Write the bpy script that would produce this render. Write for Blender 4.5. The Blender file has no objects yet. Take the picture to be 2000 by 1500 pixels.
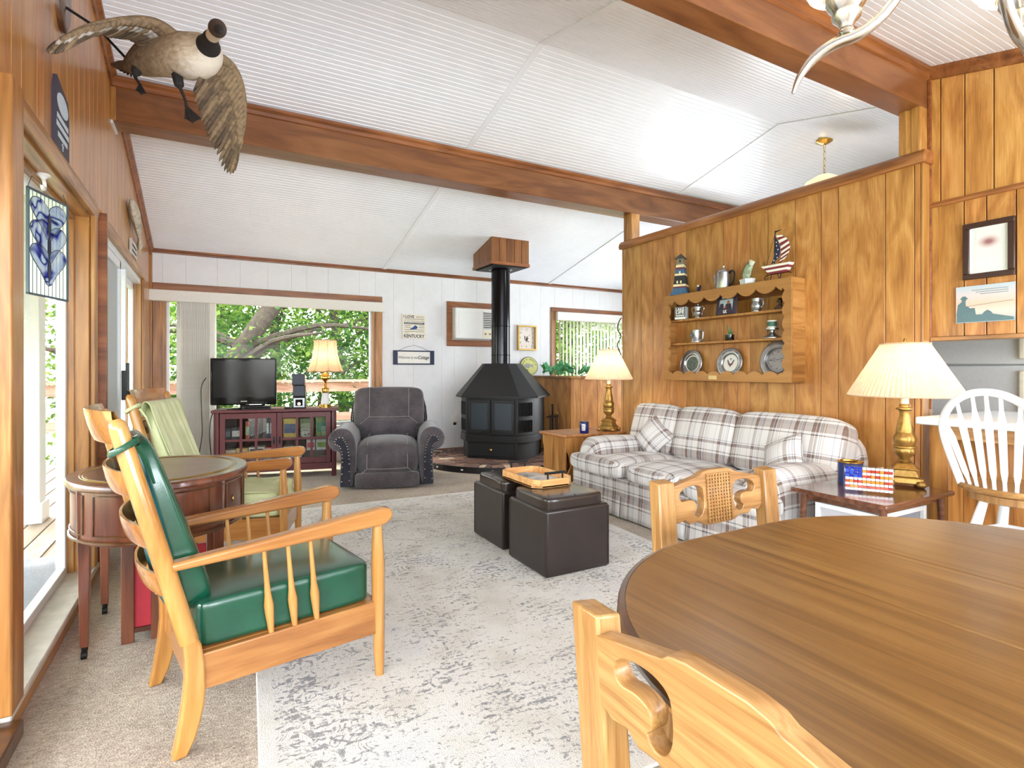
import bpy, bmesh, math, random
from mathutils import Vector, Matrix
random.seed(7)
scene = bpy.context.scene
COL = scene.collection
PI = math.pi

# ------------------------------------------------------------------ camera
F_PX, YAW, HORIZON, CAM_H = 1067.0, math.radians(28.87), 721.0, 1.15
cam_data = bpy.data.cameras.new('camera')
cam_data.sensor_width = 36.0
cam_data.lens = 36.0 * F_PX / 2000.0
cam_data.shift_y = -(750.0 - HORIZON) / 2000.0
cam_data.clip_start = 0.02
cam_data.clip_end = 300
cam = bpy.data.objects.new('camera', cam_data)
cam.location = (0, 0, CAM_H)
cam.rotation_euler = (PI / 2, 0, -YAW)
COL.objects.link(cam)
scene.camera = cam

# ------------------------------------------------------------------ colour management
vs = scene.view_settings
vs.view_transform = 'Standard'
vs.look = 'None'
vs.gamma = 1.0
vs.use_curve_mapping = False
vs.exposure = 1.06
scene.cycles.use_denoising = True
scene.cycles.max_bounces = 10
scene.cycles.diffuse_bounces = 6
scene.cycles.transparent_max_bounces = 16
scene.cycles.caustics_reflective = False
scene.cycles.caustics_refractive = False
scene.cycles.sample_clamp_indirect = 6.0

# ------------------------------------------------------------------ sky and sun
world = bpy.data.worlds.new('sky')
scene.world = world
world.use_nodes = True
wn = world.node_tree
bg = wn.nodes['Background']
sky = wn.nodes.new('ShaderNodeTexSky')
sky.sky_type = 'NISHITA'
sky.sun_disc = False
sky.sun_elevation = math.radians(52)
sky.sun_rotation = math.radians(-35)
sky.air_density = 1.2
sky.dust_density = 3.0
hs = wn.nodes.new('ShaderNodeHueSaturation')
hs.inputs['Saturation'].default_value = 0.35
hs.inputs['Value'].default_value = 1.0
wn.links.new(sky.outputs[0], hs.inputs['Color'])
wn.links.new(hs.outputs[0], bg.inputs['Color'])
bg.inputs['Strength'].default_value = 1.7

def light(name, kind, loc, power, color=(1, 1, 1), rot=None, size=None, size_y=None, aim=None):
    d = bpy.data.lights.new(name, kind)
    d.energy = power
    d.color = color
    if kind == 'AREA':
        d.shape = 'RECTANGLE'
        d.size = size
        d.size_y = size_y or size
    elif kind == 'POINT':
        d.shadow_soft_size = size or 0.03
    o = bpy.data.objects.new(name, d)
    o.location = loc
    if rot:
        o.rotation_euler = rot
    if aim:
        o.rotation_euler = (Vector(aim) - Vector(loc)).to_track_quat('-Z', 'Y').to_euler()
    COL.objects.link(o)
    return o

sun = light('sun', 'SUN', (-6, 12, 14), 3.2, (1.0, 0.95, 0.86), aim=(0, 3, 0))
sun.data.angle = math.radians(1.0)
sun.rotation_euler = (Vector((2, 5, 0)) - Vector((-1, 9.2, 6.5))).to_track_quat('-Z', 'Y').to_euler()
# near left window's daylight, then added fill lights with no window behind them
light('daylight_near_left', 'AREA', (-0.50, 0.35, 1.15), 5, (0.84, 0.92, 1.0), aim=(3, 0.35, 1.1), size=3.0, size_y=1.9)
light('fill_rear', 'AREA', (1.65, -2.35, 1.45), 235, (0.84, 0.915, 1.0), aim=(1.65, 3, 3.6), size=4.2, size_y=2.2)  # added fill across the rear wall, tilted up to brighten the ceiling
light('fill_kitchen', 'AREA', (6.4, 0.0, 1.6), 30, (0.90, 0.95, 1.0), aim=(3, 0.4, 1.4), size=2.4, size_y=1.4)  # added fill light on the kitchen side, not a modelled window
light('fill_side_room', 'AREA', (6.5, 5.1, 1.35), 55, (0.88, 0.94, 1.0), aim=(3, 5.0, 1.15), size=1.4, size_y=1.4)  # added fill, shines through the gap onto recliner and hearth

# ------------------------------------------------------------------ helpers: meshes
class MB:
    """collects geometry for one mesh object"""
    def __init__(self):
        self.v = []; self.f = []; self.m = []; self.uv = None
    def add(self, verts, faces, mi=0):
        b = len(self.v)
        self.v += [tuple(p) for p in verts]
        self.f += [tuple(i + b for i in f) for f in faces]
        self.m += [mi] * len(faces)
        return self
    def box(self, x0, x1, y0, y1, z0, z1, mi=0):
        V = [(x0, y0, z0), (x1, y0, z0), (x1, y1, z0), (x0, y1, z0), (x0, y0, z1), (x1, y0, z1), (x1, y1, z1), (x0, y1, z1)]
        return self.add(V, [(0, 3, 2, 1), (4, 5, 6, 7), (0, 1, 5, 4), (1, 2, 6, 5), (2, 3, 7, 6), (3, 0, 4, 7)], mi)
    def cbox(self, c, s, mi=0):
        return self.box(c[0] - s[0] / 2, c[0] + s[0] / 2, c[1] - s[1] / 2, c[1] + s[1] / 2, c[2] - s[2] / 2, c[2] + s[2] / 2, mi)
    def hexa(self, low, high, mi=0):
        """low, high: 4 points each, counter-clockwise seen from above"""
        return self.add(list(low) + list(high), [(0, 3, 2, 1), (4, 5, 6, 7), (0, 1, 5, 4), (1, 2, 6, 5), (2, 3, 7, 6), (3, 0, 4, 7)], mi)
    def prism(self, poly, a, b, axis='y', mi=0):
        """poly: 2-D outline (convex or mildly concave) extruded along an axis from a to b"""
        n = len(poly)
        def P(p, t):
            if axis == 'y': return (p[0], t, p[1])
            if axis == 'x': return (t, p[0], p[1])
            return (p[0], p[1], t)
        V = [P(p, a) for p in poly] + [P(p, b) for p in poly]
        Fs = [tuple(range(n)), tuple(range(2 * n - 1, n - 1, -1))] + [(i, i + n, (i + 1) % n + n, (i + 1) % n) for i in range(n)]
        return self.add(V, Fs, mi)
    def bar(self, p, q, w, h, up=(0, 0, 1), mi=0, taper=1.0):
        """rectangular bar from p to q"""
        p, q = Vector(p), Vector(q)
        d = (q - p).normalized(); u = Vector(up)
        s = d.cross(u)
        if s.length < 1e-5: s = d.cross(Vector((1, 0, 0)))
        s.normalize(); t = s.cross(d)
        V = []
        for c, k in ((p, 1.0), (q, taper)):
            for a, b in ((-1, -1), (1, -1), (1, 1), (-1, 1)):
                V.append(c + s * a * w / 2 * k + t * b * h / 2 * k)
        return self.add(V, [(0, 1, 2, 3), (7, 6, 5, 4), (0, 4, 5, 1), (1, 5, 6, 2), (2, 6, 7, 3), (3, 7, 4, 0)], mi)
    def tube(self, path, rad, n=8, closed=False, caps=True, mi=0, flat=None):
        """swept round section; rad number or list; flat=(vector, factor) squashes the section along a direction"""
        P = [Vector(p) for p in path]; m = len(P)
        R = rad if isinstance(rad, (list, tuple)) else [rad] * m
        prev = None; rings = []
        for i in range(m):
            if closed: d = P[(i + 1) % m] - P[i - 1]
            else: d = P[min(i + 1, m - 1)] - P[max(i - 1, 0)]
            d.normalize()
            if prev is None:
                prev = Vector((0, 0, 1)) if abs(d.z) < 0.9 else Vector((1, 0, 0))
            a = (prev - d * prev.dot(d))
            if a.length < 1e-6: a = d.orthogonal()
            a.normalize(); b = d.cross(a); prev = a
            ring = []
            for k in range(n):
                t = 2 * PI * k / n
                o = a * math.cos(t) * R[i] + b * math.sin(t) * R[i]
                if flat:
                    fv = Vector(flat[0]).normalized(); o -= fv * fv.dot(o) * (1 - flat[1])
                ring.append(P[i] + o)
            rings.append(ring)
        V = [p for r in rings for p in r]; Fs = []
        for i in range(m if closed else m - 1):
            j = (i + 1) % m
            for k in range(n):
                Fs.append((i * n + k, i * n + (k + 1) % n, j * n + (k + 1) % n, j * n + k))
        if caps and not closed:
            Fs.append(tuple(range(n - 1, -1, -1))); Fs.append(tuple((m - 1) * n + k for k in range(n)))
        return self.add(V, Fs, mi)
    def lathe(self, prof, n=24, c=(0, 0), mi=0, sx=1, sy=1, wob=None, caps=True):
        """prof: (r, z) list about a vertical axis; wob(angle, i) scales the radius"""
        m = len(prof); V = []
        for i, (r, z) in enumerate(prof):
            for k in range(n):
                t = 2 * PI * k / n
                q = r * (wob(t, i) if wob else 1)
                V.append((c[0] + q * math.cos(t) * sx, c[1] + q * math.sin(t) * sy, z))
        Fs = []
        for i in range(m - 1):
            for k in range(n):
                Fs.append((i * n + k, i * n + (k + 1) % n, (i + 1) * n + (k + 1) % n, (i + 1) * n + k))
        if caps and prof[0][0] > 1e-4: Fs.append(tuple(range(n - 1, -1, -1)))
        if caps and prof[-1][0] > 1e-4: Fs.append(tuple((m - 1) * n + k for k in range(n)))
        return self.add(V, Fs, mi)
    def grid(self, fn, nu, nv, mi=0, wrap_u=False):
        V = [fn(i / nu, j / nv) for i in range(nu + (0 if wrap_u else 1)) for j in range(nv + 1)]
        Fs = []
        for i in range(nu):
            for j in range(nv):
                i2 = (i + 1) % nu if wrap_u else i + 1
                Fs.append((i * (nv + 1) + j, i2 * (nv + 1) + j, i2 * (nv + 1) + j + 1, i * (nv + 1) + j + 1))
        return self.add(V, Fs, mi)
    def pillow(self, c, s, p=4.0, n=10, puff=(0, 0, 0), mi=0):
        """rounded (super-ellipsoid) cushion of size s about c; puff bulges a face outward"""
        V = []; idx = {}; Fs = []
        def key(q): return (round(q[0], 5), round(q[1], 5), round(q[2], 5))
        faces = [((1, 0, 0), (0, 1, 0), (0, 0, 1)), ((-1, 0, 0), (0, 0, 1), (0, 1, 0)), ((0, 1, 0), (0, 0, 1), (1, 0, 0)),
                 ((0, -1, 0), (1, 0, 0), (0, 0, 1)), ((0, 0, 1), (1, 0, 0), (0, 1, 0)), ((0, 0, -1), (0, 1, 0), (1, 0, 0))]
        for nrm, a, b in faces:
            N, A, B = Vector(nrm), Vector(a), Vector(b); ids = []
            for i in range(n + 1):
                for j in range(n + 1):
                    ti, tj = -1 + 2 * i / n, -1 + 2 * j / n
                    q = N + A * math.sin(ti * PI / 2) ** 1 + B * math.sin(tj * PI / 2)
                    k = key(q)
                    if k not in idx:
                        nn = (abs(q.x) ** p + abs(q.y) ** p + abs(q.z) ** p) ** (1 / p)
                        w = q / nn
                        bx = (1 - min(1, abs(w.y)) ** 2) * (1 - min(1, abs(w.z)) ** 2)
                        by = (1 - min(1, abs(w.x)) ** 2) * (1 - min(1, abs(w.z)) ** 2)
                        bz = (1 - min(1, abs(w.x)) ** 2) * (1 - min(1, abs(w.y)) ** 2)
                        idx[k] = len(V)
                        V.append((c[0] + w.x * s[0] / 2 + (puff[0] * bx if w.x * puff[0] > 0 else 0),
                                  c[1] + w.y * s[1] / 2 + (puff[1] * by if w.y * puff[1] > 0 else 0),
                                  c[2] + w.z * s[2] / 2 + (puff[2] * bz if w.z * puff[2] > 0 else 0)))
                    ids.append(idx[k])
            for i in range(n):
                for j in range(n):
                    q = (ids[i * (n + 1) + j], ids[(i + 1) * (n + 1) + j], ids[(i + 1) * (n + 1) + j + 1], ids[i * (n + 1) + j + 1])
                    if len(set(q)) == 4: Fs.append(q)
                    elif len(set(q)) == 3: Fs.append(tuple(dict.fromkeys(q)))
        return self.add(V, Fs, mi)
    def xform(self, M, start=0):
        self.v[start:] = [tuple(M @ Vector(p)) for p in self.v[start:]]
        return self
    def mesh(self, name):
        me = bpy.data.meshes.new(name)
        me.from_pydata(self.v, [], self.f)
        for p, i in zip(me.polygons, self.m): p.material_index = i
        if self.uv:
            lay = me.uv_layers.new(name='UVMap')
            me.update()
            for p in me.polygons:
                for li in p.loop_indices:
                    lay.data[li].uv = self.uv(me.vertices[me.loops[li].vertex_index].co, p.normal)
        return me

def finish(me, mats, smooth):
    for m in (mats if isinstance(mats, (list, tuple)) else [mats]):
        me.materials.append(m)
    bm = bmesh.new(); bm.from_mesh(me)
    bmesh.ops.recalc_face_normals(bm, faces=bm.faces)
    bm.to_mesh(me); bm.free()
    if smooth is not None and smooth > 0:
        me.polygons.foreach_set('use_smooth', [True] * len(me.polygons))
        me.set_sharp_from_angle(angle=math.radians(smooth))
    me.update()

def O(name, mb, mats, parent=None, bevel=0, smooth=40, seg=2, loc=None, rot=None, kind=None):
    me = mb if isinstance(mb, bpy.types.Mesh) else mb.mesh(name)
    if not isinstance(mb, bpy.types.Mesh) or not me.materials:
        finish(me, mats, smooth)
    o = bpy.data.objects.new(name, me)
    COL.objects.link(o)
    if parent: o.parent = parent
    if loc: o.location = loc
    if rot: o.rotation_euler = rot
    if bevel:
        b = o.modifiers.new('bevel', 'BEVEL'); b.width = bevel; b.segments = seg; b.limit_method = 'ANGLE'; b.angle_limit = math.radians(40)
        b.harden_normals = False
    if kind: o['kind'] = kind
    return o

def T(name, label, cat, loc=(0, 0, 0), rz=0.0, group=None, rot=None):
    o = bpy.data.objects.new(name, None)
    o.empty_display_size = 0.05
    COL.objects.link(o)
    o.location = loc
    o.rotation_euler = rot or (0, 0, rz)
    o['label'] = label; o['category'] = cat
    if group: o['group'] = group
    return o

def tag(o, label, cat, group=None):
    o['label'] = label; o['category'] = cat
    if group: o['group'] = group
    return o

def struct(o, label=None):
    o['kind'] = 'structure'
    if label: o['label'] = label
    return o

def share(src, loc=None, rot=None, parent=None, scale=None):
    o = src.copy(); COL.objects.link(o)
    if parent is not None: o.parent = parent
    if loc: o.location = loc
    if rot: o.rotation_euler = rot
    if scale: o.scale = scale
    return o

def copy_tree(o, parent=None):
    c = o.copy(); COL.objects.link(c)
    if parent: c.parent = parent
    for ch in list(o.children): copy_tree(ch, c)
    return c

def plate2d(name, outer, holes, depth, mats, parent=None, bevel=0.0, loc=None, rot=None, smooth=40, kind=None):
    """flat board cut from an outline with holes, drawn in local XY, thickness +-depth/2 along Z"""
    cu = bpy.data.curves.new(name, 'CURVE'); cu.dimensions = '2D'; cu.fill_mode = 'BOTH'
    cu.extrude = max(0, depth / 2 - bevel); cu.bevel_depth = bevel; cu.bevel_resolution = 1
    if bevel: cu.offset = -bevel
    for pts in [outer] + list(holes):
        sp = cu.splines.new('POLY'); sp.points.add(len(pts) - 1); sp.use_cyclic_u = True
        for q, p in zip(sp.points, pts): q.co = (p[0], p[1], 0, 1)
    tmp = bpy.data.objects.new('tmp', cu)
    me = bpy.data.meshes.new_from_object(tmp)
    bpy.data.objects.remove(tmp); bpy.data.curves.remove(cu)
    me.name = name
    me.materials.clear()
    finish(me, mats, smooth)
    o = bpy.data.objects.new(name, me); COL.objects.link(o)
    if parent: o.parent = parent
    if loc: o.location = loc
    if rot: o.rotation_euler = rot
    if kind: o['kind'] = kind
    return o

def text(s, size, mat, parent=None, loc=(0, 0, 0), rot=(0, 0, 0), name='lettering', depth=0.0006, shear=0.0, bold=0.0, width=None, spacing=1.0):
    cu = bpy.data.curves.new(name, 'FONT'); cu.body = s; cu.size = size; cu.align_x = 'CENTER'; cu.align_y = 'CENTER'
    cu.extrude = depth; cu.shear = shear; cu.offset = bold; cu.resolution_u = 3; cu.space_character = spacing
    tmp = bpy.data.objects.new('tmp', cu)
    me = bpy.data.meshes.new_from_object(tmp)
    bpy.data.objects.remove(tmp); bpy.data.curves.remove(cu)
    me.name = name; me.materials.clear(); me.materials.append(mat)
    if width and len(me.vertices):
        xs = [v.co.x for v in me.vertices]; k = width / (max(xs) - min(xs)); c = (max(xs) + min(xs)) / 2
        for v in me.vertices: v.co.x = (v.co.x - c) * k
    o = bpy.data.objects.new(name, me); COL.objects.link(o)
    if parent: o.parent = parent
    o.location = loc; o.rotation_euler = rot
    return o

def smoothpts(pts, k=6, closed=False):
    """Catmull-Rom through the points"""
    P = [Vector(p) for p in pts]; n = len(P); out = []
    rng = range(n if closed else n - 1)
    for i in rng:
        if closed: a, b, c, d = P[i - 1], P[i], P[(i + 1) % n], P[(i + 2) % n]
        else: a, b, c, d = P[max(i - 1, 0)], P[i], P[i + 1], P[min(i + 2, n - 1)]
        for j in range(k):
            t = j / k
            out.append(0.5 * ((2 * b) + (c - a) * t + (2 * a - 5 * b + 4 * c - d) * t * t + (3 * b - a - 3 * c + d) * t ** 3))
    if not closed: out.append(P[-1])
    return out

def lerp(a, b, t): return a + (b - a) * t
# ------------------------------------------------------------------ helpers: materials
def s2l(c):
    return tuple((x / 12.92 if x <= 0.04045 else ((x + 0.055) / 1.055) ** 2.4) for x in [v / 255.0 for v in c])
def rgba(c): return (*s2l(c), 1.0)

def nodemat(name):
    m = bpy.data.materials.new(name); m.use_nodes = True
    nt = m.node_tree; b = nt.nodes['Principled BSDF']
    return m, nt, b
def N(nt, t, **kw):
    n = nt.nodes.new(t)
    for k, v in kw.items(): setattr(n, k, v)
    return n
def ramp(nt, stops, interp='LINEAR'):
    r = N(nt, 'ShaderNodeValToRGB'); r.color_ramp.interpolation = interp
    el = r.color_ramp.elements
    while len(el) > 1: el.remove(el[-1])
    el[0].position = stops[0][0]; el[0].color = stops[0][1]
    for p, c in stops[1:]:
        e = el.new(p); e.color = c
    return r
def bumpnode(nt, b, height_socket, strength=0.2, dist=0.01):
    bp = N(nt, 'ShaderNodeBump'); bp.inputs['Strength'].default_value = strength; bp.inputs['Distance'].default_value = dist
    nt.links.new(height_socket, bp.inputs['Height']); nt.links.new(bp.outputs[0], b.inputs['Normal'])
def mathn(nt, op, a, b=None):
    m = N(nt, 'ShaderNodeMath', operation=op)
    for i, x in enumerate((a, b)):
        if x is None: continue
        if isinstance(x, (int, float)): m.inputs[i].default_value = x
        else: nt.links.new(x, m.inputs[i])
    return m.outputs[0]
def mixc(nt, fac, a, b, blend='MIX'):
    m = N(nt, 'ShaderNodeMix', data_type='RGBA', blend_type=blend)
    for s, x in ((m.inputs[0], fac), (m.inputs[6], a), (m.inputs[7], b)):
        if isinstance(x, (int, float, tuple)): s.default_value = x
        else: nt.links.new(x, s)
    return m.outputs[2]

def flat(name, c, rough=0.5, metal=0.0, spec=0.5, noise=0.0, nscale=40, bump=0.0, coat=0.0, sheen=0.0):
    """plain colour with a little procedural unevenness"""
    m, nt, b = nodemat(name)
    b.inputs['Roughness'].default_value = rough; b.inputs['Metallic'].default_value = metal
    b.inputs['Specular IOR Level'].default_value = spec
    b.inputs['Coat Weight'].default_value = coat; b.inputs['Coat Roughness'].default_value = 0.15
    b.inputs['Sheen Weight'].default_value = sheen
    tc = N(nt, 'ShaderNodeTexCoord'); nz = N(nt, 'ShaderNodeTexNoise'); nz.inputs['Scale'].default_value = nscale; nz.inputs['Detail'].default_value = 4
    nt.links.new(tc.outputs['Object'], nz.inputs['Vector'])
    k = 1 - (noise or 0.05)
    d = rgba(c); dk = tuple(x * k for x in d[:3]) + (1,); lt = tuple(min(1, x * (2 - k)) for x in d[:3]) + (1,)
    r = ramp(nt, [(0.3, dk), (0.7, lt)])
    nt.links.new(nz.outputs[0], r.inputs[0]); nt.links.new(r.outputs[0], b.inputs['Base Color'])
    if bump: bumpnode(nt, b, nz.outputs[0], bump, 0.004)
    return m

def wood(name, dark, mid, light_, axis='z', scale=3.0, rough=0.38, stretch=9.0, vary=0.25, coat=0.0, fine=0.5, bump=0.05, swirl=1.6):
    """grain runs along `axis` of the object's own coordinates; every object shifts the figure and the tone a little"""
    m, nt, b = nodemat(name)
    b.inputs['Roughness'].default_value = rough
    b.inputs['Coat Weight'].default_value = coat; b.inputs['Coat Roughness'].default_value = 0.12
    tc = N(nt, 'ShaderNodeTexCoord'); oi = N(nt, 'ShaderNodeObjectInfo')
    off = N(nt, 'ShaderNodeVectorMath', operation='MULTIPLY_ADD')
    cmb = N(nt, 'ShaderNodeCombineXYZ')
    for i, k in enumerate((37.0, 23.0, 51.0)):
        nt.links.new(mathn(nt, 'MULTIPLY', oi.outputs['Random'], k), cmb.inputs[i])
    mp = N(nt, 'ShaderNodeMapping')
    sc = [scale * stretch] * 3; sc['xyz'.index(axis)] = scale * 0.9
    mp.inputs['Scale'].default_value = sc
    nt.links.new(tc.outputs['Object'], mp.inputs['Vector']); nt.links.new(cmb.outputs[0], mp.inputs['Location'])
    n1 = N(nt, 'ShaderNodeTexNoise'); n1.inputs['Scale'].default_value = 0.55; n1.inputs['Detail'].default_value = 5; n1.inputs['Distortion'].default_value = swirl
    n2 = N(nt, 'ShaderNodeTexNoise'); n2.inputs['Scale'].default_value = 5.0; n2.inputs['Detail'].default_value = 3
    mp2 = N(nt, 'ShaderNodeMapping'); s2 = [scale * max(stretch, 10.0)] * 3; s2['xyz'.index(axis)] = scale * 0.35
    mp2.inputs['Scale'].default_value = s2
    nt.links.new(tc.outputs['Object'], mp2.inputs['Vector']); nt.links.new(cmb.outputs[0], mp2.inputs['Location'])
    nt.links.new(mp.outputs[0], n1.inputs['Vector']); nt.links.new(mp2.outputs[0], n2.inputs['Vector'])
    s = mathn(nt, 'ADD', mathn(nt, 'MULTIPLY', n1.outputs[0], 1.0), mathn(nt, 'MULTIPLY', mathn(nt, 'SUBTRACT', n2.outputs[0], 0.5), fine * 0.5))
    r = ramp(nt, [(0.28, rgba(dark)), (0.5, rgba(mid)), (0.74, rgba(light_))])
    nt.links.new(s, r.inputs[0])
    v = mathn(nt, 'ADD', mathn(nt, 'MULTIPLY', oi.outputs['Random'], vary), 1 - vary / 2)
    hsv = N(nt, 'ShaderNodeHueSaturation'); nt.links.new(v, hsv.inputs['Value'])
    nt.links.new(mathn(nt, 'ADD', mathn(nt, 'MULTIPLY', mathn(nt, 'FRACT', mathn(nt, 'MULTIPLY', oi.outputs['Random'], 7.31)), -0.009 * min(1, vary * 5)), 0.5 + 0.003 * min(1, vary * 5)), hsv.inputs['Hue']); nt.links.new(r.outputs[0], hsv.inputs['Color'])
    nt.links.new(hsv.outputs[0], b.inputs['Base Color'])
    if bump: bumpnode(nt, b, s, bump, 0.003)
    return m

def fabric(name, c, c2, scale=120, rough=0.95, bump=0.25, blotch=6, sheen=0.2):
    m, nt, b = nodemat(name)
    b.inputs['Roughness'].default_value = rough; b.inputs['Specular IOR Level'].default_value = 0.2
    b.inputs['Sheen Weight'].default_value = sheen
    tc = N(nt, 'ShaderNodeTexCoord')
    n1 = N(nt, 'ShaderNodeTexNoise'); n1.inputs['Scale'].default_value = blotch; n1.inputs['Detail'].default_value = 5
    n2 = N(nt, 'ShaderNodeTexNoise'); n2.inputs['Scale'].default_value = scale; n2.inputs['Detail'].default_value = 2
    nt.links.new(tc.outputs['Object'], n1.inputs['Vector']); nt.links.new(tc.outputs['Object'], n2.inputs['Vector'])
    s = mathn(nt, 'ADD', mathn(nt, 'MULTIPLY', n1.outputs[0], 0.6), mathn(nt, 'MULTIPLY', n2.outputs[0], 0.4))
    r = ramp(nt, [(0.35, rgba(c)), (0.65, rgba(c2))]); nt.links.new(s, r.inputs[0]); nt.links.new(r.outputs[0], b.inputs['Base Color'])
    bumpnode(nt, b, n2.outputs[0], bump, 0.004)
    return m

def leather(name, c, c2, rough=0.3, bump=0.12, scale=160, coat=0.2):
    m, nt, b = nodemat(name)
    b.inputs['Roughness'].default_value = rough; b.inputs['Coat Weight'].default_value = coat; b.inputs['Coat Roughness'].default_value = 0.25
    tc = N(nt, 'ShaderNodeTexCoord')
    n1 = N(nt, 'ShaderNodeTexNoise'); n1.inputs['Scale'].default_value = 7; n1.inputs['Detail'].default_value = 4
    vo = N(nt, 'ShaderNodeTexVoronoi'); vo.inputs['Scale'].default_value = scale
    nt.links.new(tc.outputs['Object'], n1.inputs['Vector']); nt.links.new(tc.outputs['Object'], vo.inputs['Vector'])
    r = ramp(nt, [(0.3, rgba(c)), (0.7, rgba(c2))]); nt.links.new(n1.outputs[0], r.inputs[0]); nt.links.new(r.outputs[0], b.inputs['Base Color'])
    h = mathn(nt, 'ADD', mathn(nt, 'MULTIPLY', vo.outputs['Distance'], 0.35), n1.outputs[0])
    bumpnode(nt, b, h, bump, 0.006)
    return m

def glassy(name, tint=(1, 1, 1), fac=0.06, rough=0.0):
    """thin pane: mostly clear, mirrors a little"""
    m = bpy.data.materials.new(name); m.use_nodes = True; nt = m.node_tree
    nt.nodes.remove(nt.nodes['Principled BSDF'])
    out = nt.nodes['Material Output']
    tr = N(nt, 'ShaderNodeBsdfTransparent'); tr.inputs[0].default_value = (*tint, 1)
    gl = N(nt, 'ShaderNodeBsdfGlossy'); gl.inputs['Roughness'].default_value = rough
    lw = N(nt, 'ShaderNodeLayerWeight'); lw.inputs['Blend'].default_value = 0.25
    mx = N(nt, 'ShaderNodeMixShader')
    k = mathn(nt, 'ADD', mathn(nt, 'MULTIPLY', lw.outputs['Fresnel'], 0.15), fac)
    nt.links.new(k, mx.inputs[0]); nt.links.new(tr.outputs[0], mx.inputs[1]); nt.links.new(gl.outputs[0], mx.inputs[2]); nt.links.new(mx.outputs[0], out.inputs[0])
    return m

def translucent(name, c, c2, mixf=0.5, scale=30, rough=0.8):
    """cloth or leaf that lets light through"""
    m = bpy.data.materials.new(name); m.use_nodes = True; nt = m.node_tree
    b = nt.nodes['Principled BSDF']; out = nt.nodes['Material Output']
    b.inputs['Roughness'].default_value = rough; b.inputs['Specular IOR Level'].default_value = 0.25
    tc = N(nt, 'ShaderNodeTexCoord'); nz = N(nt, 'ShaderNodeTexNoise'); nz.inputs['Scale'].default_value = scale; nz.inputs['Detail'].default_value = 3
    nt.links.new(tc.outputs['Object'], nz.inputs['Vector'])
    r = ramp(nt, [(0.35, rgba(c)), (0.65, rgba(c2))]); nt.links.new(nz.outputs[0], r.inputs[0])
    tl = N(nt, 'ShaderNodeBsdfTranslucent'); mx = N(nt, 'ShaderNodeMixShader'); mx.inputs[0].default_value = mixf
    nt.links.new(r.outputs[0], b.inputs['Base Color']); nt.links.new(r.outputs[0], tl.inputs[0])
    nt.links.new(b.outputs[0], mx.inputs[1]); nt.links.new(tl.outputs[0], mx.inputs[2]); nt.links.new(mx.outputs[0], out.inputs[0])
    return m

def glow(name, c, strength):
    m, nt, b = nodemat(name)
    b.inputs['Base Color'].default_value = rgba(c); b.inputs['Emission Color'].default_value = rgba(c); b.inputs['Emission Strength'].default_value = strength
    return m

def plaid():
    m, nt, b = nodemat('plaid_upholstery')
    b.inputs['Roughness'].default_value = 0.95; b.inputs['Specular IOR Level'].default_value = 0.15; b.inputs['Sheen Weight'].default_value = 0.2
    uv = N(nt, 'ShaderNodeUVMap'); sp = N(nt, 'ShaderNodeSeparateXYZ'); nt.links.new(uv.outputs[0], sp.inputs[0])
    W = rgba((206, 202, 198)); Bn = rgba((108, 90, 84)); Bd = rgba((84, 70, 68)); G = rgba((116, 122, 138)); Tn = rgba((180, 150, 124)); Gl = rgba((176, 178, 186)); BB = rgba((126, 106, 97))
    # stripes that run up and down (change along u)
    ru = ramp(nt, [(0.0, W), (0.13, Tn), (0.15, W), (0.19, G), (0.205, W), (0.225, G), (0.24, W), (0.28, Bn), (0.33, W), (0.345, BB), (0.41, Bd), (0.425, W), (0.60, Bd), (0.615, W), (0.635, G), (0.65, W), (0.68, Gl), (0.72, W), (0.75, BB), (0.81, Bn), (0.83, W), (0.93, G), (0.945, W)], 'CONSTANT')
    rv = ramp(nt, [(0.0, W), (0.27, Bd), (0.30, W), (0.35, BB), (0.47, Bn), (0.56, W), (0.61, Bd), (0.635, W), (0.80, Bn), (0.87, W), (0.90, G), (0.915, W)], 'CONSTANT')
    fu = mathn(nt, 'FRACT', mathn(nt, 'MULTIPLY', sp.outputs[0], 1 / 0.30)); fv = mathn(nt, 'FRACT', mathn(nt, 'MULTIPLY', sp.outputs[1], 1 / 0.31))
    nt.links.new(fu, ru.inputs[0]); nt.links.new(fv, rv.inputs[0])
    c = mixc(nt, 0.52, ru.outputs[0], rv.outputs[0])
    # weave
    mp = N(nt, 'ShaderNodeMapping'); mp.inputs['Scale'].default_value = (1, 1, 1); nt.links.new(uv.outputs[0], mp.inputs[0])
    nz = N(nt, 'ShaderNodeTexNoise'); nz.inputs['Scale'].default_value = 420; nz.inputs['Detail'].default_value = 1; nt.links.new(mp.outputs[0], nz.inputs['Vector'])
    k = mathn(nt, 'ADD', mathn(nt, 'MULTIPLY', nz.outputs[0], 0.36), 0.80)
    cc = N(nt, 'ShaderNodeCombineColor')
    for i in range(3): nt.links.new(k, cc.inputs[i])
    nt.links.new(mixc(nt, 1.0, c, cc.outputs[0], 'MULTIPLY'), b.inputs['Base Color'])
    bumpnode(nt, b, nz.outputs[0], 0.25, 0.004)
    return m

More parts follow.
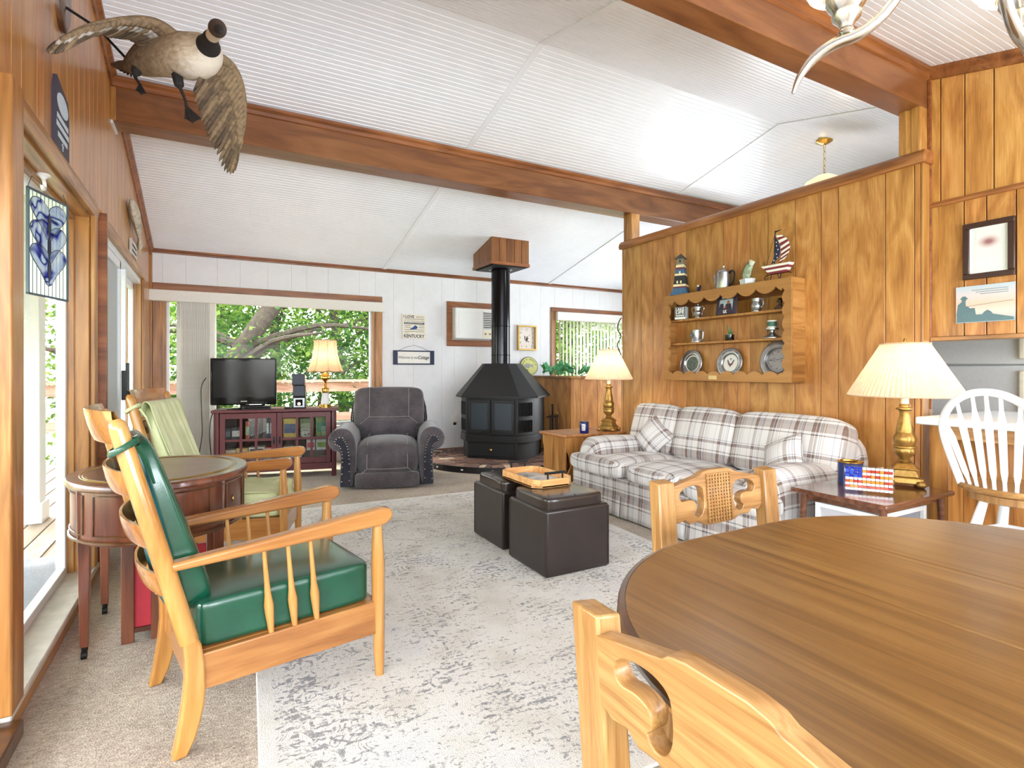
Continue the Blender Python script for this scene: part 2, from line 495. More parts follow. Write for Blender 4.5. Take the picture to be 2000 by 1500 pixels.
def carpet():
    m, nt, b = nodemat('beige_carpet')
    b.inputs['Roughness'].default_value = 1.0; b.inputs['Specular IOR Level'].default_value = 0.1; b.inputs['Sheen Weight'].default_value = 0.3
    tc = N(nt, 'ShaderNodeTexCoord')
    mp = N(nt, 'ShaderNodeMapping'); mp.inputs['Rotation'].default_value = (0, 0, 0.5); mp.inputs['Scale'].default_value = (1, 2.2, 1); nt.links.new(tc.outputs['Object'], mp.inputs[0])
    n1 = N(nt, 'ShaderNodeTexNoise'); n1.inputs['Scale'].default_value = 34; n1.inputs['Detail'].default_value = 6; n1.inputs['Roughness'].default_value = 0.7
    n2 = N(nt, 'ShaderNodeTexNoise'); n2.inputs['Scale'].default_value = 3; n2.inputs['Detail'].default_value = 3
    n3 = N(nt, 'ShaderNodeTexNoise'); n3.inputs['Scale'].default_value = 170; n3.inputs['Detail'].default_value = 3
    nt.links.new(mp.outputs[0], n1.inputs['Vector']); nt.links.new(tc.outputs['Object'], n2.inputs['Vector']); nt.links.new(tc.outputs['Object'], n3.inputs['Vector'])
    s = mathn(nt, 'ADD', mathn(nt, 'ADD', mathn(nt, 'MULTIPLY', n1.outputs[0], 0.45), mathn(nt, 'MULTIPLY', n2.outputs[0], 0.2)), mathn(nt, 'MULTIPLY', n3.outputs[0], 0.35))
    r = ramp(nt, [(0.36, rgba((116, 98, 80))), (0.5, rgba((180, 163, 142))), (0.62, rgba((222, 210, 190)))])
    nt.links.new(s, r.inputs[0]); nt.links.new(r.outputs[0], b.inputs['Base Color'])
    bumpnode(nt, b, mathn(nt, 'ADD', n1.outputs[0], n3.outputs[0]), 0.7, 0.02)
    return m

def rugmat(w, l):
    """distressed oriental pattern in charcoal on ivory; object coordinates, rug centred on the origin"""
    m, nt, b = nodemat('distressed_rug')
    b.inputs['Roughness'].default_value = 1.0; b.inputs['Specular IOR Level'].default_value = 0.08; b.inputs['Sheen Weight'].default_value = 0.25
    tc = N(nt, 'ShaderNodeTexCoord'); sp = N(nt, 'ShaderNodeSeparateXYZ'); nt.links.new(tc.outputs['Object'], sp.inputs[0])
    ax = mathn(nt, 'ABSOLUTE', sp.outputs[0]); ay = mathn(nt, 'ABSOLUTE', sp.outputs[1])
    ex = mathn(nt, 'SUBTRACT', w / 2, ax); ey = mathn(nt, 'SUBTRACT', l / 2, ay)
    e = mathn(nt, 'MINIMUM', ex, ey)                      # distance from the edge
    # mirrored coordinates make the motifs symmetric, as in a woven rug
    cm = N(nt, 'ShaderNodeCombineXYZ'); nt.links.new(ax, cm.inputs[0]); nt.links.new(ay, cm.inputs[1])
    def noise(scale, det=3, vec=cm.outputs[0], dist=0.0, sc=None):
        n = N(nt, 'ShaderNodeTexNoise'); n.inputs['Scale'].default_value = scale; n.inputs['Detail'].default_value = det; n.inputs['Distortion'].default_value = dist
        if sc:
            mp = N(nt, 'ShaderNodeMapping'); mp.inputs['Scale'].default_value = sc; nt.links.new(vec, mp.inputs[0]); vec = mp.outputs[0]
        nt.links.new(vec, n.inputs['Vector']); return n.outputs[0]
    def band(x, lo, hi):
        return mathn(nt, 'MULTIPLY', mathn(nt, 'GREATER_THAN', x, lo), mathn(nt, 'LESS_THAN', x, hi))
    # scrolls: thin iso-lines of a smooth noise
    sc1 = noise(8.5, 1.0, dist=1.2)
    l1 = mathn(nt, 'LESS_THAN', mathn(nt, 'ABSOLUTE', mathn(nt, 'SUBTRACT', mathn(nt, 'FRACT', mathn(nt, 'MULTIPLY', sc1, 9.0)), 0.5)), 0.17)
    vo = N(nt, 'ShaderNodeTexVoronoi'); vo.inputs['Scale'].default_value = 9.5; nt.links.new(cm.outputs[0], vo.inputs['Vector'])
    ring = mathn(nt, 'LESS_THAN', mathn(nt, 'ABSOLUTE', mathn(nt, 'SUBTRACT', mathn(nt, 'FRACT', mathn(nt, 'MULTIPLY', vo.outputs['Distance'], 4.2)), 0.5)), 0.16)
    pat = mathn(nt, 'MAXIMUM', mathn(nt, 'MULTIPLY', l1, 0.9), ring)
    # border stripes
    st = band(e, 0.10, 0.115)
    for lo, hi in ((0.15, 0.158), (0.40, 0.416), (0.44, 0.448), (0.47, 0.482), (0.66, 0.674), (0.70, 0.708)):
        st = mathn(nt, 'MAXIMUM', st, band(e, lo, hi))
    # wear: large patches, dashes across the weft, fine speckle
    raw = tc.outputs['Object']
    wear1 = noise(2.6, 3, raw); wear2 = noise(40, 3, raw, sc=(0.55, 2.0, 1)); wear3 = noise(75, 2, raw)
    keep = mathn(nt, 'ADD', mathn(nt, 'ADD', mathn(nt, 'MULTIPLY', wear1, 0.8), mathn(nt, 'MULTIPLY', wear2, 1.1)), mathn(nt, 'MULTIPLY', wear3, 0.75))
    kr = ramp(nt, [(0.0, (0, 0, 0, 1)), (1.0, (1, 1, 1, 1))])
    kr.color_ramp.elements[0].position = 0.53; kr.color_ramp.elements[1].position = 0.61
    nt.links.new(mathn(nt, 'MULTIPLY', keep, 0.405), kr.inputs[0])
    inner = mathn(nt, 'GREATER_THAN', e, 0.05)
    mask = mathn(nt, 'MULTIPLY', mathn(nt, 'MULTIPLY', mathn(nt, 'MAXIMUM', pat, st), kr.outputs[0]), inner)
    base = ramp(nt, [(0.3, rgba((208, 202, 190))), (0.55, rgba((226, 222, 214))), (0.75, rgba((214, 210, 208)))]); nt.links.new(noise(4, 4, raw), base.inputs[0])
    c = mixc(nt, mathn(nt, 'MULTIPLY', mask, 0.74), base.outputs[0], rgba((82, 84, 92)))
    grain = noise(260, 2, raw)
    gcol = ramp(nt, [(0.3, (0.80, 0.80, 0.80, 1)), (0.7, (1.0, 1.0, 1.0, 1))]); nt.links.new(grain, gcol.inputs[0])
    nt.links.new(mixc(nt, 1.0, c, gcol.outputs[0], 'MULTIPLY'), b.inputs['Base Color'])
    bumpnode(nt, b, mathn(nt, 'ADD', grain, mathn(nt, 'MULTIPLY', wear3, 0.6)), 0.5, 0.01)
    return m

# ------------------------------------------------------------------ the palette
PANEL = wood('honey_panel', (148, 96, 46), (180, 126, 64), (204, 154, 90), 'z', 3.4, 0.36, 3.2, 0.2, coat=0.12, swirl=2.2, fine=0.9)
PANEL_L = wood('honey_board', (150, 98, 47), (177, 124, 68), (196, 147, 88), 'z', 2.6, 0.30, 9.0, 0.22, coat=0.2, swirl=1.0)
PANEL_GAP = flat('panel_groove', (70, 40, 18), 0.8)
BEAM = wood('beam_wood', (98, 56, 28), (122, 75, 39), (141, 92, 53), 'x', 2.6, 0.34, 5.0, 0.1, coat=0.15)
TRIM = wood('trim_wood', (98, 55, 24), (132, 79, 39), (160, 103, 58), 'x', 2.6, 0.36, 7.0, 0.12)
TRIM_Z = wood('casing_wood', (118, 76, 34), (164, 112, 54), (192, 144, 80), 'z', 2.2, 0.34, 9.0, 0.12, coat=0.15)
TRIM_Y = wood('casing_wood_long', (120, 78, 36), (168, 118, 62), (200, 156, 98), 'y', 2.2, 0.34, 9.0, 0.12, coat=0.15)
CAPW = wood('cap_wood', (122, 73, 36), (158, 102, 55), (179, 124, 77), 'y', 2.6, 0.36, 8.0, 0.08)
MAPLE = wood('golden_maple', (152, 101, 44), (175, 123, 61), (188, 142, 82), 'z', 2.6, 0.26, 7.0, 0.05, coat=0.5)
MAPLE_X = wood('golden_maple_rail', (131, 80, 38), (159, 105, 53), (178, 128, 72), 'x', 2.6, 0.26, 7.0, 0.05, coat=0.5)
OAK = wood('light_oak', (123, 83, 40), (150, 108, 59), (167, 129, 80), 'z', 3.4, 0.36, 14.0, 0.05, coat=0.15, fine=1.1)
OAK_X = wood('light_oak_rail', (123, 83, 40), (152, 110, 61), (169, 131, 81), 'x', 3.4, 0.36, 14.0, 0.05, coat=0.15, fine=1.1)
TABLE = wood('walnut_brown_top', (94, 62, 28), (114, 78, 36), (132, 96, 50), 'y', 2.6, 0.30, 22.0, 0.0, coat=0.2, fine=1.0, bump=0.006, swirl=0.8)
DARKEDGE = wood('dark_edge', (58, 34, 16), (84, 52, 26), (108, 70, 38), 'x', 2, 0.3, 6, 0.0, coat=0.3)
MAHOG = wood('mahogany', (70, 36, 22), (104, 58, 38), (128, 76, 52), 'z', 2.6, 0.28, 7, 0.05, coat=0.4)
MAHOG_TOP = leather('tooled_leather_top', (92, 62, 44), (120, 84, 60), 0.28, 0.03, 300, 0.3)
SHELFW = wood('shelf_wood', (134, 88, 42), (168, 118, 60), (186, 138, 80), 'z', 3, 0.45, 9, 0.08)
SHELFF = wood('shelf_front', (150, 104, 54), (168, 120, 64), (180, 132, 76), 'x', 3, 0.5, 7, 0.0, swirl=0.8)
SHELFIN = wood('shelf_inside', (96, 54, 26), (128, 78, 40), (150, 96, 54), 'x', 3, 0.45, 9, 0.08)
WALLW = flat('painted_panel_wall', (226, 227, 228), 0.6, noise=0.03, nscale=8)
CEILW = flat('white_beadboard', (240, 244, 250), 0.28, noise=0.02, nscale=5, spec=0.5)
WHITE = flat('white_paint', (222, 223, 222), 0.4, noise=0.02)
WHITEPL = flat('white_plastic', (232, 232, 228), 0.45, noise=0.02)
ALU = flat('white_aluminium', (224, 228, 230), 0.35, noise=0.03)
VANE = translucent('blind_vane', (236, 234, 228), (240, 238, 232), 0.35, 20)
OFFW = flat('off_white_blind', (226, 224, 216), 0.6, noise=0.03)
CARPET = carpet()
BLACK = flat('black_plastic', (18, 18, 19), 0.35, noise=0.1)
BLACKG = flat('black_gloss', (12, 12, 13), 0.08, noise=0.05)
BOXW = wood('flue_box_wood', (100, 60, 30), (132, 84, 44), (156, 106, 60), 'z', 2.6, 0.4, 8, 0.12)
STOVE = flat('black_stove_paint', (20, 20, 22), 0.5, noise=0.1, nscale=60, bump=0.03)
PIPE = flat('black_flue', (26, 27, 31), 0.16, metal=0.6, noise=0.08)
IRON = flat('wrought_iron', (24, 23, 23), 0.55, metal=0.5, noise=0.15)
NICKEL = flat('brushed_nickel', (196, 192, 184), 0.2, metal=1.0, noise=0.04)
PEWTER = flat('pewter', (176, 178, 182), 0.32, metal=1.0, noise=0.08)
BRASS = flat('brass', (200, 160, 84), 0.22, metal=1.0, noise=0.06)
ANTGOLD = flat('antique_gold', (158, 122, 62), 0.36, metal=0.75, noise=0.25, nscale=60, bump=0.1)
GREENV = leather('green_vinyl', (8, 61, 44), (16, 79, 57), 0.2, 0.06, 200, 0.6)
TEALV = leather('teal_vinyl', (15, 69, 75), (28, 89, 92), 0.36, 0.05, 260, 0.2)
PALEV = leather('pale_green_vinyl', (176, 184, 132), (204, 208, 164), 0.42, 0.12, 60, 0.15)
GREYSUEDE = fabric('grey_suede', (58, 54, 59), (92, 85, 87), 110, 0.9, 0.2, 7, 0.35)
GREYSUEDE_D = fabric('dark_grey_welt', (36, 36, 44), (52, 52, 60), 110, 0.9, 0.15, 7, 0.2)
SEAM = flat('pale_stitching', (150, 142, 136), 0.8)
OTTO = leather('espresso_leather', (28, 20, 18), (40, 29, 26), 0.34, 0.06, 420, 0.25)
OTTO_TOP = leather('espresso_leather_lid', (32, 23, 20), (45, 33, 28), 0.22, 0.08, 300, 0.4)
PLAID = plaid()
RED = flat('barn_red_paint', (84, 25, 29), 0.42, noise=0.08)
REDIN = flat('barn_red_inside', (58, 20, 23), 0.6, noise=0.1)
LEDGE = flat('weathered_white_ledge', (190, 182, 170), 0.6, noise=0.12, nscale=14)
GLASS = glassy('window_glass', (0.97, 0.99, 0.98), 0.0)
CABGLASS = glassy('cabinet_glass', (0.92, 0.94, 0.93), 0.06)
SHADE = translucent('pleated_shade', (226, 204, 176), (234, 214, 188), 0.5)
SHADE_W = translucent('bell_shade', (214, 182, 146), (224, 194, 160), 0.45)
CREAM = flat('cream', (238, 230, 206), 0.6)
NAVY = flat('navy_paint', (26, 38, 68), 0.5)
INK = flat('black_ink', (24, 24, 26), 0.7)
PAPER = flat('paper_white', (240, 238, 230), 0.7)
BAMBOO = wood('bamboo', (190, 132, 74), (218, 164, 102), (232, 188, 130), 'x', 4, 0.4, 8, 0.05)
LEAF1 = translucent('leaf_mid', (54, 90, 31), (93, 125, 51), 0.5, 3)
LEAF2 = translucent('leaf_yellow', (96, 124, 50), (136, 157, 77), 0.55, 3)
LEAF3 = translucent('leaf_dark', (43, 76, 39), (71, 107, 54), 0.45, 3)
BARK = flat('bark', (70, 58, 47), 0.95, noise=0.4, nscale=14, bump=0.6)
DECKW = wood('weathered_deck', (110, 95, 82), (150, 133, 116), (175, 162, 146), 'y', 2, 0.8, 8, 0.15)
RAILW = wood('rail_wood', (150, 104, 86), (190, 146, 124), (214, 178, 156), 'x', 2, 0.8, 8, 0.1)
IVY = translucent('ivy_leaf', (40, 120, 66), (120, 196, 140), 0.3, 14, 0.4)
BRICKS = [flat('brick_%d' % i, c, 0.85, noise=0.22, nscale=30, bump=0.3) for i, c in enumerate([(110, 78, 66), (94, 66, 57), (130, 98, 82), (106, 84, 76), (188, 166, 142), (82, 62, 54)])]
# ================================================================== THE ROOM
XL, YB, XP, XK, XR, YN = -0.575, 7.055, 3.86, 3.95, 6.7, -2.5
RIDGE_Y, RIDGE_Z, SLOPE = 3.17, 3.375, 0.238
def cz(y): return RIDGE_Z - SLOPE * abs(y - RIDGE_Y)

floor = struct(O('floor', MB().box(XL - 0.09, XR, YN, YB + 0.02, -0.12, 0.0), CARPET), 'beige textured carpet over the whole room')

# ---- ceiling: backing, grooved panels, battens
def slope_slab(x0, x1, y0, y1, lo, hi):
    return [(x0, y0, cz(y0) + lo), (x1, y0, cz(y0) + lo), (x1, y1, cz(y1) + lo), (x0, y1, cz(y1) + lo)], [(x0, y0, cz(y0) + hi), (x1, y0, cz(y0) + hi), (x1, y1, cz(y1) + hi), (x0, y1, cz(y1) + hi)]
mb = MB()
for a, b in ((YN - 0.1, RIDGE_Y), (RIDGE_Y, YB + 0.15)):
    mb.hexa(*slope_slab(XL - 0.15, XR + 0.1, a, b, 0.02, 0.14))
ceiling = struct(O('ceiling', mb, CEILW), 'white beadboard ceiling sloping both ways from the ridge')
def bead_panel(x0, x1, y0, y1):
    step, gw, gd = 0.0415, 0.007, 0.004
    prof = []
    n = int(round((y1 - y0) / step))
    for i in range(n):
        a = y0 + (y1 - y0) * i / n; b = y0 + (y1 - y0) * (i + 1) / n
        prof += [(a, 0.0), (b - gw, 0.0), (b - gw + 0.0015, gd), (b - 0.0015, gd)]
    prof.append((y1, 0.0))
    V = []; Fs = []
    for y, g in prof:
        V += [(x0, y, cz(y) + g), (x1, y, cz(y) + g)]
    for i in range(len(prof) - 1):
        Fs.append((2 * i, 2 * i + 1, 2 * i + 3, 2 * i + 2))
    k = len(V)
    for y in (y0, y1): V += [(x0, y, cz(y) + 0.018), (x1, y, cz(y) + 0.018)]
    Fs.append((k, k + 2, k + 3, k + 1))
    return MB().add(V, Fs)
SEAMS = [XL - 0.02, 1.98, 4.53, XR]
for i in range(3):
    for a, b in ((RIDGE_Y, YB), (0.4, RIDGE_Y), (YN, 0.4)):
        O('ceiling_panel', bead_panel(SEAMS[i] + 0.001, SEAMS[i + 1] - 0.001, a, b), CEILW, ceiling, smooth=0)
for x in SEAMS[1:3]:
    for a, b in ((RIDGE_Y, YB), (YN, RIDGE_Y)):
        O('ceiling_batten', MB().hexa(*slope_slab(x - 0.026, x + 0.026, a, b, -0.008, 0.001)), CEILW, ceiling, bevel=0.003)

# ---- boards on a wall
def board_wall(parent, axis, face, back, edges, openings, zbot, ztop, mat, gap=0.004, name='board'):
    """vertical boards between the edges; openings: (a0, a1, z0, z1); face/back: board front and rear coordinate"""
    for a, b in zip(edges[:-1], edges[1:]):
        c = (a + b) / 2; iv = [(zbot, None)]
        for (o0, o1, z0, z1) in openings:
            if o0 - 1e-4 <= c <= o1 + 1e-4:
                new = []
                for lo, hi in iv:
                    top = hi if hi is not None else 99
                    if z0 > lo + 0.02: new.append((lo, min(z0, top)))
                    if z1 < top: new.append((max(lo, z1), hi))
                iv = new
        for lo, hi in iv:
            ta = hi if hi is not None else (ztop(a) if callable(ztop) else ztop)
            tb = hi if hi is not None else (ztop(b) if callable(ztop) else ztop)
            if min(ta, tb) - lo < 0.02: continue
            A, B = a + gap / 2, b - gap / 2
            L = []; Hh = []
            org = (0, c, lo) if axis == 'y' else (c, 0, lo)
            if axis == 'y':
                q = [(min(face, back), A), (max(face, back), A), (max(face, back), B), (min(face, back), B)]
                L = [(x, y - c, 0) for x, y in q]; Hh = [(x, y - c, (ta if y == A else tb) - lo) for x, y in q]
            else:
                q = [(A, min(face, back)), (B, min(face, back)), (B, max(face, back)), (A, max(face, back))]
                L = [(x - c, y, 0) for x, y in q]; Hh = [(x - c, y, (ta if x == A else tb) - lo) for x, y in q]
            O(name, MB().hexa(L, Hh), mat, parent, loc=org, bevel=0.0015, seg=1, smooth=0)
def spread(a, b, w, openings=(), jit=0.3, rnd=random.Random(3)):
    cuts = {round(a, 4), round(b, 4)}
    for o in openings:
        for e in o[:2]:
            if a < e < b: cuts.add(round(e, 4))
    cuts = sorted(cuts); out = [cuts[0]]
    for s, e in zip(cuts[:-1], cuts[1:]):
        n = max(1, int(round((e - s) / w)))
        pts = [s + (e - s) * (i + (rnd.uniform(-jit, jit) if 0 < i < n else 0)) / n for i in range(1, n + 1)]
        out += pts
    return out

# ---- back wall, painted white
WIN1 = (-0.46, 1.87, 0.45, 2.0)
WIN2 = (4.64, 6.30, 1.00, 2.03)
mb = MB()
y0, y1 = YB + 0.012, YB + 0.15
for x0, x1, z0, z1 in ((XL - 0.15, WIN1[0], -0.1, 2.5), (WIN1[0], WIN1[1], -0.1, WIN1[2]), (WIN1[0], WIN1[1], WIN1[3], 2.5), (WIN1[1], WIN2[0], -0.1, 2.5),
                       (WIN2[0], WIN2[1], -0.1, WIN2[2]), (WIN2[0], WIN2[1], WIN2[3], 2.5), (WIN2[1], XR + 0.1, -0.1, 2.5)):
    mb.box(x0, x1, y0, y1, z0, z1)
wall_back = struct(O('wall_back', mb, WALLW), 'white painted board wall with two windows behind the stove')
board_wall(wall_back, 'x', YB, YB + 0.012, spread(XL, XR, 0.27, (WIN1, WIN2)), (WIN1, WIN2), 0.0, 2.45, WALLW, 0.001, 'wall_board')

# ---- left wall, honey boards
OPW = (2.37, 3.70, 0.06, 1.99)
OPD = (4.03, 6.20, 0.02, 2.00)
OPN = (-2.2, 2.25, 0.06, 2.0)
mb = MB()
x0, x1 = XL - 0.14, XL - 0.012
def lw(ya, yb, za, zb):
    tops = (lambda y: min(zb, cz(y) + 0.02))
    mb.hexa([(x0, ya, za), (x1, ya, za), (x1, yb, za), (x0, yb, za)], [(x0, ya, tops(ya)), (x1, ya, tops(ya)), (x1, yb, tops(yb)), (x0, yb, tops(yb))])
for ya, yb, za, zb in ((YN, OPN[0], -.1, 9), (OPN[0], OPN[1], -.1, OPN[2]), (OPN[0], OPN[1], OPN[3], 9), (OPN[1], OPW[0], -.1, 9), (OPW[0], RIDGE_Y, OPW[3], 9), (RIDGE_Y, OPW[1], OPW[3], 9),
                       (OPW[0], OPW[1], -.1, OPW[2]), (OPW[1], OPD[0], -.1, 9), (OPD[0], OPD[1], -.1, OPD[2]), (OPD[0], OPD[1], OPD[3], 9), (OPD[1], YB + 0.15, -.1, 9)):
    lw(ya, yb, za, zb)
wall_left = struct(O('wall_left', mb, PANEL_GAP), 'honey coloured vertical board wall with window and sliding door')
edges = spread(0.0, RIDGE_Y, 0.125, (OPW, OPN)) + spread(RIDGE_Y, YB, 0.125, (OPW, OPD))[1:]
board_wall(wall_left, 'y', XL, XL - 0.012, edges, (OPW, OPD, OPN), 0.0, lambda y: cz(y), PANEL_L, 0.004, 'wall_board')

# ---- the divider behind the sofa (its own top, does not reach the ceiling)
PY0, PY1, PTOP = 1.745, 4.54, 2.44
wall_right = struct(O('wall_right', MB().box(XP + 0.012, XP + 0.11, PY0 + 0.0, PY1, 0, PTOP), PANEL_GAP), 'honey panelled divider wall behind the plaid sofa')
def ray_y(u, X):
    a = (u - 1000.0) / F_PX
    rx = math.sin(YAW) + a * math.cos(YAW); ry = math.cos(YAW) - a * math.sin(YAW)
    return ry * X / rx
pu = [1786, 1729, 1637, 1603, 1552.4, 1499.6, 1464.5, 1439.5, 1413.3, 1358.8, 1339.8, 1308.6, 1275.3, 1252.8, 1236.7, 1222]
pe = [PY0] + [ray_y(u, XP) for u in pu]
pe[-1] = PY1
board_wall(wall_right, 'y', XP, XP + 0.012, pe, (), 0.0, PTOP, PANEL, 0.005, 'wall_panel')
O('wall_end', MB().box(XP - 0.002, XP + 0.112, PY0 - 0.014, PY0, 0, PTOP), TRIM_Z, wall_right, bevel=0.004)
O('wall_end', MB().box(XP - 0.004, XP + 0.112, PY1, PY1 + 0.014, 0, PTOP), TRIM_Z, wall_right, bevel=0.004)
cap = [(XP - 0.03, PTOP - 0.012), (XP - 0.038, PTOP + 0.01), (XP - 0.03, PTOP + 0.045), (XP - 0.008, PTOP + 0.068), (XP + 0.12, PTOP + 0.068), (XP + 0.142, PTOP + 0.045), (XP + 0.148, PTOP + 0.01), (XP + 0.14, PTOP - 0.012)]
O('wall_cap', MB().prism(cap, PY0 - 0.03, PY1 + 0.03, 'y'), CAPW, wall_right, smooth=50)
for a, b in ((PY0, PY0 + 0.125), (4.405, 4.53)):
    p = O('post', MB().box(XP, XP + 0.11, a, b, PTOP + 0.066, 2.786), PANEL, wall_right, bevel=0.004)
    for yy in (a + 0.028, b - 0.028): O('post_strip', MB().box(XP - 0.006, XP, yy - 0.022, yy + 0.022, PTOP + 0.068, 2.786), TRIM_Z, p, bevel=0.002)

# ---- kitchen wall: boards above a pass-through
mb = MB()
mb.hexa([(XK + .012, YN, 1.335), (XK + .12, YN, 1.335), (XK + .12, PY0, 1.335), (XK + .012, PY0, 1.335)], [(XK + .012, YN, cz(YN) + .02), (XK + .12, YN, cz(YN) + .02), (XK + .12, PY0, cz(PY0) + .02), (XK + .012, PY0, cz(PY0) + .02)])
mb.box(XK + 0.012, XK + 0.12, YN, -1.2, 0, 1.335)
wall_kitchen = struct(O('wall_kitchen', mb, PANEL_GAP), 'honey panelled wall above the kitchen pass-through')
eu = sorted([PY0] + [ray_y(u, XK) for u in (1837, 1884, 1941)]); eu = [YN, -1.8, -1.2, -0.6, -0.1, 0.3, 0.7, 1.0, 1.2] + eu
board_wall(wall_kitchen, 'y', XK, XK + 0.012, eu, (), 2.17, lambda y: cz(y), PANEL, 0.006, 'wall_panel')
el = sorted([PY0] + [ray_y(u, XK) for u in (1882.7, 1926.7, 1984.8)]); el = [YN, -1.8, -1.2, -0.7, -0.2, 0.2, 0.55, 0.8, 1.1] + el
board_wall(wall_kitchen, 'y', XK, XK + 0.012, el, (), 1.35, 2.17, PANEL, 0.006, 'wall_panel')
O('wall_moulding', MB().prism([(XK + .002, 2.155), (XK - .014, 2.158), (XK - .018, 2.17), (XK - .010, 2.186), (XK + .002, 2.19)], YN, PY0, 'y'), CAPW, wall_kitchen)
O('wall_bottom_rail', MB().box(XK - 0.012, XK + 0.13, YN, PY0, 1.325, 1.35), TRIM_Y, wall_kitchen, bevel=0.004)
O('corner_strip', MB().box(XK - 0.014, XK + 0.001, PY0 - 0.022, PY0, 0.9, cz(PY0)), TRIM, wall_kitchen, bevel=0.004)
mb = MB()
mb.box(XR, XR + 0.1, YN, 1.0, 0, 3.4); mb.box(XR, XR + 0.1, 1.0, YB + 0.1, 0, 3.4)
struct(O('wall_far_right', mb, WALLW), 'pale wall of the rooms beyond the divider')
struct(O('wall_rear', MB().box(XL - 0.15, XR + 0.1, YN - 0.1, YN, 0, 3.4), WALLW), 'white wall behind the viewer')

# ---- beams
def beam(name, label, y0, y1, x0, x1):
    b = struct(O(name, MB().hexa([(x0, y0, 2.785), (x1, y0, 2.785), (x1, y1, 2.785), (x0, y1, 2.785)], [(x0, y0, cz(y0)), (x1, y0, cz(y0)), (x1, y1, cz(y1)), (x0, y1, cz(y1))]), BEAM, bevel=0.004), label)
    for s, y in ((-1, y0), (1, y1)):
        z = cz(y)
        pr = [(y, z - 0.075), (y + s * 0.012, z - 0.07), (y + s * 0.016, z - 0.045), (y + s * 0.034, z - 0.03), (y + s * 0.036, z - 0.002 - SLOPE * 0.036), (y, z + 0.001)]
        O('crown', MB().prism(pr, x0, x1, 'x'), TRIM, b, smooth=30)
    return b
b1 = beam('trim_1', 'brown ceiling beam nearer the stove, running across the room', 4.405, 4.605, XL, XR)
b2 = beam('trim_2', 'brown ceiling beam nearer the dining table, ending at the kitchen wall', 1.745, 1.89, XL, XK)
O('beam_strip', MB().box(XL, XL + 0.03, 4.385, 4.405, 2.785, 3.0), TRIM_Z, b1, bevel=0.003)
O('beam_end_cap', MB().box(XL, XL + 0.012, 4.40, 4.61, 2.765, 2.785), WHITE, b1)

# ---- crown along the walls
def rake(name, x, sx, y0, y1, label):
    V = []
    prof = [(0, -0.075), (0.012, -0.072), (0.016, -0.04), (0.036, -0.02), (0.038, 0.002), (0, 0.002)]
    mb = MB(); n = len(prof)
    for y in (y0, y1): V += [(x + sx * p, y, cz(y) + q) for p, q in prof]
    mb.add(V, [tuple(range(n)), tuple(range(2 * n - 1, n - 1, -1))] + [(i, (i + 1) % n, (i + 1) % n + n, i + n) for i in range(n)])
    return struct(O(name, mb, TRIM, smooth=30), label)
rake('trim_3', XL, 1, RIDGE_Y, 4.405, 'brown crown strip on the left wall between ridge and beam')
rake('trim_4', XL, 1, 4.605, YB, 'brown crown strip on the left wall beyond the beam')
rake('trim_5', XL, 1, 1.89, RIDGE_Y, 'brown crown strip on the left wall before the ridge')
rake('trim_6', XK, -1, YN, 1.745, 'brown crown strip on the kitchen wall')
struct(O('trim_7', MB().prism([(YB, 2.412), (YB - .012, 2.415), (YB - .016, 2.43), (YB - .03, 2.44), (YB - .03, cz(YB - .03)), (YB, cz(YB))], XL, XR, 'x'), TRIM, smooth=30), 'brown crown strip along the top of the white back wall')
struct(O('trim_8', MB().box(XL, XL + 0.022, YB - 0.022, YB, 0, 2.42), TRIM_Z, bevel=0.003), 'brown corner strip between the left wall and the back wall')
struct(O('baseboard_back', MB().box(1.95, 4.05, YB - 0.014, YB, 0, 0.06), TRIM, bevel=0.003), 'brown baseboard along the back wall')

# ---- window 1 (back wall, picture window)
w = T('window_1', 'wide picture window with honey wood casing behind the television', 'window'); w['kind'] = 'structure'
x0, x1, z0, z1 = WIN1
for nm, b in (('casing', (x0 - .092, x1 + .084, YB - .022, YB, z1, z1 + .09)), ('casing', (x0 - .092, x0, YB - .022, YB, z0 - .06, z1)), ('casing', (x1, x1 + .084, YB - .022, YB, z0 - .06, z1))):
    O(nm, MB().box(*b), TRIM_Z if b[5] == z1 else TRIM, w, bevel=0.005)
O('jamb', MB().box(x0 - .001, x0 + .03, YB, YB + .15, z0, z1), TRIM_Z, w); O('jamb', MB().box(x1 - .03, x1 + .001, YB, YB + .15, z0, z1), TRIM_Z, w)
O('head', MB().box(x0, x1, YB, YB + .15, z1 - .02, z1), TRIM, w)
O('sill', MB().box(x0 - .09, x1 + .08, YB - .06, YB + .15, z0 - .035, z0), WHITE, w, bevel=0.006)
for nm, b in (('frame_side', (x0 + .03, x0 + .06)), ('frame_side', (x1 - .06, x1 - .03)), ('mullion', (-.335, -.255))):
    O(nm, MB().box(b[0], b[1], YB + .06, YB + .11, z0, z1 - .02), ALU, w, bevel=0.004)
O('frame_bottom', MB().box(x0 + .03, x1 - .03, YB + .06, YB + .11, z0, z0 + .04), ALU, w, bevel=0.004)
O('frame_top', MB().box(x0 + .03, x1 - .03, YB + .06, YB + .11, z1 - .06, z1 - .02), ALU, w, bevel=0.004)
O('pane', MB().box(x0 + .06, -.335, YB + .083, YB + .087, z0 + .04, z1 - .06), GLASS, w); O('pane', MB().box(-.255, x1 - .06, YB + .083, YB + .087, z0 + .04, z1 - .06), GLASS, w)

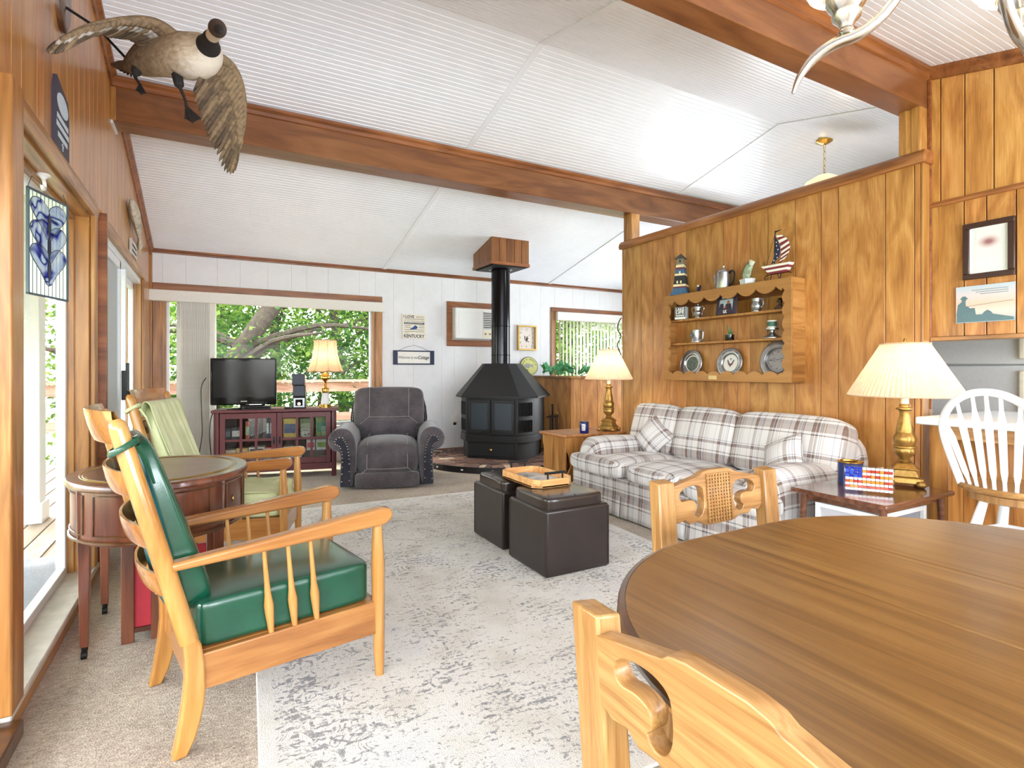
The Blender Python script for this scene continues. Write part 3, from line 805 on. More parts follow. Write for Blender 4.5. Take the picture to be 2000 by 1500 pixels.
# ---- window 2 (back wall, behind the divider)
w = T('window_2', 'window with vertical blind slats at the right of the stove', 'window'); w['kind'] = 'structure'
x0, x1, z0, z1 = WIN2
O('casing', MB().box(x0 - .075, x1 + .075, YB - .022, YB, z1, z1 + .07), TRIM, w, bevel=0.005)
O('casing', MB().box(x0 - .075, x0, YB - .022, YB, z0, z1), TRIM_Z, w, bevel=0.005); O('casing', MB().box(x1, x1 + .075, YB - .022, YB, z0, z1), TRIM_Z, w, bevel=0.005)
O('jamb', MB().box(x0 - .001, x0 + .03, YB, YB + .15, z0, z1), TRIM_Z, w); O('jamb', MB().box(x1 - .03, x1 + .001, YB, YB + .15, z0, z1), TRIM_Z, w)
O('frame_bottom', MB().box(x0 + .03, x1 - .03, YB + .06, YB + .11, z0, z0 + .04), ALU, w); O('frame_top', MB().box(x0 + .03, x1 - .03, YB + .06, YB + .11, z1 - .04, z1), ALU, w)
O('frame_side', MB().box(x0 + .03, x0 + .06, YB + .06, YB + .11, z0, z1), ALU, w)
O('pane', MB().box(x0 + .06, x1 - .03, YB + .083, YB + .087, z0 + .04, z1 - .04), GLASS, w)

# ---- window 3 (left wall, deep reveal with a low ledge)
w = T('window_3', 'tall left window with honey wood casing and a low white ledge', 'window'); w['kind'] = 'structure'
a, b, z0, z1 = OPW; GX = -0.665
def rounded_board(y0, y1, z0, z1, x0, x1, nm, mat, par):
    r = 0.018; pts = [(y0, z0), (y1, z0), (y1, z1 - r)] + [(y1 - r + r * math.cos(t * PI / 8), z1 - r + r * math.sin(t * PI / 8)) for t in range(1, 4)] + [(y1 - r, z1), (y0, z1)]
    return O(nm, MB().prism(pts, x0, x1, 'x'), mat, par, bevel=0.006)
rounded_board(2.235, 2.36, 0.07, 2.07, XL - 0.02, XL + 0.035, 'casing', TRIM_Z, w)
pr = [(XL, z1 - 0.005), (XL + .024, z1 - .005), (XL + .03, z1 + .03), (XL + .022, z1 + .075), (XL, z1 + .09)]
O('casing', MB().prism(pr, 2.36, 3.78, 'y'), TRIM_Y, w, smooth=50)
O('casing', MB().box(XL, XL + .024, b, b + .085, 0.06, z1 + .085), TRIM_Z, w, bevel=0.006)
O('casing', MB().box(XL, XL + .05, b + .19, b + .225, 0.0, z1 + .06), TRIM, w, bevel=0.004)
O('jamb', MB().box(XL - .14, XL, b - .022, b, z0, z1), TRIM_Z, w, bevel=0.003)
O('jamb_stop', MB().box(GX + .0, GX + .03, b - .04, b - .022, z0, z1), TRIM_Z, w, bevel=0.004)
O('head', MB().box(XL - .14, XL, a, b - .022, z1 - .022, z1), TRIM_Y, w)
O('head_stop', MB().box(GX, GX + .03, a, b - .022, z1 - .045, z1 - .022), TRIM_Y, w, bevel=0.004)
O('ledge', MB().box(XL - .14, XL + .03, a - .12, b + .1, 0.045, 0.072), LEDGE, w, bevel=0.006)
O('ledge_front', MB().box(XL - .02, XL + .028, a - .12, b + .1, 0.0, 0.046), TRIM_Y, w, bevel=0.004)
O('ledge_front', MB().box(XL - .14, XL + .06, 1.3, a - .12, 0.0, 0.052), DARKEDGE, w, bevel=0.006)
for bb in ((a, b - .022, z0 + .005, z0 + .05), (a, b - .022, z1 - .075, z1 - .045)):
    O('frame_rail', MB().box(GX - .04, GX, bb[0], bb[1], bb[2], bb[3]), ALU, w, bevel=0.004)
O('frame_stile', MB().box(GX - .04, GX, b - .075, b - .04, z0 + .05, z1 - .075), ALU, w, bevel=0.004)
O('pane', MB().box(GX - .022, GX - .018, a, b - .075, z0 + .05, z1 - .075), GLASS, w)

# ---- door 1 (sliding glass door)
d = T('door_1', 'white framed sliding glass door with grey screen panel', 'door'); d['kind'] = 'structure'
a, b, z0, z1 = OPD
O('casing', MB().prism([(XL, z1), (XL + .022, z1), (XL + .028, z1 + .03), (XL + .02, z1 + .07), (XL, z1 + .085)], a - .1, b + .12, 'y'), TRIM_Y, d, smooth=50)
O('casing', MB().box(XL, XL + .022, b, b + .10, 0, z1), TRIM_Z, d, bevel=0.005)
O('jamb', MB().box(XL - .14, XL, b - .02, b, 0, z1), TRIM_Z, d); O('jamb', MB().box(XL - .14, XL, a, a + .02, 0, z1), TRIM_Z, d)
O('track', MB().box(XL - .11, XL - .005, a + .02, b - .02, z1 - .05, z1), ALU, d, bevel=0.004)
O('threshold', MB().box(XL - .14, XL + .01, a + .02, b - .02, 0, .03), ALU, d, bevel=0.004)
scr = flat('grey_screen', (176, 182, 182), 0.8, noise=0.08, nscale=220, bump=0.2)
def leaf(y0, y1, x, nm, pane, pm, pth=.004):
    f = O(nm, MB().box(x - .018, x + .018, y0, y0 + .05, .03, z1 - .05).box(x - .018, x + .018, y1 - .05, y1, .03, z1 - .05).box(x - .018, x + .018, y0, y1, .03, .10).box(x - .018, x + .018, y0, y1, z1 - .11, z1 - .05), ALU, d, bevel=0.004)
    O(pane, MB().box(x - pth / 2, x + pth / 2, y0 + .05, y1 - .05, .10, z1 - .11), pm, f)
    return f
leaf(a + .02, 4.98, XL - .03, 'screen_door', 'screen_mesh', scr)
s2 = leaf(4.9, b - .02, XL - .075, 'sliding_panel', 'pane', GLASS)
O('handle', MB().box(XL - .006, XL + .03, 4.94, 4.965, .92, 1.14).box(XL - .02, XL + .0, 5.32, 5.35, .88, 1.2), BLACK, s2, bevel=0.004)
s3 = O('sliding_stile', MB().box(XL - .06, XL - .02, 5.30, 5.37, .03, z1 - .05), ALU, d, bevel=0.004)
# ================================================================== OUTSIDE
deck = T('deck', 'weathered board deck outside the left window and back window', 'deck', (0, 0, 0))
proto = None
for i in range(28):
    x = -4.3 + i * 0.142
    if x > XL - 0.2: break
    if proto is None: proto = O('deck_board', MB().box(-.066, .066, -2.0, 8.9, -.10, -.065), DECKW, deck, loc=(x, 0, 0), bevel=0.003)
    else: share(proto, (x, 0, 0))
proto = O('deck_board', MB().box(-.066, .066, 7.25, 8.9, -.10, -.065), DECKW, deck, loc=(XL - 0.08, 0, 0), bevel=0.003)
for i in range(1, 52): share(proto, (XL - 0.08 + i * .142, 0, 0))
m = O('patio_mat', MB().box(-2.2, -0.72, 1.0, 4.5, -.064, -.05), flat('grey_mat', (124, 126, 134), 0.95, noise=0.15, nscale=60, bump=0.3))
tag(m, 'grey outdoor mat on the deck beyond the left window', 'mat')
def rail_run(label, p0, p1, nposts, along):
    r = T('deck_railing', label, 'railing', (0, 0, 0), group='deck railings')
    v0, v1 = Vector(p0), Vector(p1)
    up = (0, 0, 1)
    O('top_rail', MB().bar(v0 + Vector((0, 0, .97)), v1 + Vector((0, 0, .97)), .14, .035), RAILW, r)
    O('face_rail', MB().bar(v0 + Vector((0, 0, .875)), v1 + Vector((0, 0, .875)), .035, .14), RAILW, r)
    O('lower_rail', MB().bar(v0 + Vector((0, 0, .42)), v1 + Vector((0, 0, .42)), .035, .12), RAILW, r)
    for i in range(nposts):
        q = v0.lerp(v1, (i + .5) / nposts)
        O('post', MB().box(q.x - .045, q.x + .045, q.y - .045, q.y + .045, -.10, .95), RAILW, r)
rail_run('pinkish wood deck railing outside the back window', (-4.3, 8.75, 0), (7.0, 8.75, 0), 6, 'x')
rail_run('pinkish wood deck railing outside the left window', (-3.9, -1.5, 0), (-3.9, 8.7, 0), 5, 'y')
pc = T('porch_roof', 'white boarded porch roof above the deck', 'roof')
pp = O('roof_board', MB().box(-.072, .072, -1.5, 5.9, 2.50, 2.52), WHITE, pc, loc=(-0.86, 0, 0))
for i in range(1, 20): share(pp, (-0.86 - i * .147, 0, -i * .012))
O('roof_beam', MB().box(-3.75, -0.75, 5.62, 5.75, 2.22, 2.5), WHITE, pc, bevel=0.005)
O('roof_beam', MB().box(-3.75, -3.62, -1.5, 5.7, 1.98, 2.26), WHITE, pc, bevel=0.005)
p = T('porch_post', 'white square porch post outside the left window', 'post', (-1.27, 5.66, -.066))
O('shaft', MB().box(-.09, .09, -.09, .09, 0.02, 2.29), WHITE, p, bevel=0.008)
O('base_block', MB().box(-.11, .11, -.11, .11, 0, .16), WHITE, p, bevel=0.008)
u = T('patio_umbrella', 'folded dark patio umbrella leaning beyond the left window', 'umbrella', (-1.05, 3.28, -.05))
O('canopy', MB().tube([(0, 0, .25), (.0, .06, .5), (0.0, .14, .82), (.0, .20, 1.02)], [.03, .045, .035, .018], 10), flat('dark_canvas', (38, 44, 52), 0.9, noise=.2), u)
O('pole', MB().tube([(0, -.05, 0.0), (0, 0, .26)], .014, 8), IRON, u)
O('tip', MB().tube([(0, .20, 1.02), (0, .235, 1.10)], [.016, .008], 8), WHITEPL, u)

gr = O('lawn', MB().box(-40, 45, 9.2, 60, -2.2, -2.0).box(-40, -4.6, -20, 9.2, -2.2, -2.0), flat('grass', (96, 124, 60), 0.95, noise=.3, nscale=3))
tag(gr, 'green ground below the deck', 'ground'); gr['kind'] = 'structure'

def tree(label, x, y, h, r, nleaf, mats, seed, lean=(0, 0), tr=0.14, zc=None, base=-2.0, lsize=0.15):
    rnd = random.Random(seed); nleaf = int(nleaf * 1.8); lsize *= .74
    t = T('tree', label, 'tree', (x, y, base), group='trees outside the windows')
    mb = MB()
    top = Vector((lean[0], lean[1], h * 0.8))
    path = smoothpts([(0, 0, 0), (lean[0] * .25 + .06, lean[1] * .25, h * .28), (lean[0] * .6 - .05, lean[1] * .6, h * .55), tuple(top)], 5)
    mb.tube(path, [lerp(tr, tr * .3, i / (len(path) - 1)) for i in range(len(path))], 9)
    tips = []
    for k in range(9):
        t0 = rnd.uniform(.35, .95); p = path[int(t0 * (len(path) - 1))]
        an = rnd.uniform(0, 2 * PI); L = r * rnd.uniform(.5, .95)
        q = p + Vector((math.cos(an) * L, math.sin(an) * L, rnd.uniform(.1, .9) * L))
        mid = p.lerp(q, .5) + Vector((0, 0, .1 * L))
        mb.tube(smoothpts([p, mid, q], 4), [lerp(tr * .42 * (1.2 - t0), .012, i / 8) for i in range(9)], 6)
        tips.append((mid, q))
    O('trunk', mb, BARK, t)
    # foliage: leaf blades gathered in sprays
    mb = MB()
    V = []; Fs = []; Mi = []
    zc = h * .72 if zc is None else zc
    sprays = []
    for k in range(max(20, nleaf // 60)):
        an = rnd.uniform(0, 2 * PI); el = rnd.uniform(-.9, 1); rr = r * rnd.uniform(.45, 1.0)
        c = Vector((lean[0] * .7 + math.cos(an) * rr * math.sqrt(max(0, 1 - el * el * .6)), lean[1] * .7 + math.sin(an) * rr * math.sqrt(max(0, 1 - el * el * .6)), zc + el * h * .42))
        sprays.append((c, rnd.uniform(.25, .6), rnd.randrange(3)))
    for i in range(nleaf):
        c, sr, mi = sprays[i % len(sprays)]
        p = c + Vector((rnd.gauss(0, sr), rnd.gauss(0, sr), rnd.gauss(0, sr * .55)))
        d = Vector((rnd.gauss(0, 1), rnd.gauss(0, 1), rnd.gauss(-.5, .6))).normalized()
        s = d.cross(Vector((rnd.gauss(0, .5), rnd.gauss(0, .5), 1))).normalized()
        L = lsize * rnd.uniform(.6, 1.25); Wd = L * .34
        b = len(V); nz = d.cross(s) * Wd * .35
        V += [tuple(p), tuple(p + d * L * .45 + s * Wd + nz), tuple(p + d * L), tuple(p + d * L * .45 - s * Wd + nz)]
        Fs += [(b, b + 1, b + 2), (b, b + 2, b + 3)]; Mi += [mi, mi]
    mb.v, mb.f, mb.m = V, Fs, Mi
    me = mb.mesh('foliage')
    for m_ in mats: me.materials.append(m_)
    o = bpy.data.objects.new('foliage', me); COL.objects.link(o); o.parent = t; o['kind'] = 'stuff'
    return t
TM = [LEAF1, LEAF2, LEAF3]
tree('tree with a thick trunk leaning right, behind the television window', -1.3, 10.0, 9.0, 2.6, 6000, TM, 1, (4.6, .3), .24, zc=8.6)
tree('leafy tree seen above the television through the back window', 2.6, 12.4, 8.0, 2.6, 7000, [LEAF2, LEAF1, LEAF3], 2, (-.3, 0), .16)
tree('dark slim tree in the middle of the back window', 1.2, 13.6, 9.0, 2.4, 6500, [LEAF3, LEAF1, LEAF2], 3, (.2, 0), .17)
tree('bright tree at the left edge of the back window', -1.6, 12.6, 8.0, 2.4, 6500, [LEAF2, LEAF1, LEAF2], 4, (.2, 0), .15)
tree('tree by the right edge of the back window casing', 3.9, 14.5, 9.5, 2.8, 6500, TM, 5, (-.5, 0), .2)
tree('tall backdrop tree far behind the deck railing', 0.2, 18.5, 12, 4.2, 7500, [LEAF2, LEAF2, LEAF1], 6, (0, 0), .25, lsize=.26)
tree('tall backdrop tree right of the deck', 5.6, 18.0, 12, 4.2, 7500, [LEAF1, LEAF2, LEAF2], 7, (0, 0), .25, lsize=.26)
tree('sunny tree behind the slatted blind window', 6.3, 10.8, 7.0, 2.2, 7500, [LEAF2, LEAF1, LEAF2], 8, (0, .2), .12)
tree('second sunny tree behind the slatted blind window', 8.4, 11.8, 7.4, 2.5, 7500, [LEAF1, LEAF2, LEAF2], 9, (0, .2), .14)
tree('backdrop tree behind the slatted blind window', 11.0, 16.0, 11, 3.8, 6500, [LEAF2, LEAF1, LEAF2], 14, (0, 0), .22, lsize=.24)
tree('pale sunny tree seen through the left window', -4.9, 10.2, 7.5, 2.4, 7000, [LEAF2, LEAF1, LEAF2], 10, (.3, 0), .14)
tree('tree beyond the left end of the deck', -7.2, 13.0, 9, 3.0, 6500, [LEAF1, LEAF2, LEAF3], 11, (0, 0), .18, lsize=.2)
tree('tree beside the deck left of the porch post', -6.4, 8.0, 7.5, 2.2, 6000, [LEAF2, LEAF1, LEAF2], 12, (0, 0), .14)
tree('low bushy tree below the back window', 1.8, 10.6, 3.6, 1.5, 5000, [LEAF1, LEAF3, LEAF2], 13, (0, 0), .09, zc=2.2, lsize=.13)
tree('low bushy tree below the left of the back window', -0.6, 10.5, 3.4, 1.4, 4500, [LEAF1, LEAF2, LEAF3], 15, (0, 0), .09, zc=2.1, lsize=.13)
# ================================================================== RUG AND SEATING
RW, RL = 2.38, 3.52
rug = O('area_rug', MB().box(-RW / 2, RW / 2, -RL / 2, RL / 2, 0, .012), rugmat(RW, RL), loc=(1.375, 2.93, 0.0), rot=(0, 0, math.radians(-3.0)), bevel=0.005)
tag(rug, 'ivory area rug with a distressed charcoal oriental pattern', 'rug')
RZ = .012

# ---- spindle-armed easy chairs
def armchair(name, label, loc, rz, seatm, backm, rearm, loose=False):
    t = T(name, label, 'armchair', loc, rz, 'wooden easy chairs at the drum table')
    hw = .245
    legp = [(-.028, 0), (.012, 0), (.034, .045), (.047, .09), (.058, .14), (.061, .19), (.058, .263), (.050, .32), (.034, .356), (.016, .366), (0, .351), (.006, .29), (.007, .234), (.002, .17), (-.006, .11), (-.016, .05)]
    prof_arm = [(-.026, .556), (.271, .562), (.60, .570), (.63, .568), (.66, .575), (.682, .592), (.686, .613), (.672, .630), (.648, .636), (.557, .629), (.271, .603), (-.03, .581)]
    d = Vector((-.175, 0, .68)).normalized()
    for s in (-1, 1):
        y = s * hw
        O('leg', MB().prism(legp, y - .022, y + .022, 'y'), MAPLE, t, bevel=0.007)
        a, b = Vector((.019, y, .335)), Vector((-.158, y, 1.0))
        O('back_post', MB().tube([a, a.lerp(b, .5), a.lerp(b, .97), a.lerp(b, 1.0), a.lerp(b, 1.015)], [.0275, .0265, .024, .020, .010], 12), MAPLE, t)
        O('arm', MB().prism(prof_arm, y - .026, y + .026, 'y'), MAPLE_X, t, bevel=0.009)
        O('leg', MB().tube([(.640, y, 0), (.638, y, .12), (.635, y, .30), (.634, y, .42), (.632, y, .50), (.632, y, .575)], [.0155, .021, .0235, .025, .021, .017], 12), MAPLE, t)
        O('side_rail', MB().prism([(.05, .178), (.625, .172), (.622, .292), (.05, .288)], y - .012, y + .012, 'y'), MAPLE_X, t, bevel=0.004)
        for xb, xt in ((.255, .231), (.331, .307), (.405, .382)):
            P = [Vector((lerp(xb, xt, k), y, lerp(.285, .568, k))) for k in (0, .12, .25, .34, .45, .6, .8, 1)]
            O('spindle', MB().tube(P, [.009, .0115, .0145, .0155, .011, .0085, .0075, .007], 10), MAPLE, t)
    O('front_rail', MB().box(.618, .642, -hw, hw, .175, .285), MAPLE_X, t, bevel=0.004)
    O('rear_rail', MB().box(.02, .045, -hw, hw, .19, .30), MAPLE_X, t, bevel=0.004)
    # bowed back slats
    for k, (f, hgt) in enumerate(((.975, .10), (.72, .078), (.48, .075), (.25, .075))):
        c = Vector((.019, 0, .335)).lerp(Vector((-.158, 0, 1.0)), f)
        mb = MB()
        def fn(a, b, c=c, hgt=hgt):
            yy = lerp(-hw, hw, a); bow = .052 * (1 - (yy / hw) ** 2)
            th = PI * 2 * b; q = Vector((-bow + .008 * math.cos(th), yy, 0)); return tuple(Vector((c.x, 0, c.z)) + q + d * (hgt / 2 * max(-1, min(1, 1.35 * math.sin(th)))))
        mb.grid(fn, 16, 12)
        O('back_slat', mb, MAPLE_X, t)
    O('seat_deck', MB().box(.05, .62, -hw + .012, hw - .012, .262, .291), MAPLE_X, t)
    mb = MB().pillow((.328, 0, .362), (.570, .464, .146), 14, 14, (0, 0, .012))
    cu = O('seat_cushion', mb, seatm, t)
    for zz in (.422, .302):
        rr = [(.325 + .279 * max(-1, min(1, 1.22 * math.cos(a))), .2245 * max(-1, min(1, 1.22 * math.sin(a))), zz) for a in [2 * PI * i / 40 for i in range(40)]]
        O('welt', MB().tube(rr, .004, 6, closed=True), seatm, cu)
    # back cushion: lies on the slats, belly forward
    mb = MB()
    mb.pillow((0, 0, 0), (.10, .42, .58), 5, 14, (.012, 0, 0))
    mb.v = [(x * (1.0 - .55 * (z + .29) / .58) + (.012 if x > 0 else 0) * (1 - (z + .29) / .58), y, z) for x, y, z in mb.v]
    mb.v = [(x - (.035 * (1 - (y / .22) ** 2) if x < 0 else .0), y, z) for x, y, z in mb.v]
    M = Matrix.Translation(Vector((.019, 0, .335)).lerp(Vector((-.158, 0, 1.0)), .48) + Vector((.050, 0, .012))) @ Matrix.Rotation(-math.atan2(.177, .665), 4, 'Y')
    mb.xform(M)
    mi = []
    me = mb.mesh('back_cushion'); finish(me, [backm, rearm], 45)
    Mi = M.to_3x3().inverted()
    for p in me.polygons:
        if (Mi @ p.normal).x < -.3: p.material_index = 1
    cu2 = O('back_cushion', me, None, t)
    if loose:   # slip cover thrown over the top
        mb = MB()
        def fn2(a, b):
            y = lerp(-.228, .222, a); ang = b
            wv = .010 * math.sin(a * 40 + b * 6) * (1 - abs(b - .4)) + .006 * math.sin(a * 17)
            if b < .75: x, z = .066 - .036 * b / .75 + wv * .6, lerp(-.30, .285, b / .75)
            else:
                k = (b - .75) / .25; th = k * PI; x, z = .022 * math.cos(th) + .008 + wv * .4 - (0.02 * k), .285 + .03 * math.sin(th) - .10 * max(0, k - .5)
            return tuple(M @ Vector((x, y, z)))
        mb.grid(fn2, 40, 28); o = O('slip_cover', mb, backm, cu2, smooth=180)
        so = o.modifiers.new('s', 'SOLIDIFY'); so.thickness = .004
        mb = MB()
        def fn3(a, b):
            wv = .006 * math.sin(a * 20) * math.sin(b * 23)
            return (lerp(.03, .62, a), lerp(-.236, .236, b), .440 + wv - (.10 * max(0, a - .9) / .1 if a > .9 else 0))
        mb.grid(fn3, 24, 20); o = O('slip_cover', mb, backm, cu, smooth=180); so = o.modifiers.new('s', 'SOLIDIFY'); so.thickness = .004
    for s in (-1, 1):   # ties around the posts
        p = Vector((.019, s * hw, .335)).lerp(Vector((-.158, s * hw, 1.0)), .90)
        R = [p + Vector((.034 * math.cos(a), .031 * math.sin(a), .02 * math.cos(a))) for a in [2 * PI * i / 16 for i in range(16)]]
        O('tie', MB().tube(R, .006, 6, closed=True, flat=((0, 0, 1), 1.8)), backm, cu2)
        O('tie', MB().tube([p + Vector((.03, 0, .0)), p + Vector((.055, -s * .02, -.05)), p + Vector((.075, -s * .03, -.12))], [.008, .006, .004], 6), backm, cu2)
    return t
armchair('easy_chair', 'golden wooden easy chair with green vinyl cushions in the foreground', (-.076 - .245 * -math.sin(math.radians(11.3)) * 1.0 - .096, 1.90 + .245 * math.cos(math.radians(11.3)), 0), math.radians(11.3), GREENV, GREENV, TEALV)
armchair('easy_chair', 'golden wooden easy chair with pale green covers behind the drum table', (-.17, 3.83, 0), math.radians(-16.3), PALEV, PALEV, PALEV, True)

# ---- grey recliner
def recliner():
    t = T('recliner', 'dark grey suede recliner with rolled nailhead arms', 'recliner', (1.485, 5.17, 0), math.radians(-17.7))
    O('base', MB().box(-.37, .37, .05, .80, .02, .16), GREYSUEDE_D, t, bevel=.01)
    for s in (-1, 1):
        # arm section in xz: outer side up into a scroll
        sec = [(.33, .03), (.30, .20), (.295, .38), (.315, .50), (.36, .565), (.42, .585), (.48, .575), (.53, .535), (.553, .475), (.54, .415), (.50, .375), (.455, .36), (.435, .30), (.440, .18), (.446, .03)]
        sec = [tuple(p)[:2] for p in smoothpts([(a, b, 0) for a, b in sec], 3)]
        arm = O('arm', MB().prism([(s * a, b) for a, b in sec], .035, .74, 'y'), GREYSUEDE, t, bevel=.016, seg=3)
        pan = [(.345, .03), (.345, .25), (.352, .36), (.372, .44), (.41, .49), (.455, .50), (.492, .475), (.492, .44), (.462, .425), (.442, .40), (.430, .34), (.428, .22), (.438, .03)]
        pan = [tuple(p)[:2] for p in smoothpts([(a, b, 0) for a, b in pan], 3)]
        fp = O('arm_front', MB().prism([(s * a, b) for a, b in pan], .012, .05, 'y'), GREYSUEDE_D, arm, bevel=.006)
        mb = MB()
        acc = 0; last = None
        for p in pan:
            q = Vector((s * p[0], .009, p[1]))
            if q.z < .045: last = q; continue
            c = Vector((s * .41, .009, q.z)); q = q + (c - q).normalized() * .010
            if last is None or (q - last).length > .019:
                mb.lathe([(0.0001, -.003), (.0062, -.001), (.0062, .001), (0.0001, .004)], 8)
                n = 32; M = Matrix.Translation(q) @ Matrix.Rotation(PI / 2, 4, 'X'); mb.xform(M, len(mb.v) - n); last = q
        O('nailhead_trim', mb, NICKEL, fp, kind='stuff')
        # gathered pleats in the scroll
        for k in range(7):
            a = PI * (.05 + .95 * k / 6); c = Vector((s * .452, .034, .472))
            dirv = Vector((s * math.cos(a), 0, math.sin(a)))
            O('pleat', MB().tube([c + dirv * .05, c + dirv * .098], [.003, .0012], 5), GREYSUEDE_D, arm)
    # seat, footrest, back
    mb = MB().pillow((0, .34, .275), (.605, .70, .33), 4.5, 14, (0, 0, .035))
    se = O('seat_cushion', mb, GREYSUEDE, t)
    def seat_z(x, y): return .448 - .12 * max(0, (.12 - y) / .12) ** 2
    for pts in ([(-.19, .50, .478), (-.19, .25, .482), (-.19, .10, .45), (-.19, .02, .38), (-.19, -.012, .26), (-.19, -.012, .20)], [(.19, .50, .478), (.19, .25, .482), (.19, .10, .45), (.19, .02, .38), (.19, -.012, .26), (.19, -.012, .20)], [(-.19, -.014, .20), (0, -.016, .195), (.19, -.014, .20)], [(-.19, -.012, .20), (-.25, -.004, .15)], [(.19, -.012, .20), (.25, -.004, .15)]):
        O('stitching', MB().tube(smoothpts(pts, 4), .0022, 5), SEAM, se)
    fr = O('footrest', MB().pillow((0, .05, .085), (.61, .14, .15), 7, 10, (0, -.01, 0)), GREYSUEDE, t)
    lb = O('lumbar_roll', MB().pillow((0, .66, .50), (.60, .20, .26), 4, 10), GREYSUEDE, t)
    M = Matrix.Translation((0, .76, .725)) @ Matrix.Rotation(math.radians(-14), 4, 'X')
    mb = MB().pillow((0, 0, -.012), (.74, .25, .455), 6.5, 16, (0, -.02, .012)); mb.xform(M)
    bk = O('back_cushion', mb, GREYSUEDE, t)
    for pts in ([(-.205, -.147, .19), (-.205, -.150, 0), (-.205, -.150, -.12)], [(.205, -.147, .19), (.205, -.150, 0), (.205, -.150, -.12)], [(-.205, -.150, -.12), (0, -.152, -.125), (.205, -.150, -.12)], [(-.205, -.150, -.12), (-.30, -.12, -.19)], [(.205, -.150, -.12), (.30, -.12, -.19)]):
        O('stitching', MB().tube([M @ Vector(p) for p in pts], .0022, 5), SEAM, bk)
    for s in (-1, 1):
        w = [(.33, .50), (.40, .52), (.408, .62), (.395, .74), (.37, .83), (.33, .86)]
        wing = O('back_wing', MB().prism([(s * a, b) for a, b in w], .72, .90, 'y'), GREYSUEDE_D, t, bevel=.012)
        mb = MB()
        for k in range(16):
            z = lerp(.545, .83, k / 15); x = s * (lerp(.398, .372, max(0, (z - .62)) / .22) - .013)
            n0 = len(mb.v); mb.lathe([(0.0001, -.003), (.006, 0), (0.0001, .004)], 8); mb.xform(Matrix.Translation((x, .716, z)) @ Matrix.Rotation(PI / 2, 4, 'X'), n0)
        O('nailhead_trim', mb, NICKEL, wing, kind='stuff')
    O('back_panel', MB().pillow((0, .86, .55), (.74, .12, .70), 6, 8), GREYSUEDE, t)
    return t
recliner()

# ---- plaid sofa (faces -X)
def uv_sofa(co, n):
    if abs(n.y) > .75: return (co.x * 1.0 + .07, co.z)
    return (co.y, co.z - co.x)
def uv_arm(co, n):
    if n.x < -.75: return (co.y, co.z)
    return (co.x, co.z + co.y * .9)
def plaid_obj(name, mb, par, uvf=uv_sofa, **k):
    mb.uv = uvf
    return O(name, mb, PLAID, par, **k)
S0 = Vector((2.74, 2.95, 0))
sofa = T('sofa', 'brown grey and white plaid three-seat sofa against the panelled divider', 'sofa', tuple(S0))
plaid_obj('frame', MB().box(.05, .98, -.96, .96, .10, .30), sofa, bevel=.012)
plaid_obj('front_band', MB().box(.025, .06, -.965, .965, .165, .30), sofa, bevel=.008)
for a, b in ((-.965, -.335), (-.325, .325), (.335, .965)):
    def skirt(i, j, a=a, b=b):
        return (.028 - .004 * math.sin(i * 9 + a * 7) * (1 - j) - .012 * (1 - j), lerp(a, b, i), lerp(.012, .172, j))
    mb = MB().grid(skirt, 14, 4); o = plaid_obj('skirt_panel', mb, sofa, smooth=180); so = o.modifiers.new('s', 'SOLIDIFY'); so.thickness = .006
for y in (-.965, .965):
    plaid_obj('skirt_side', MB().box(.05, .98, y - .006, y + .006, .012, .17), sofa)
for k, (a, b) in enumerate(((.305, .995), (-.295, .295), (-.995, -.305))):
    if k == 1:
        mb = MB().pillow((.33, (a + b) / 2, .365), (.70, b - a, .145), 5, 12, (0, 0, .02))
    else:
        s = 1 if k == 0 else -1
        mb = MB().pillow((.33, s * .50, .365), (.70, .40, .145), 5, 12, (0, 0, .02))
        mb.pillow((.055, s * .65, .365), (.15, .69, .145), 4, 12, (0, 0, .004))
    c = plaid_obj('seat_cushion', mb, sofa)
for s in (-1, 1):
    mb = MB()
    def armf(i, j, s=s):
        x = lerp(.085, .98, i); th = 2 * PI * j; w, h = .145, .235
        ct, stt = math.cos(th), math.sin(th)
        ex = .62
        yy = w * math.copysign(abs(ct) ** ex, ct); zz = h * math.copysign(abs(stt) ** ex, stt)
        e = min(1, i * 14, (1 - i) * 14 + .6); e = .80 + .2 * math.sqrt(max(0, e))
        return (x, s * .835 + yy * e, .325 + zz * e + .01 * math.sin(i * 6) * (stt > 0))
    mb.grid(armf, 28, 28)
    n0 = len(mb.v); ring = [armf(0, j / 28) for j in range(28)]
    mb.v += ring + [(.078, s * .835, .33)]
    mb.f += [(n0 + k, n0 + (k + 1) % 28, n0 + 28) for k in range(28)]; mb.m += [0] * 28
    ar = plaid_obj('arm', mb, sofa, uv_arm)
    plaid_obj('arm_front', MB().box(.075, .12, s * .835 - .11, s * .835 + .11, .12, .36), ar, bevel=.02)
M = None
mb = MB().pillow((.97, 0, .42), (.17, 1.92, .70), 5, 14)
plaid_obj('back_frame', mb, sofa)
for a, b in ((.445, .975), (-.145, .435), (-.965, -.155)):
    mb = MB().pillow((0, 0, 0), (.20, b - a + .015, .445), 6.5, 16, (-.03, 0, .012))
    mb.uv = lambda co, n, m=(a + b) / 2: ((co.y + m, co.z) if abs(n.y) < .75 else (co.x, co.z))
    me = mb.mesh('back_cushion'); finish(me, PLAID, 60)
    c = O('back_cushion', me, None, sofa, loc=(.775, (a + b) / 2, .605), rot=(0, math.radians(16), 0))
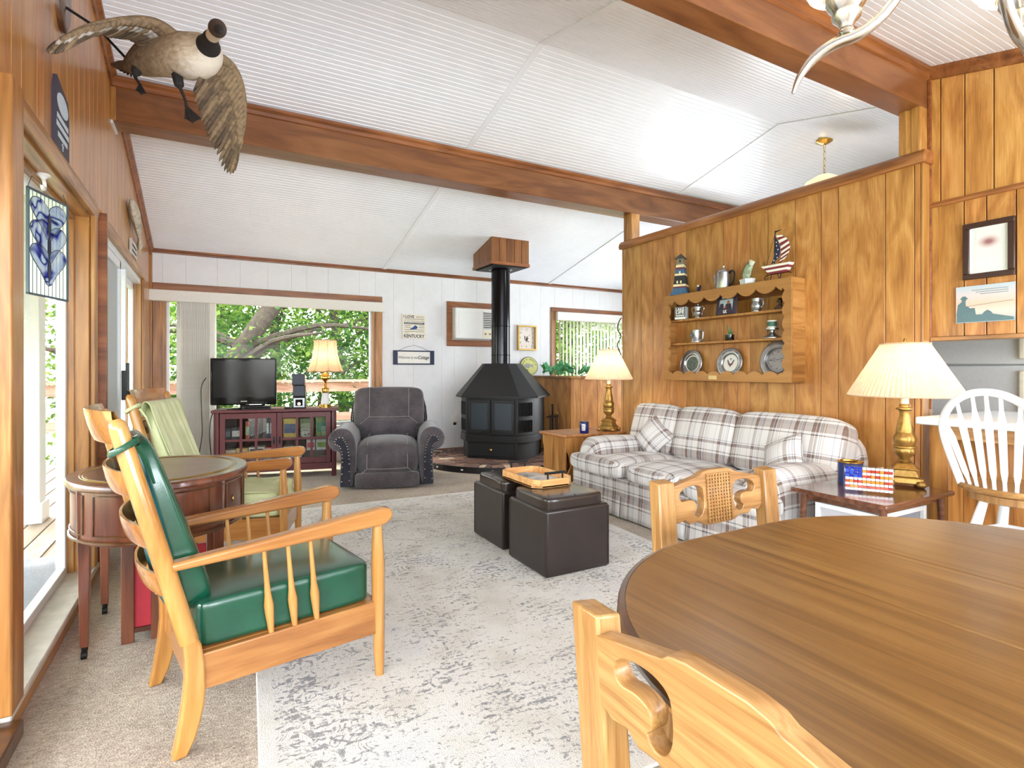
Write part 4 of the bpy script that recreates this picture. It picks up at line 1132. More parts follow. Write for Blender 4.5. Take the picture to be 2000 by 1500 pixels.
def throw(label, loc, rot, uvr):
    mb = MB()
    def f(sg):
        def g(i, j):
            x, y = -1 + 2 * i, -1 + 2 * j
            e = (1 - x * x) ** .55 * (1 - y * y) ** .55
            k = 1 - .08 * (1 - abs(x)) * (abs(y) ** 3) - .08 * (1 - abs(y)) * (abs(x) ** 3)
            return (sg * (.07 * e + .002), x * .148 * k, y * .148 * k)
        return g
    mb.grid(f(1), 18, 18).grid(f(-1), 18, 18)
    mb.uv = lambda co, n: (co.y * uvr[0] + co.z * uvr[1], -co.y * uvr[1] + co.z * uvr[0])
    p = O('throw_pillow', mb, PLAID, smooth=180, loc=loc, rot=rot)
    return tag(p, label, 'pillow', 'plaid throw pillows on the sofa')
throw('small plaid throw pillow standing on its corner at the lamp end of the sofa', (3.36, 3.56, .565), (math.radians(38), math.radians(24), math.radians(14)), (1, 0))
throw('small plaid throw pillow lying against the sofa arm near the dining chair', (3.32, 2.30, .56), (math.radians(-28), math.radians(26), math.radians(-12)), (1, 0))

# ---- storage ottomans and tray
def ottoman(label, x, y):
    t = T('storage_ottoman', label, 'ottoman', (x, y, RZ), 0, 'brown leather cube ottomans')
    mb = MB().box(-.215, .215, -.21, .21, 0, .365)
    O('body', mb, OTTO, t, bevel=.014, seg=3)
    for sx in (-1, 1):
        for sy in (-1, 1): O('corner_seam', MB().tube([(sx * .212, sy * .207, .012), (sx * .212, sy * .207, .352)], .0045, 6), OTTO, t)
    l = O('lid', MB().pillow((0, 0, .388), (.40, .39, .085), 8, 14, (0, 0, .004)), OTTO_TOP, t)
    O('lid_seam', MB().tube([(-.197, 0, .40), (-.185, 0, .428), (0, 0, .4325), (.185, 0, .428), (.197, 0, .40)], .003, 6), OTTO, l)
    O('lid_seam', MB().tube([(0, -.192, .40), (0, -.18, .428), (0, 0, .4325), (0, .18, .428), (0, .192, .40)], .003, 6), OTTO, l)
    return t
ottoman('dark brown leather cube ottoman nearest the dining table', 1.805, 2.71)
ottoman('dark brown leather cube ottoman nearer the recliner', 1.815, 3.235)
tray = T('serving_tray', 'octagonal bamboo tray with black handles across the two ottomans', 'tray', (1.80, 2.955, .4485))
oc = [(-.14, -.185), (-.095, -.23), (.095, -.23), (.14, -.185), (.14, .185), (.095, .23), (-.095, .23), (-.14, .185)]
ic = [(a * .915, b * .948) for a, b in oc]
O('base', MB().prism(oc, 0, .010, 'z'), BAMBOO, tray)
for k in range(8):
    a, b, c, d_ = oc[k], oc[(k + 1) % 8], ic[(k + 1) % 8], ic[k]
    O('side', MB().hexa([(*a, 0.0), (*b, 0.0), (*c, 0.0), (*d_, 0.0)], [(*a, .048), (*b, .048), (*c, .048), (*d_, .048)]), BAMBOO, tray, bevel=.002)
for s in (-1, 1):
    y = s * .224
    O('handle', MB().tube([(-.052, y, .047), (-.052, y, .078)], .006, 8).tube([(.052, y, .047), (.052, y, .078)], .006, 8).box(-.072, .072, y - .008, y + .008, .077, .091), IRON, tray, bevel=.002)
pm = flat('magazine_photo', (150, 158, 160), .3, noise=.55, nscale=22)
pm2 = flat('magazine_back', (196, 192, 190), .3, noise=.4, nscale=16)
for lab, lc, rz, mt in (('open magazine lying at the far side of the bamboo tray', (1.80, 3.03, .4595), .12, pm), ('glossy magazine lying at the near side of the bamboo tray', (1.80, 2.87, .4635), -.2, pm2)):
    mb = MB().grid(lambda i, j: (lerp(-.105, .105, i), lerp(-.075, .075, j), .006 + .008 * math.sin(PI * i) ** 2), 10, 4)
    mb.grid(lambda i, j: (lerp(-.105, .105, i), lerp(-.075, .075, j), .002 + .004 * math.sin(PI * i) ** 2), 10, 4)
    o = O('magazine', mb, mt, loc=lc, rot=(0, 0, rz)); tag(o, lab, 'magazine', 'magazines in the tray')
# ================================================================== TABLES, TELEVISION, STOVE
# ---- drum table
dt = T('drum_table', 'oval mahogany drum table with tooled top and caster legs', 'table', (-.19, 2.93, 0))
RX, RY = .345, .40
def oval(rx, ry, n=48): return [(rx * math.cos(2 * PI * k / n), ry * math.sin(2 * PI * k / n)) for k in range(n)]
tp = O('top', MB().lathe([(.985, .672), (1.0, .678), (1.0, .695), (.985, .702), (.0001, .702)], 56, sx=RX, sy=RY), MAHOG, dt)
O('tooled_border', MB().lathe([(.80, .7022), (.80, .7030), (.0001, .7030)], 56, sx=RX, sy=RY), MAHOG_TOP, tp)
for q in (.86, .83): O('gilt_line', MB().tube([(a, b, .7025) for a, b in oval(RX * q, RY * q)], .0016, 4, closed=True), BRASS, tp)
O('apron', MB().lathe([(.93, .46), (.945, .47), (.945, .672)], 56, sx=RX, sy=RY), MAHOG, dt)
O('bottom_bead', MB().tube([(a, b, .474) for a, b in oval(RX * .955, RY * .955)], .007, 6, closed=True), DARKEDGE, dt)
for k, (lx, ly) in enumerate(((-.25, -.203), (-.247, .255), (.22, -.24), (.21, .255))):
    lg = O('leg', MB().add([(lx + a * .024, ly + b * .024, .672) for a, b in ((-1, -1), (1, -1), (1, 1), (-1, 1))] + [(lx + a * .014, ly + b * .014, .045) for a, b in ((-1, -1), (1, -1), (1, 1), (-1, 1))], [(0, 1, 2, 3), (7, 6, 5, 4), (0, 4, 5, 1), (1, 5, 6, 2), (2, 6, 7, 3), (3, 7, 4, 0)]), MAHOG, dt, bevel=.003)
    O('caster', MB().tube([(lx, ly, .05), (lx, ly, .03)], .011, 8).tube([(lx - .009, ly - .01, .016), (lx + .009, ly - .01, .016)], .016, 12), IRON, lg)
for ang in (20, -35, 75, 130, 200, 250, 300):   # beaded panels and drawer fronts on the drum
    a0, a1 = math.radians(ang - 20), math.radians(ang + 20)
    pth = [(RX * .951 * math.cos(lerp(a0, a1, k / 8)), RY * .951 * math.sin(lerp(a0, a1, k / 8)), .50) for k in range(9)] + [(RX * .951 * math.cos(lerp(a1, a0, k / 8)), RY * .951 * math.sin(lerp(a1, a0, k / 8)), .655) for k in range(9)]
    dr = O('drawer', MB().tube(pth, .0035, 5, closed=True), DARKEDGE, dt)
    if ang in (20, -35):
        c = Vector((RX * .955 * math.cos(math.radians(ang)), RY * .955 * math.sin(math.radians(ang)), .58))
        R = [c + Vector((.006, .016 * math.cos(t), .016 * math.sin(t))) for t in [2 * PI * k / 14 for k in range(14)]]
        O('ring_pull', MB().tube(R, .0025, 6, closed=True).lathe([(.011, -.003), (.011, .003)], 10, (c.x, c.y)).xform(Matrix(), 0), BRASS, dr)

# ---- rack with red albums under the drum table
rk = T('magazine_rack', 'brown slatted wooden rack under the drum table', 'rack', (-.15, 2.86, 0))
for x in (-.155, -.05, .055, .155):
    O('slat', MB().box(x - .023, x + .023, -.085, -.068, 0, .44), MAHOG, rk, bevel=.003); O('slat', MB().box(x - .023, x + .023, .068, .085, 0, .44), MAHOG, rk, bevel=.003)
O('shelf', MB().box(-.178, .178, -.068, .068, .035, .055), MAHOG, rk)
for i, (x, c) in enumerate(((-.10, (168, 28, 44)), (0.0, (176, 34, 50)), (.10, (160, 24, 40)))):
    b = T('photo_album', ('red album at the window end of the rack', 'red album in the middle of the rack', 'red album at the chair end of the rack')[i], 'book', (-.15 + x, 2.86, .0551), 0, 'red albums in the rack')
    m_ = flat('album_red_%d' % i, c, .6)
    O('cover', MB().box(-.048, -.043, -.06, .06, .0, .32).box(.043, .048, -.06, .06, 0, .32).box(-.048, .048, -.063, -.058, 0, .32), m_, b, bevel=.002)
    O('pages', MB().box(-.043, .043, -.056, .055, .004, .05), PAPER, b)

# ---- red television stand
TS = T('tv_stand', 'barn red television stand with two glass paned doors', 'cabinet', (.605, 6.19, 0), math.radians(-11.2))
W2, DP, HT = .615, .40, .73     # local: front at y=0, back at y=DP
O('top', MB().box(-W2, W2, -.02, DP + .01, HT - .028, HT), RED, TS, bevel=.004)
for sx in (-1, 1):
    O('side', MB().box(sx * (W2 - .035) - .012, sx * (W2 - .035) + .012, .0, DP, .08, HT - .028), RED, TS)
    for yy in (.022, DP - .022): O('leg', MB().box(sx * (W2 - .047) - .024, sx * (W2 - .047) + .024, yy - .022, yy + .022, 0, HT - .028), RED, TS, bevel=.003)
O('back', MB().box(-W2 + .05, W2 - .05, DP - .012, DP, .10, HT - .03), REDIN, TS)
O('bottom', MB().box(-W2 + .05, W2 - .05, .02, DP, .10, .12), REDIN, TS)
O('apron', MB().box(-W2 + .07, W2 - .07, .004, .022, .08, .15), RED, TS, bevel=.002)
O('shelf', MB().box(-W2 + .05, W2 - .05, .05, DP - .012, .40, .415), REDIN, TS); O('shelf', MB().box(-W2 + .05, W2 - .05, .05, DP - .012, .265, .278), REDIN, TS)
O('divider', MB().box(-.008, .008, .05, DP - .012, .12, HT - .03), REDIN, TS)
DW = .538
for sx in (-1, 1):
    c = sx * .269; z0, z1 = .155, .695
    dm = MB()
    x0, x1 = c - DW / 2 + .003, c + DW / 2 - .003
    f = .05
    dm.box(x0, x0 + f, -.004, .016, z0, z1).box(x1 - f, x1, -.004, .016, z0, z1).box(x0 + f, x1 - f, -.004, .016, z0, z0 + .06).box(x0 + f, x1 - f, -.004, .016, z1 - .055, z1)
    door = O('door', dm, RED, TS, bevel=.002)
    for k in (1, 2):
        xm = lerp(x0 + f, x1 - f, k / 3); O('muntin', MB().box(xm - .012, xm + .012, -.002, .014, z0 + .06, z1 - .055), RED, door)
    O('muntin', MB().box(x0 + f, x1 - f, -.002, .014, .405, .43), RED, door)
    for k in range(3):
        for (za, zb) in ((z0 + .06, .405), (.43, z1 - .055)):
            xa, xb = lerp(x0 + f, x1 - f, k / 3) + .004, lerp(x0 + f, x1 - f, (k + 1) / 3) - .004
            O('pane', MB().box(xa, xb, .004, .007, za, zb), CABGLASS, door)
    xk = sx * .028
    O('knob', MB().lathe([(.004, 0), (.004, .008), (.011, .014), (.011, .02), (.0001, .024)], 12).xform(Matrix.Translation((xk, -.004, .405)) @ Matrix.Rotation(PI / 2, 4, 'X')), IRON, door)
    O('back_plate', MB().box(xk - .009, xk + .009, -.006, -.004, .365, .445), IRON, door)
TM_ = Matrix.Translation((.605, 6.19, 0)) @ Matrix.Rotation(math.radians(-11.2), 4, 'Z')
def on_ts(x, y, z): return tuple(TM_ @ Vector((x, y, z)))
TRZ = math.radians(-11.2)
# what stands behind the panes
def box_thing(name, label, cat, loc, size, c, rz, group=None, stripe=None, lid=None):
    m_ = flat(name + '_' + '_'.join(map(str, c)), c, .55, noise=.12, nscale=30)
    t = T(name, label, cat, loc, rz, group)
    sx, sy, sz = size
    O('body', MB().box(-sx / 2, sx / 2, -sy / 2, sy / 2, 0, sz), m_, t, bevel=.0015, seg=1)
    if stripe:
        O('printed_band', MB().box(-sx / 2 * .86, sx / 2 * .86, -sy / 2 - .0012, -sy / 2, sz * .25, sz * .72), flat('band_' + '_'.join(map(str, stripe)), stripe, .5, noise=.3, nscale=60), t)
    return t
S3, S2, S1 = .4151, .2781, .1201
items = [
 ('game_box', 'dark jar-like tin at the left end of the stand', 'tin', (-.50, .16, S3), (.09, .09, .12), (58, 60, 66), (120, 124, 130)),
 ('game_box', 'white patterned tin behind the left glass door', 'tin', (-.40, .15, S3), (.09, .10, .13), (70, 72, 82), (214, 208, 206)),
 ('book', 'orange and green book standing behind the left door', 'book', (-.292, .14, S3), (.035, .13, .19), (168, 76, 56), (150, 176, 140)),
 ('video_case', 'black video case leaning beside the orange book', 'case', (-.235, .16, S3), (.03, .14, .21), (30, 34, 34), (70, 84, 80)),
 ('video_case', 'grey video case in the middle of the left shelf', 'case', (-.198, .16, S3), (.03, .14, .20), (58, 62, 60), None),
 ('video_case', 'brown video case in the right part of the left shelf', 'case', (-.128, .15, S3), (.026, .14, .22), (84, 66, 44), None),
 ('video_case', 'navy and white video case', 'case', (-.097, .15, S3), (.026, .14, .23), (60, 66, 88), (220, 220, 224)),
 ('video_case', 'purple grey video case', 'case', (-.066, .15, S3), (.026, .14, .23), (110, 100, 124), (200, 198, 206)),
 ('video_case', 'white video case next to the door knob', 'case', (-.036, .15, S3), (.024, .14, .22), (206, 206, 204), (90, 100, 110)),
 ('puzzle_box', 'yellow box with blue figures behind the right door', 'box', (.12, .13, S3), (.13, .10, .21), (206, 178, 96), (78, 96, 140)),
 ('puzzle_box', 'green picture box above the cable heap', 'box', (.285, .22, S3), (.14, .10, .20), (120, 134, 96), (168, 172, 150)),
 ('puzzle_box', 'green game box at the right end of the stand', 'box', (.455, .15, S3), (.15, .12, .22), (110, 140, 86), (70, 128, 108)),
 ('game_box', 'cream thin box on the second shelf', 'box', (-.46, .14, S2), (.12, .14, .035), (214, 190, 160), None),
 ('game_box', 'tan box on the second shelf', 'box', (-.34, .14, S2), (.11, .14, .05), (196, 158, 104), None),
 ('game_box', 'white word game box on the second shelf', 'box', (-.20, .13, S2), (.15, .14, .055), (214, 206, 200), (60, 56, 64)),
 ('game_box', 'red game box on the second shelf', 'box', (-.07, .13, S2), (.11, .14, .05), (170, 52, 56), (226, 212, 200)),
 ('game_box', 'pink box on the second shelf', 'box', (.12, .15, S2), (.13, .14, .05), (204, 160, 150), None),
 ('game_box', 'red and white game box upright behind the right door', 'box', (.33, .13, S2), (.085, .12, .115), (196, 190, 188), (190, 60, 70)),
 ('game_box', 'colourful green game box upright at the right end', 'box', (.46, .13, S2), (.15, .12, .115), (196, 204, 200), (120, 150, 60)),
 ('game_box', 'grey flat box low in the left half', 'box', (-.42, .14, S1), (.17, .16, .09), (140, 130, 150), (220, 214, 214)),
 ('game_box', 'mauve flat box low in the left half', 'box', (-.22, .14, S1), (.16, .16, .09), (128, 104, 128), (228, 224, 222)),
 ('game_box', 'dark grey game box low near the middle', 'box', (-.07, .14, S1), (.10, .16, .12), (78, 78, 96), None),
 ('game_box', 'white and grey box low in the right half', 'box', (.16, .14, S1), (.16, .16, .11), (150, 152, 150), (226, 226, 226)),
 ('game_box', 'tan box low in the right half', 'box', (.30, .14, S1), (.07, .16, .07), (168, 120, 72), None),
 ('game_box', 'cream box low at the right end', 'box', (.455, .14, S1), (.16, .16, .075), (212, 204, 180), (170, 176, 140)),
]
for nm, lab, cat, lc, sz, c, st in items:
    box_thing(nm, lab, cat, on_ts(*lc), sz, c, TRZ, 'games and videos inside the red stand', st)
rnd = random.Random(5)
pth = smoothpts([(rnd.uniform(-.055, .055), rnd.uniform(-.03, .03), rnd.uniform(.006, .09)) for _ in range(26)], 4)
cb = O('cable_heap', MB().tube(pth, .004, 6), WHITEPL, loc=on_ts(.285, .11, S3), rot=(0, 0, TRZ)); tag(cb, 'tangle of white cable behind the right glass door', 'cable')

# television
tv = T('television', 'black flat screen television on the red stand', 'television', on_ts(-.335, .17, HT), math.radians(-8))
O('stand_foot', MB().lathe([(.0001, 0), (.17, 0), (.17, .008), (.14, .014), (.0001, .016)], 28, sx=1, sy=.62).box(-.04, .04, -.01, .03, .012, .07), BLACKG, tv)
O('bezel', MB().box(-.315, .315, -.028, .03, .045, .535), BLACKG, tv, bevel=.012)
O('screen', MB().box(-.288, .288, -.0295, -.0278, .125, .505), flat('dark_screen', (30, 28, 28), .12, noise=.02), tv)
O('brand_mark', MB().box(-.03, .03, -.0292, -.028, .078, .086), NICKEL, tv)
O('rear_housing', MB().box(-.26, .26, .03, .075, .10, .47), BLACK, tv, bevel=.02)
dv = T('disc_player', 'slim black disc player in front of the television', 'disc player', on_ts(-.20, .075, HT + .0), math.radians(-6))
O('case', MB().box(-.135, .135, -.075, .08, .003, .035), BLACK, dv, bevel=.003); O('front_strip', MB().box(-.125, .125, -.0762, -.075, .010, .028), BLACKG, dv)
sb = T('set_top_box', 'small black router lying on the disc player', 'router', on_ts(-.215, .085, HT + .0353), math.radians(-4))
O('case', MB().pillow((0, 0, .017), (.19, .11, .034), 4, 8), BLACK, sb); O('light_strip', MB().box(-.06, .06, -.056, -.054, .014, .020), NICKEL, sb)
rm = tag(O('remote_control', MB().pillow((0, 0, .010), (.085, .05, .02), 5, 6), BLACK, loc=on_ts(.105, .06, HT), rot=(0, 0, TRZ)), 'small black remote lying beside the speakers', 'remote')
def cube_speaker(label, z, x, clock=False):
    t = T('cube_speaker', label, 'speaker', on_ts(x, .13, z), math.radians(-14), 'stacked cube speakers')
    O('case', MB().box(-.062, .062, -.05, .06, 0, .122), BLACK, t, bevel=.006)
    O('grille', MB().pillow((0, -.052, .065), (.112, .018, .104), 8, 8), flat('speaker_cloth', (74, 78, 88), .9, noise=.1, nscale=300, bump=.2) if not clock else BLACK, t)
    return t
cube_speaker('black cube speaker at the top of the stack on the red stand', HT + .246, .205)
cube_speaker('black cube speaker in the middle of the stack on the red stand', HT + .123, .213)
ck = T('desk_clock', 'silver framed little clock radio under the cube speakers', 'clock', on_ts(.215, .12, HT), math.radians(-14))
O('case', MB().box(-.065, .065, -.05, .06, 0, .122), BLACK, ck, bevel=.006)
O('frame', MB().box(-.056, .056, -.055, -.05, .012, .112), PEWTER, ck, bevel=.003); O('face', MB().box(-.036, .036, -.0565, -.055, .028, .096), BLACKG, ck)
O('dial', MB().lathe([(.018, 0), (.018, .003)], 16).xform(Matrix.Translation((0, -.0565, .05)) @ Matrix.Rotation(PI / 2, 4, 'X')), PAPER, ck)
# cords left of the stand
for lab, pts in (('black cord hanging from the television to the floor', [(-.70, .20, 1.06), (-.745, .2, .96), (-.74, .19, .7), (-.735, .18, .45), (-.79, .17, .12), (-.82, .15, .01)]), ('black cord beside the left leg of the red stand', [(-.55, .22, .76), (-.64, .2, .68), (-.665, .19, .5), (-.65, .18, .25), (-.63, .16, .01)])):
    o = O('power_cord', MB().tube([on_ts(*p) for p in smoothpts(pts, 6)], .005, 6), BLACK); tag(o, lab, 'cord', 'cords by the television')

# ---- lamps
WARM = (1.0, .83, .63)
def pleated(r0, r1, z0, z1, n=72, amp=.012):
    mb = MB(); mb.lathe([(r0, z0), (r0, z0 + .006), (r1, z1 - .006), (r1, z1)], n * 2, wob=lambda t, i: 1 + amp * math.cos(t * n))
    mb.f = mb.f[:-2]; mb.m = mb.m[:-2]
    return mb
def gold_lamp(label, loc, k, power, zs0, zs1, rs0, rs1):
    t = T('table_lamp', label, 'lamp', loc, math.radians(28)); n_before = set(bpy.data.objects)
    sq = lambda h, s0, s1: MB().add([(a * s0, b * s0, h[0]) for a, b in ((-1, -1), (1, -1), (1, 1), (-1, 1))] + [(a * s1, b * s1, h[1]) for a, b in ((-1, -1), (1, -1), (1, 1), (-1, 1))], [(3, 2, 1, 0), (4, 5, 6, 7), (0, 1, 5, 4), (1, 2, 6, 5), (2, 3, 7, 6), (3, 0, 4, 7)])
    bs = O('base', sq((.018, .055), .078, .07), ANTGOLD, t, bevel=.006)
    O('base_tier', sq((.055, .10), .062, .05), ANTGOLD, bs, bevel=.005); O('base_tier', sq((.10, .135), .066, .036), ANTGOLD, bs, bevel=.006)
    for a in range(4):
        an = PI / 4 + a * PI / 2; q = Vector((math.cos(an) * .098, math.sin(an) * .098, .02))
        O('scroll_foot', MB().pillow(tuple(q), (.05, .05, .04), 2.4, 8), ANTGOLD, bs)
    body = [(.026, .135), (.03, .145), (.022, .155), (.024, .165), (.044, .185), (.05, .205), (.046, .222), (.056, .228), (.056, .236), (.045, .242), (.05, .262), (.052, .285), (.043, .305), (.038, .318)]
    O('urn', MB().lathe(body, 40, wob=lambda a, i: 1 + (.07 * abs(math.sin(a * 5)) if i not in (7, 8) else 0)), ANTGOLD, t)
    nk = MB(); zz = [(.042, .318), (.040, .34), (.030, .39), (.024, .43), (.028, .45), (.042, .458), (.042, .466), (.026, .472), (.026, .482), (.022, .49)]
    nk.lathe(zz, 40)
    nk.v = [(x * (1 + .06 * math.cos(6 * (math.atan2(y, x) + z * 22))), y * (1 + .06 * math.cos(6 * (math.atan2(y, x) + z * 22))), z) if z < .445 else (x, y, z) for x, y, z in nk.v]
    O('stem', nk, ANTGOLD, t)
    for o_ in t.children_recursive: o_.data.transform(Matrix.Diagonal((1, 1, .925, 1)))
    O('candle_sleeve', MB().lathe([(.019, .452), (.019, zs0 + .05)], 16), CREAM, t)
    O('harp', MB().tube([(0, 0, zs0 + .05), (0, 0, zs1 + .012)], .003, 6), BRASS, t); O('finial', MB().lathe([(.0001, zs1 + .008), (.009, zs1 + .014), (.007, zs1 + .026), (.0001, zs1 + .034)], 10), BRASS, t)
    sh = O('shade', pleated(rs0, rs1, zs0, zs1), SHADE, t)
    for r, z in ((rs0, zs0), (rs1, zs1)): O('shade_rim', MB().tube([(r * math.cos(2 * PI * i / 48), r * math.sin(2 * PI * i / 48), z) for i in range(48)], .004, 6, closed=True), SHADE, sh)
    l = light('bulb_light', 'POINT', (0, 0, lerp(zs0, zs1, .45)), power, WARM, size=.035); l.parent = t
    return t
gold_lamp('antique gold lamp with pleated shade on the dark end table by the white stool', (3.41, 1.62, .502), 1, 1.9, .50, .79, .275, .118)
gold_lamp('antique gold lamp with pleated shade on the end table between stove and sofa', (3.39, 4.20, .552), 1, 2.4, .50, .785, .228, .09)
t = T('table_lamp', 'white column lamp with scalloped bell shade on the red stand', 'lamp', on_ts(.475, .20, HT))
O('base', MB().lathe([(.075, 0), (.075, .012), (.062, .018), (.062, .03), (.05, .036)], 28), BRASS, t)
O('column', MB().lathe([(.048, .036), (.044, .05), (.036, .15), (.038, .158)], 28), WHITE, t)
O('collar', MB().lathe([(.04, .158), (.044, .165), (.04, .172), (.04, .198), (.046, .205), (.03, .212), (.016, .225), (.013, .245), (.02, .255), (.012, .27), (.02, .29), (.044, .308), (.05, .325), (.046, .34), (.05, .346), (.038, .36), (.030, .375), (.016, .385), (.012, .42)], 28, wob=lambda a, i: 1 + (.05 * math.cos(a * 10) if 12 <= i <= 15 else 0)), BRASS, t)
mb = MB()
def bell(i, j):
    a = 2 * PI * i; k = j
    r = .19 - .072 * (1 - (1 - k) ** 2.2); sc = .012 * abs(math.sin(a * 4))
    r *= 1 + .018 * abs(math.sin(a * 4)); z = lerp(.40, .745, k) - (sc * .9 if j < .01 else 0) - (sc * .7 if j > .99 else 0)
    return (r * math.cos(a), r * math.sin(a), z)
mb.grid(bell, 96, 14, wrap_u=True)
sh = O('shade', mb, SHADE_W, t)
for k in range(8):
    O('shade_seam', MB().tube([bell(k / 8 + 1e-4, j / 10) for j in range(11)], .0022, 5), flat('seam_brown', (150, 110, 80), .8) if 'seam_brown' not in bpy.data.materials else bpy.data.materials['seam_brown'], sh)
for jj in (0.0, 1.0): O('shade_rim', MB().tube([bell(i / 96, jj) for i in range(96)], .0035, 5, closed=True), flat('rim_brown', (120, 84, 58), .8) if 'rim_brown' not in bpy.data.materials else bpy.data.materials['rim_brown'], sh)
l = light('bulb_light', 'POINT', (0, 0, .55), 2.3, WARM, size=.035); l.parent = t

# ---- hearth, stove
HC = Vector((3.22, 6.20)); HR = 1.01; HZ = .065
hearth = T('hearth', 'low curved brick hearth with black metal edge under the stove', 'hearth', (0, 0, 0))
def hearth_outline():
    a0 = math.acos((2.67 - HC.x) / HR) if abs((2.67 - HC.x) / HR) <= 1 else PI
    pts = []
    aL = PI - math.asin((YB - .016 - HC.y) / HR); aR = -math.acos((4.04 - HC.x) / HR)
    for k in range(41):
        a = aL + (2 * PI + aR - aL) * k / 40
        pts.append((HC.x + HR * math.cos(a), HC.y + HR * math.sin(a)))
    return pts
hp = hearth_outline()
poly = hp + [(4.04, YB - .016)]
O('mortar_bed', MB().prism([(HC.x + (x - HC.x) * .985 if y < YB - .1 else x, HC.y + (y - HC.y) * .985 if y < YB - .1 else y) for x, y in poly], 0, HZ - .014, 'z'), flat('mortar', (120, 104, 92), .95, noise=.2), hearth)
band_path = hp
mb = MB()
for (x0, y0), (x1, y1) in zip(band_path[:-1], band_path[1:]):
    n0 = Vector((x0 - HC.x, y0 - HC.y)).normalized() * .012; n1 = Vector((x1 - HC.x, y1 - HC.y)).normalized() * .012
    mb.hexa([(x0, y0, 0), (x1, y1, 0), (x1 - n1.x, y1 - n1.y, 0), (x0 - n0.x, y0 - n0.y, 0)], [(x0, y0, HZ + .004), (x1, y1, HZ + .004), (x1 - n1.x, y1 - n1.y, HZ + .004), (x0 - n0.x, y0 - n0.y, HZ + .004)])
ed = O('metal_edge', mb, BLACK, hearth)
mb = MB()
for k in range(3, 40, 4):
    x, y = hp[k]; n = Vector((x - HC.x, y - HC.y)).normalized(); s = Vector((-n.y, n.x))
    c = Vector((x, y)) + n * .001
    mb.add([(c.x + s.x * a + n.x * .001, c.y + s.y * a + n.y * .001, z) for a, z in ((-.014, .028), (.014, .028), (.014, .042), (-.014, .042))], [(0, 1, 2, 3)])
O('edge_mark', mb, WHITEPL, ed)
rnd = random.Random(11)
def inside(x, y): return (x - HC.x) ** 2 + (y - HC.y) ** 2 < (HR - .02) ** 2 or (x > HC.x and y > HC.y and x < 4.02 and y < YB - .03)
# soldier course round the rim
bm_, = [None],
soldier = [MB().add([(-.036, -.095, HZ - .02), (.036, -.095, HZ - .02), (.028, .095, HZ - .02), (-.028, .095, HZ - .02), (-.036, -.095, HZ), (.036, -.095, HZ), (.028, .095, HZ), (-.028, .095, HZ)], [(0, 3, 2, 1), (4, 5, 6, 7), (0, 1, 5, 4), (1, 2, 6, 5), (2, 3, 7, 6), (3, 0, 4, 7)]).mesh('brick') for _ in BRICKS]
for me, m_ in zip(soldier, BRICKS): finish(me, m_, 0)
flatb = [MB().box(-.095, .095, -.043, .043, HZ - .02, HZ).mesh('brick') for _ in BRICKS]
for me, m_ in zip(flatb, BRICKS): finish(me, m_, 0)
def put(me, x, y, rz, dz):
    o = bpy.data.objects.new('brick', me); COL.objects.link(o); o.parent = hearth; o.location = (x, y, dz); o.rotation_euler = (0, 0, rz)
nS = int(HR * 2 * PI / .078)
for k in range(nS):
    a = 2 * PI * k / nS; x, y = HC.x + (HR - .115) * math.cos(a), HC.y + (HR - .115) * math.sin(a)
    if x > 3.98 or y > YB - .09: continue
    put(soldier[rnd.choice([0, 0, 1, 2, 2, 3, 4, 5, 0, 1])], x, y, a + PI / 2 + PI, rnd.uniform(-.003, .003))
row = 0; y = HC.y - HR + .24
while y < YB - .05:
    x = HC.x - HR + .1 + (.1 if row % 2 else 0)
    while x < 3.98:
        if (x - HC.x) ** 2 + (y - HC.y) ** 2 < (HR - .28) ** 2 or (x > HC.x and y > HC.y and (x - HC.x) ** 2 + (y - HC.y) ** 2 > (HR - .02) ** 2 and y < YB - .07 and x < 3.93):
            put(flatb[rnd.choice([0, 0, 1, 1, 2, 3, 5, 0, 1, 4 if rnd.random() < .4 else 0])], x, y, rnd.uniform(-.02, .02), rnd.uniform(-.003, .003))
        x += .20
    y += .096; row += 1

SA = math.atan2(-.52, .47)     # the stove front runs along this direction
st = T('wood_stove', 'black freestanding fireplace stove with tapered hood on the brick hearth', 'stove', (3.20, 6.10, HZ + .004), SA)
# local: front at y=-.33 facing the room, width along x
def hexring(w, c, dd, z):   # half front width, chamfer, half depth
    return [(-w, -dd, z), (w, -dd, z), (w + c, -dd + c * 1.25, z), (w + c, dd, z), (-w - c, dd, z), (-w - c, -dd + c * 1.25, z)]
def stackrings(rings, cap=True):
    mb = MB(); n = len(rings[0]); V = [p for r in rings for p in r]; Fs = []
    for i in range(len(rings) - 1):
        for k in range(n): Fs.append((i * n + k, i * n + (k + 1) % n, (i + 1) * n + (k + 1) % n, (i + 1) * n + k))
    if cap: Fs += [tuple(range(n - 1, -1, -1)), tuple((len(rings) - 1) * n + k for k in range(n))]
    return mb.add(V, Fs)
O('plinth', stackrings([hexring(.315, .125, .31, 0), hexring(.315, .125, .31, .20)]), STOVE, st, bevel=.004)
O('ash_drawer', MB().box(-.29, .29, -.325, -.305, .03, .185), STOVE, st, bevel=.004)
O('knob', MB().lathe([(.006, 0), (.006, .012), (.017, .018), (.017, .028), (.0001, .034)], 14).xform(Matrix.Translation((0, -.325, .11)) @ Matrix.Rotation(PI / 2, 4, 'X')), BRASS, st)
O('ledge', stackrings([hexring(.335, .15, .335, .20), hexring(.335, .15, .335, .285)]), STOVE, st, bevel=.005)
body = O('firebox', stackrings([hexring(.33, .15, .32, .285), hexring(.33, .15, .32, .735)]), STOVE, st, bevel=.004)
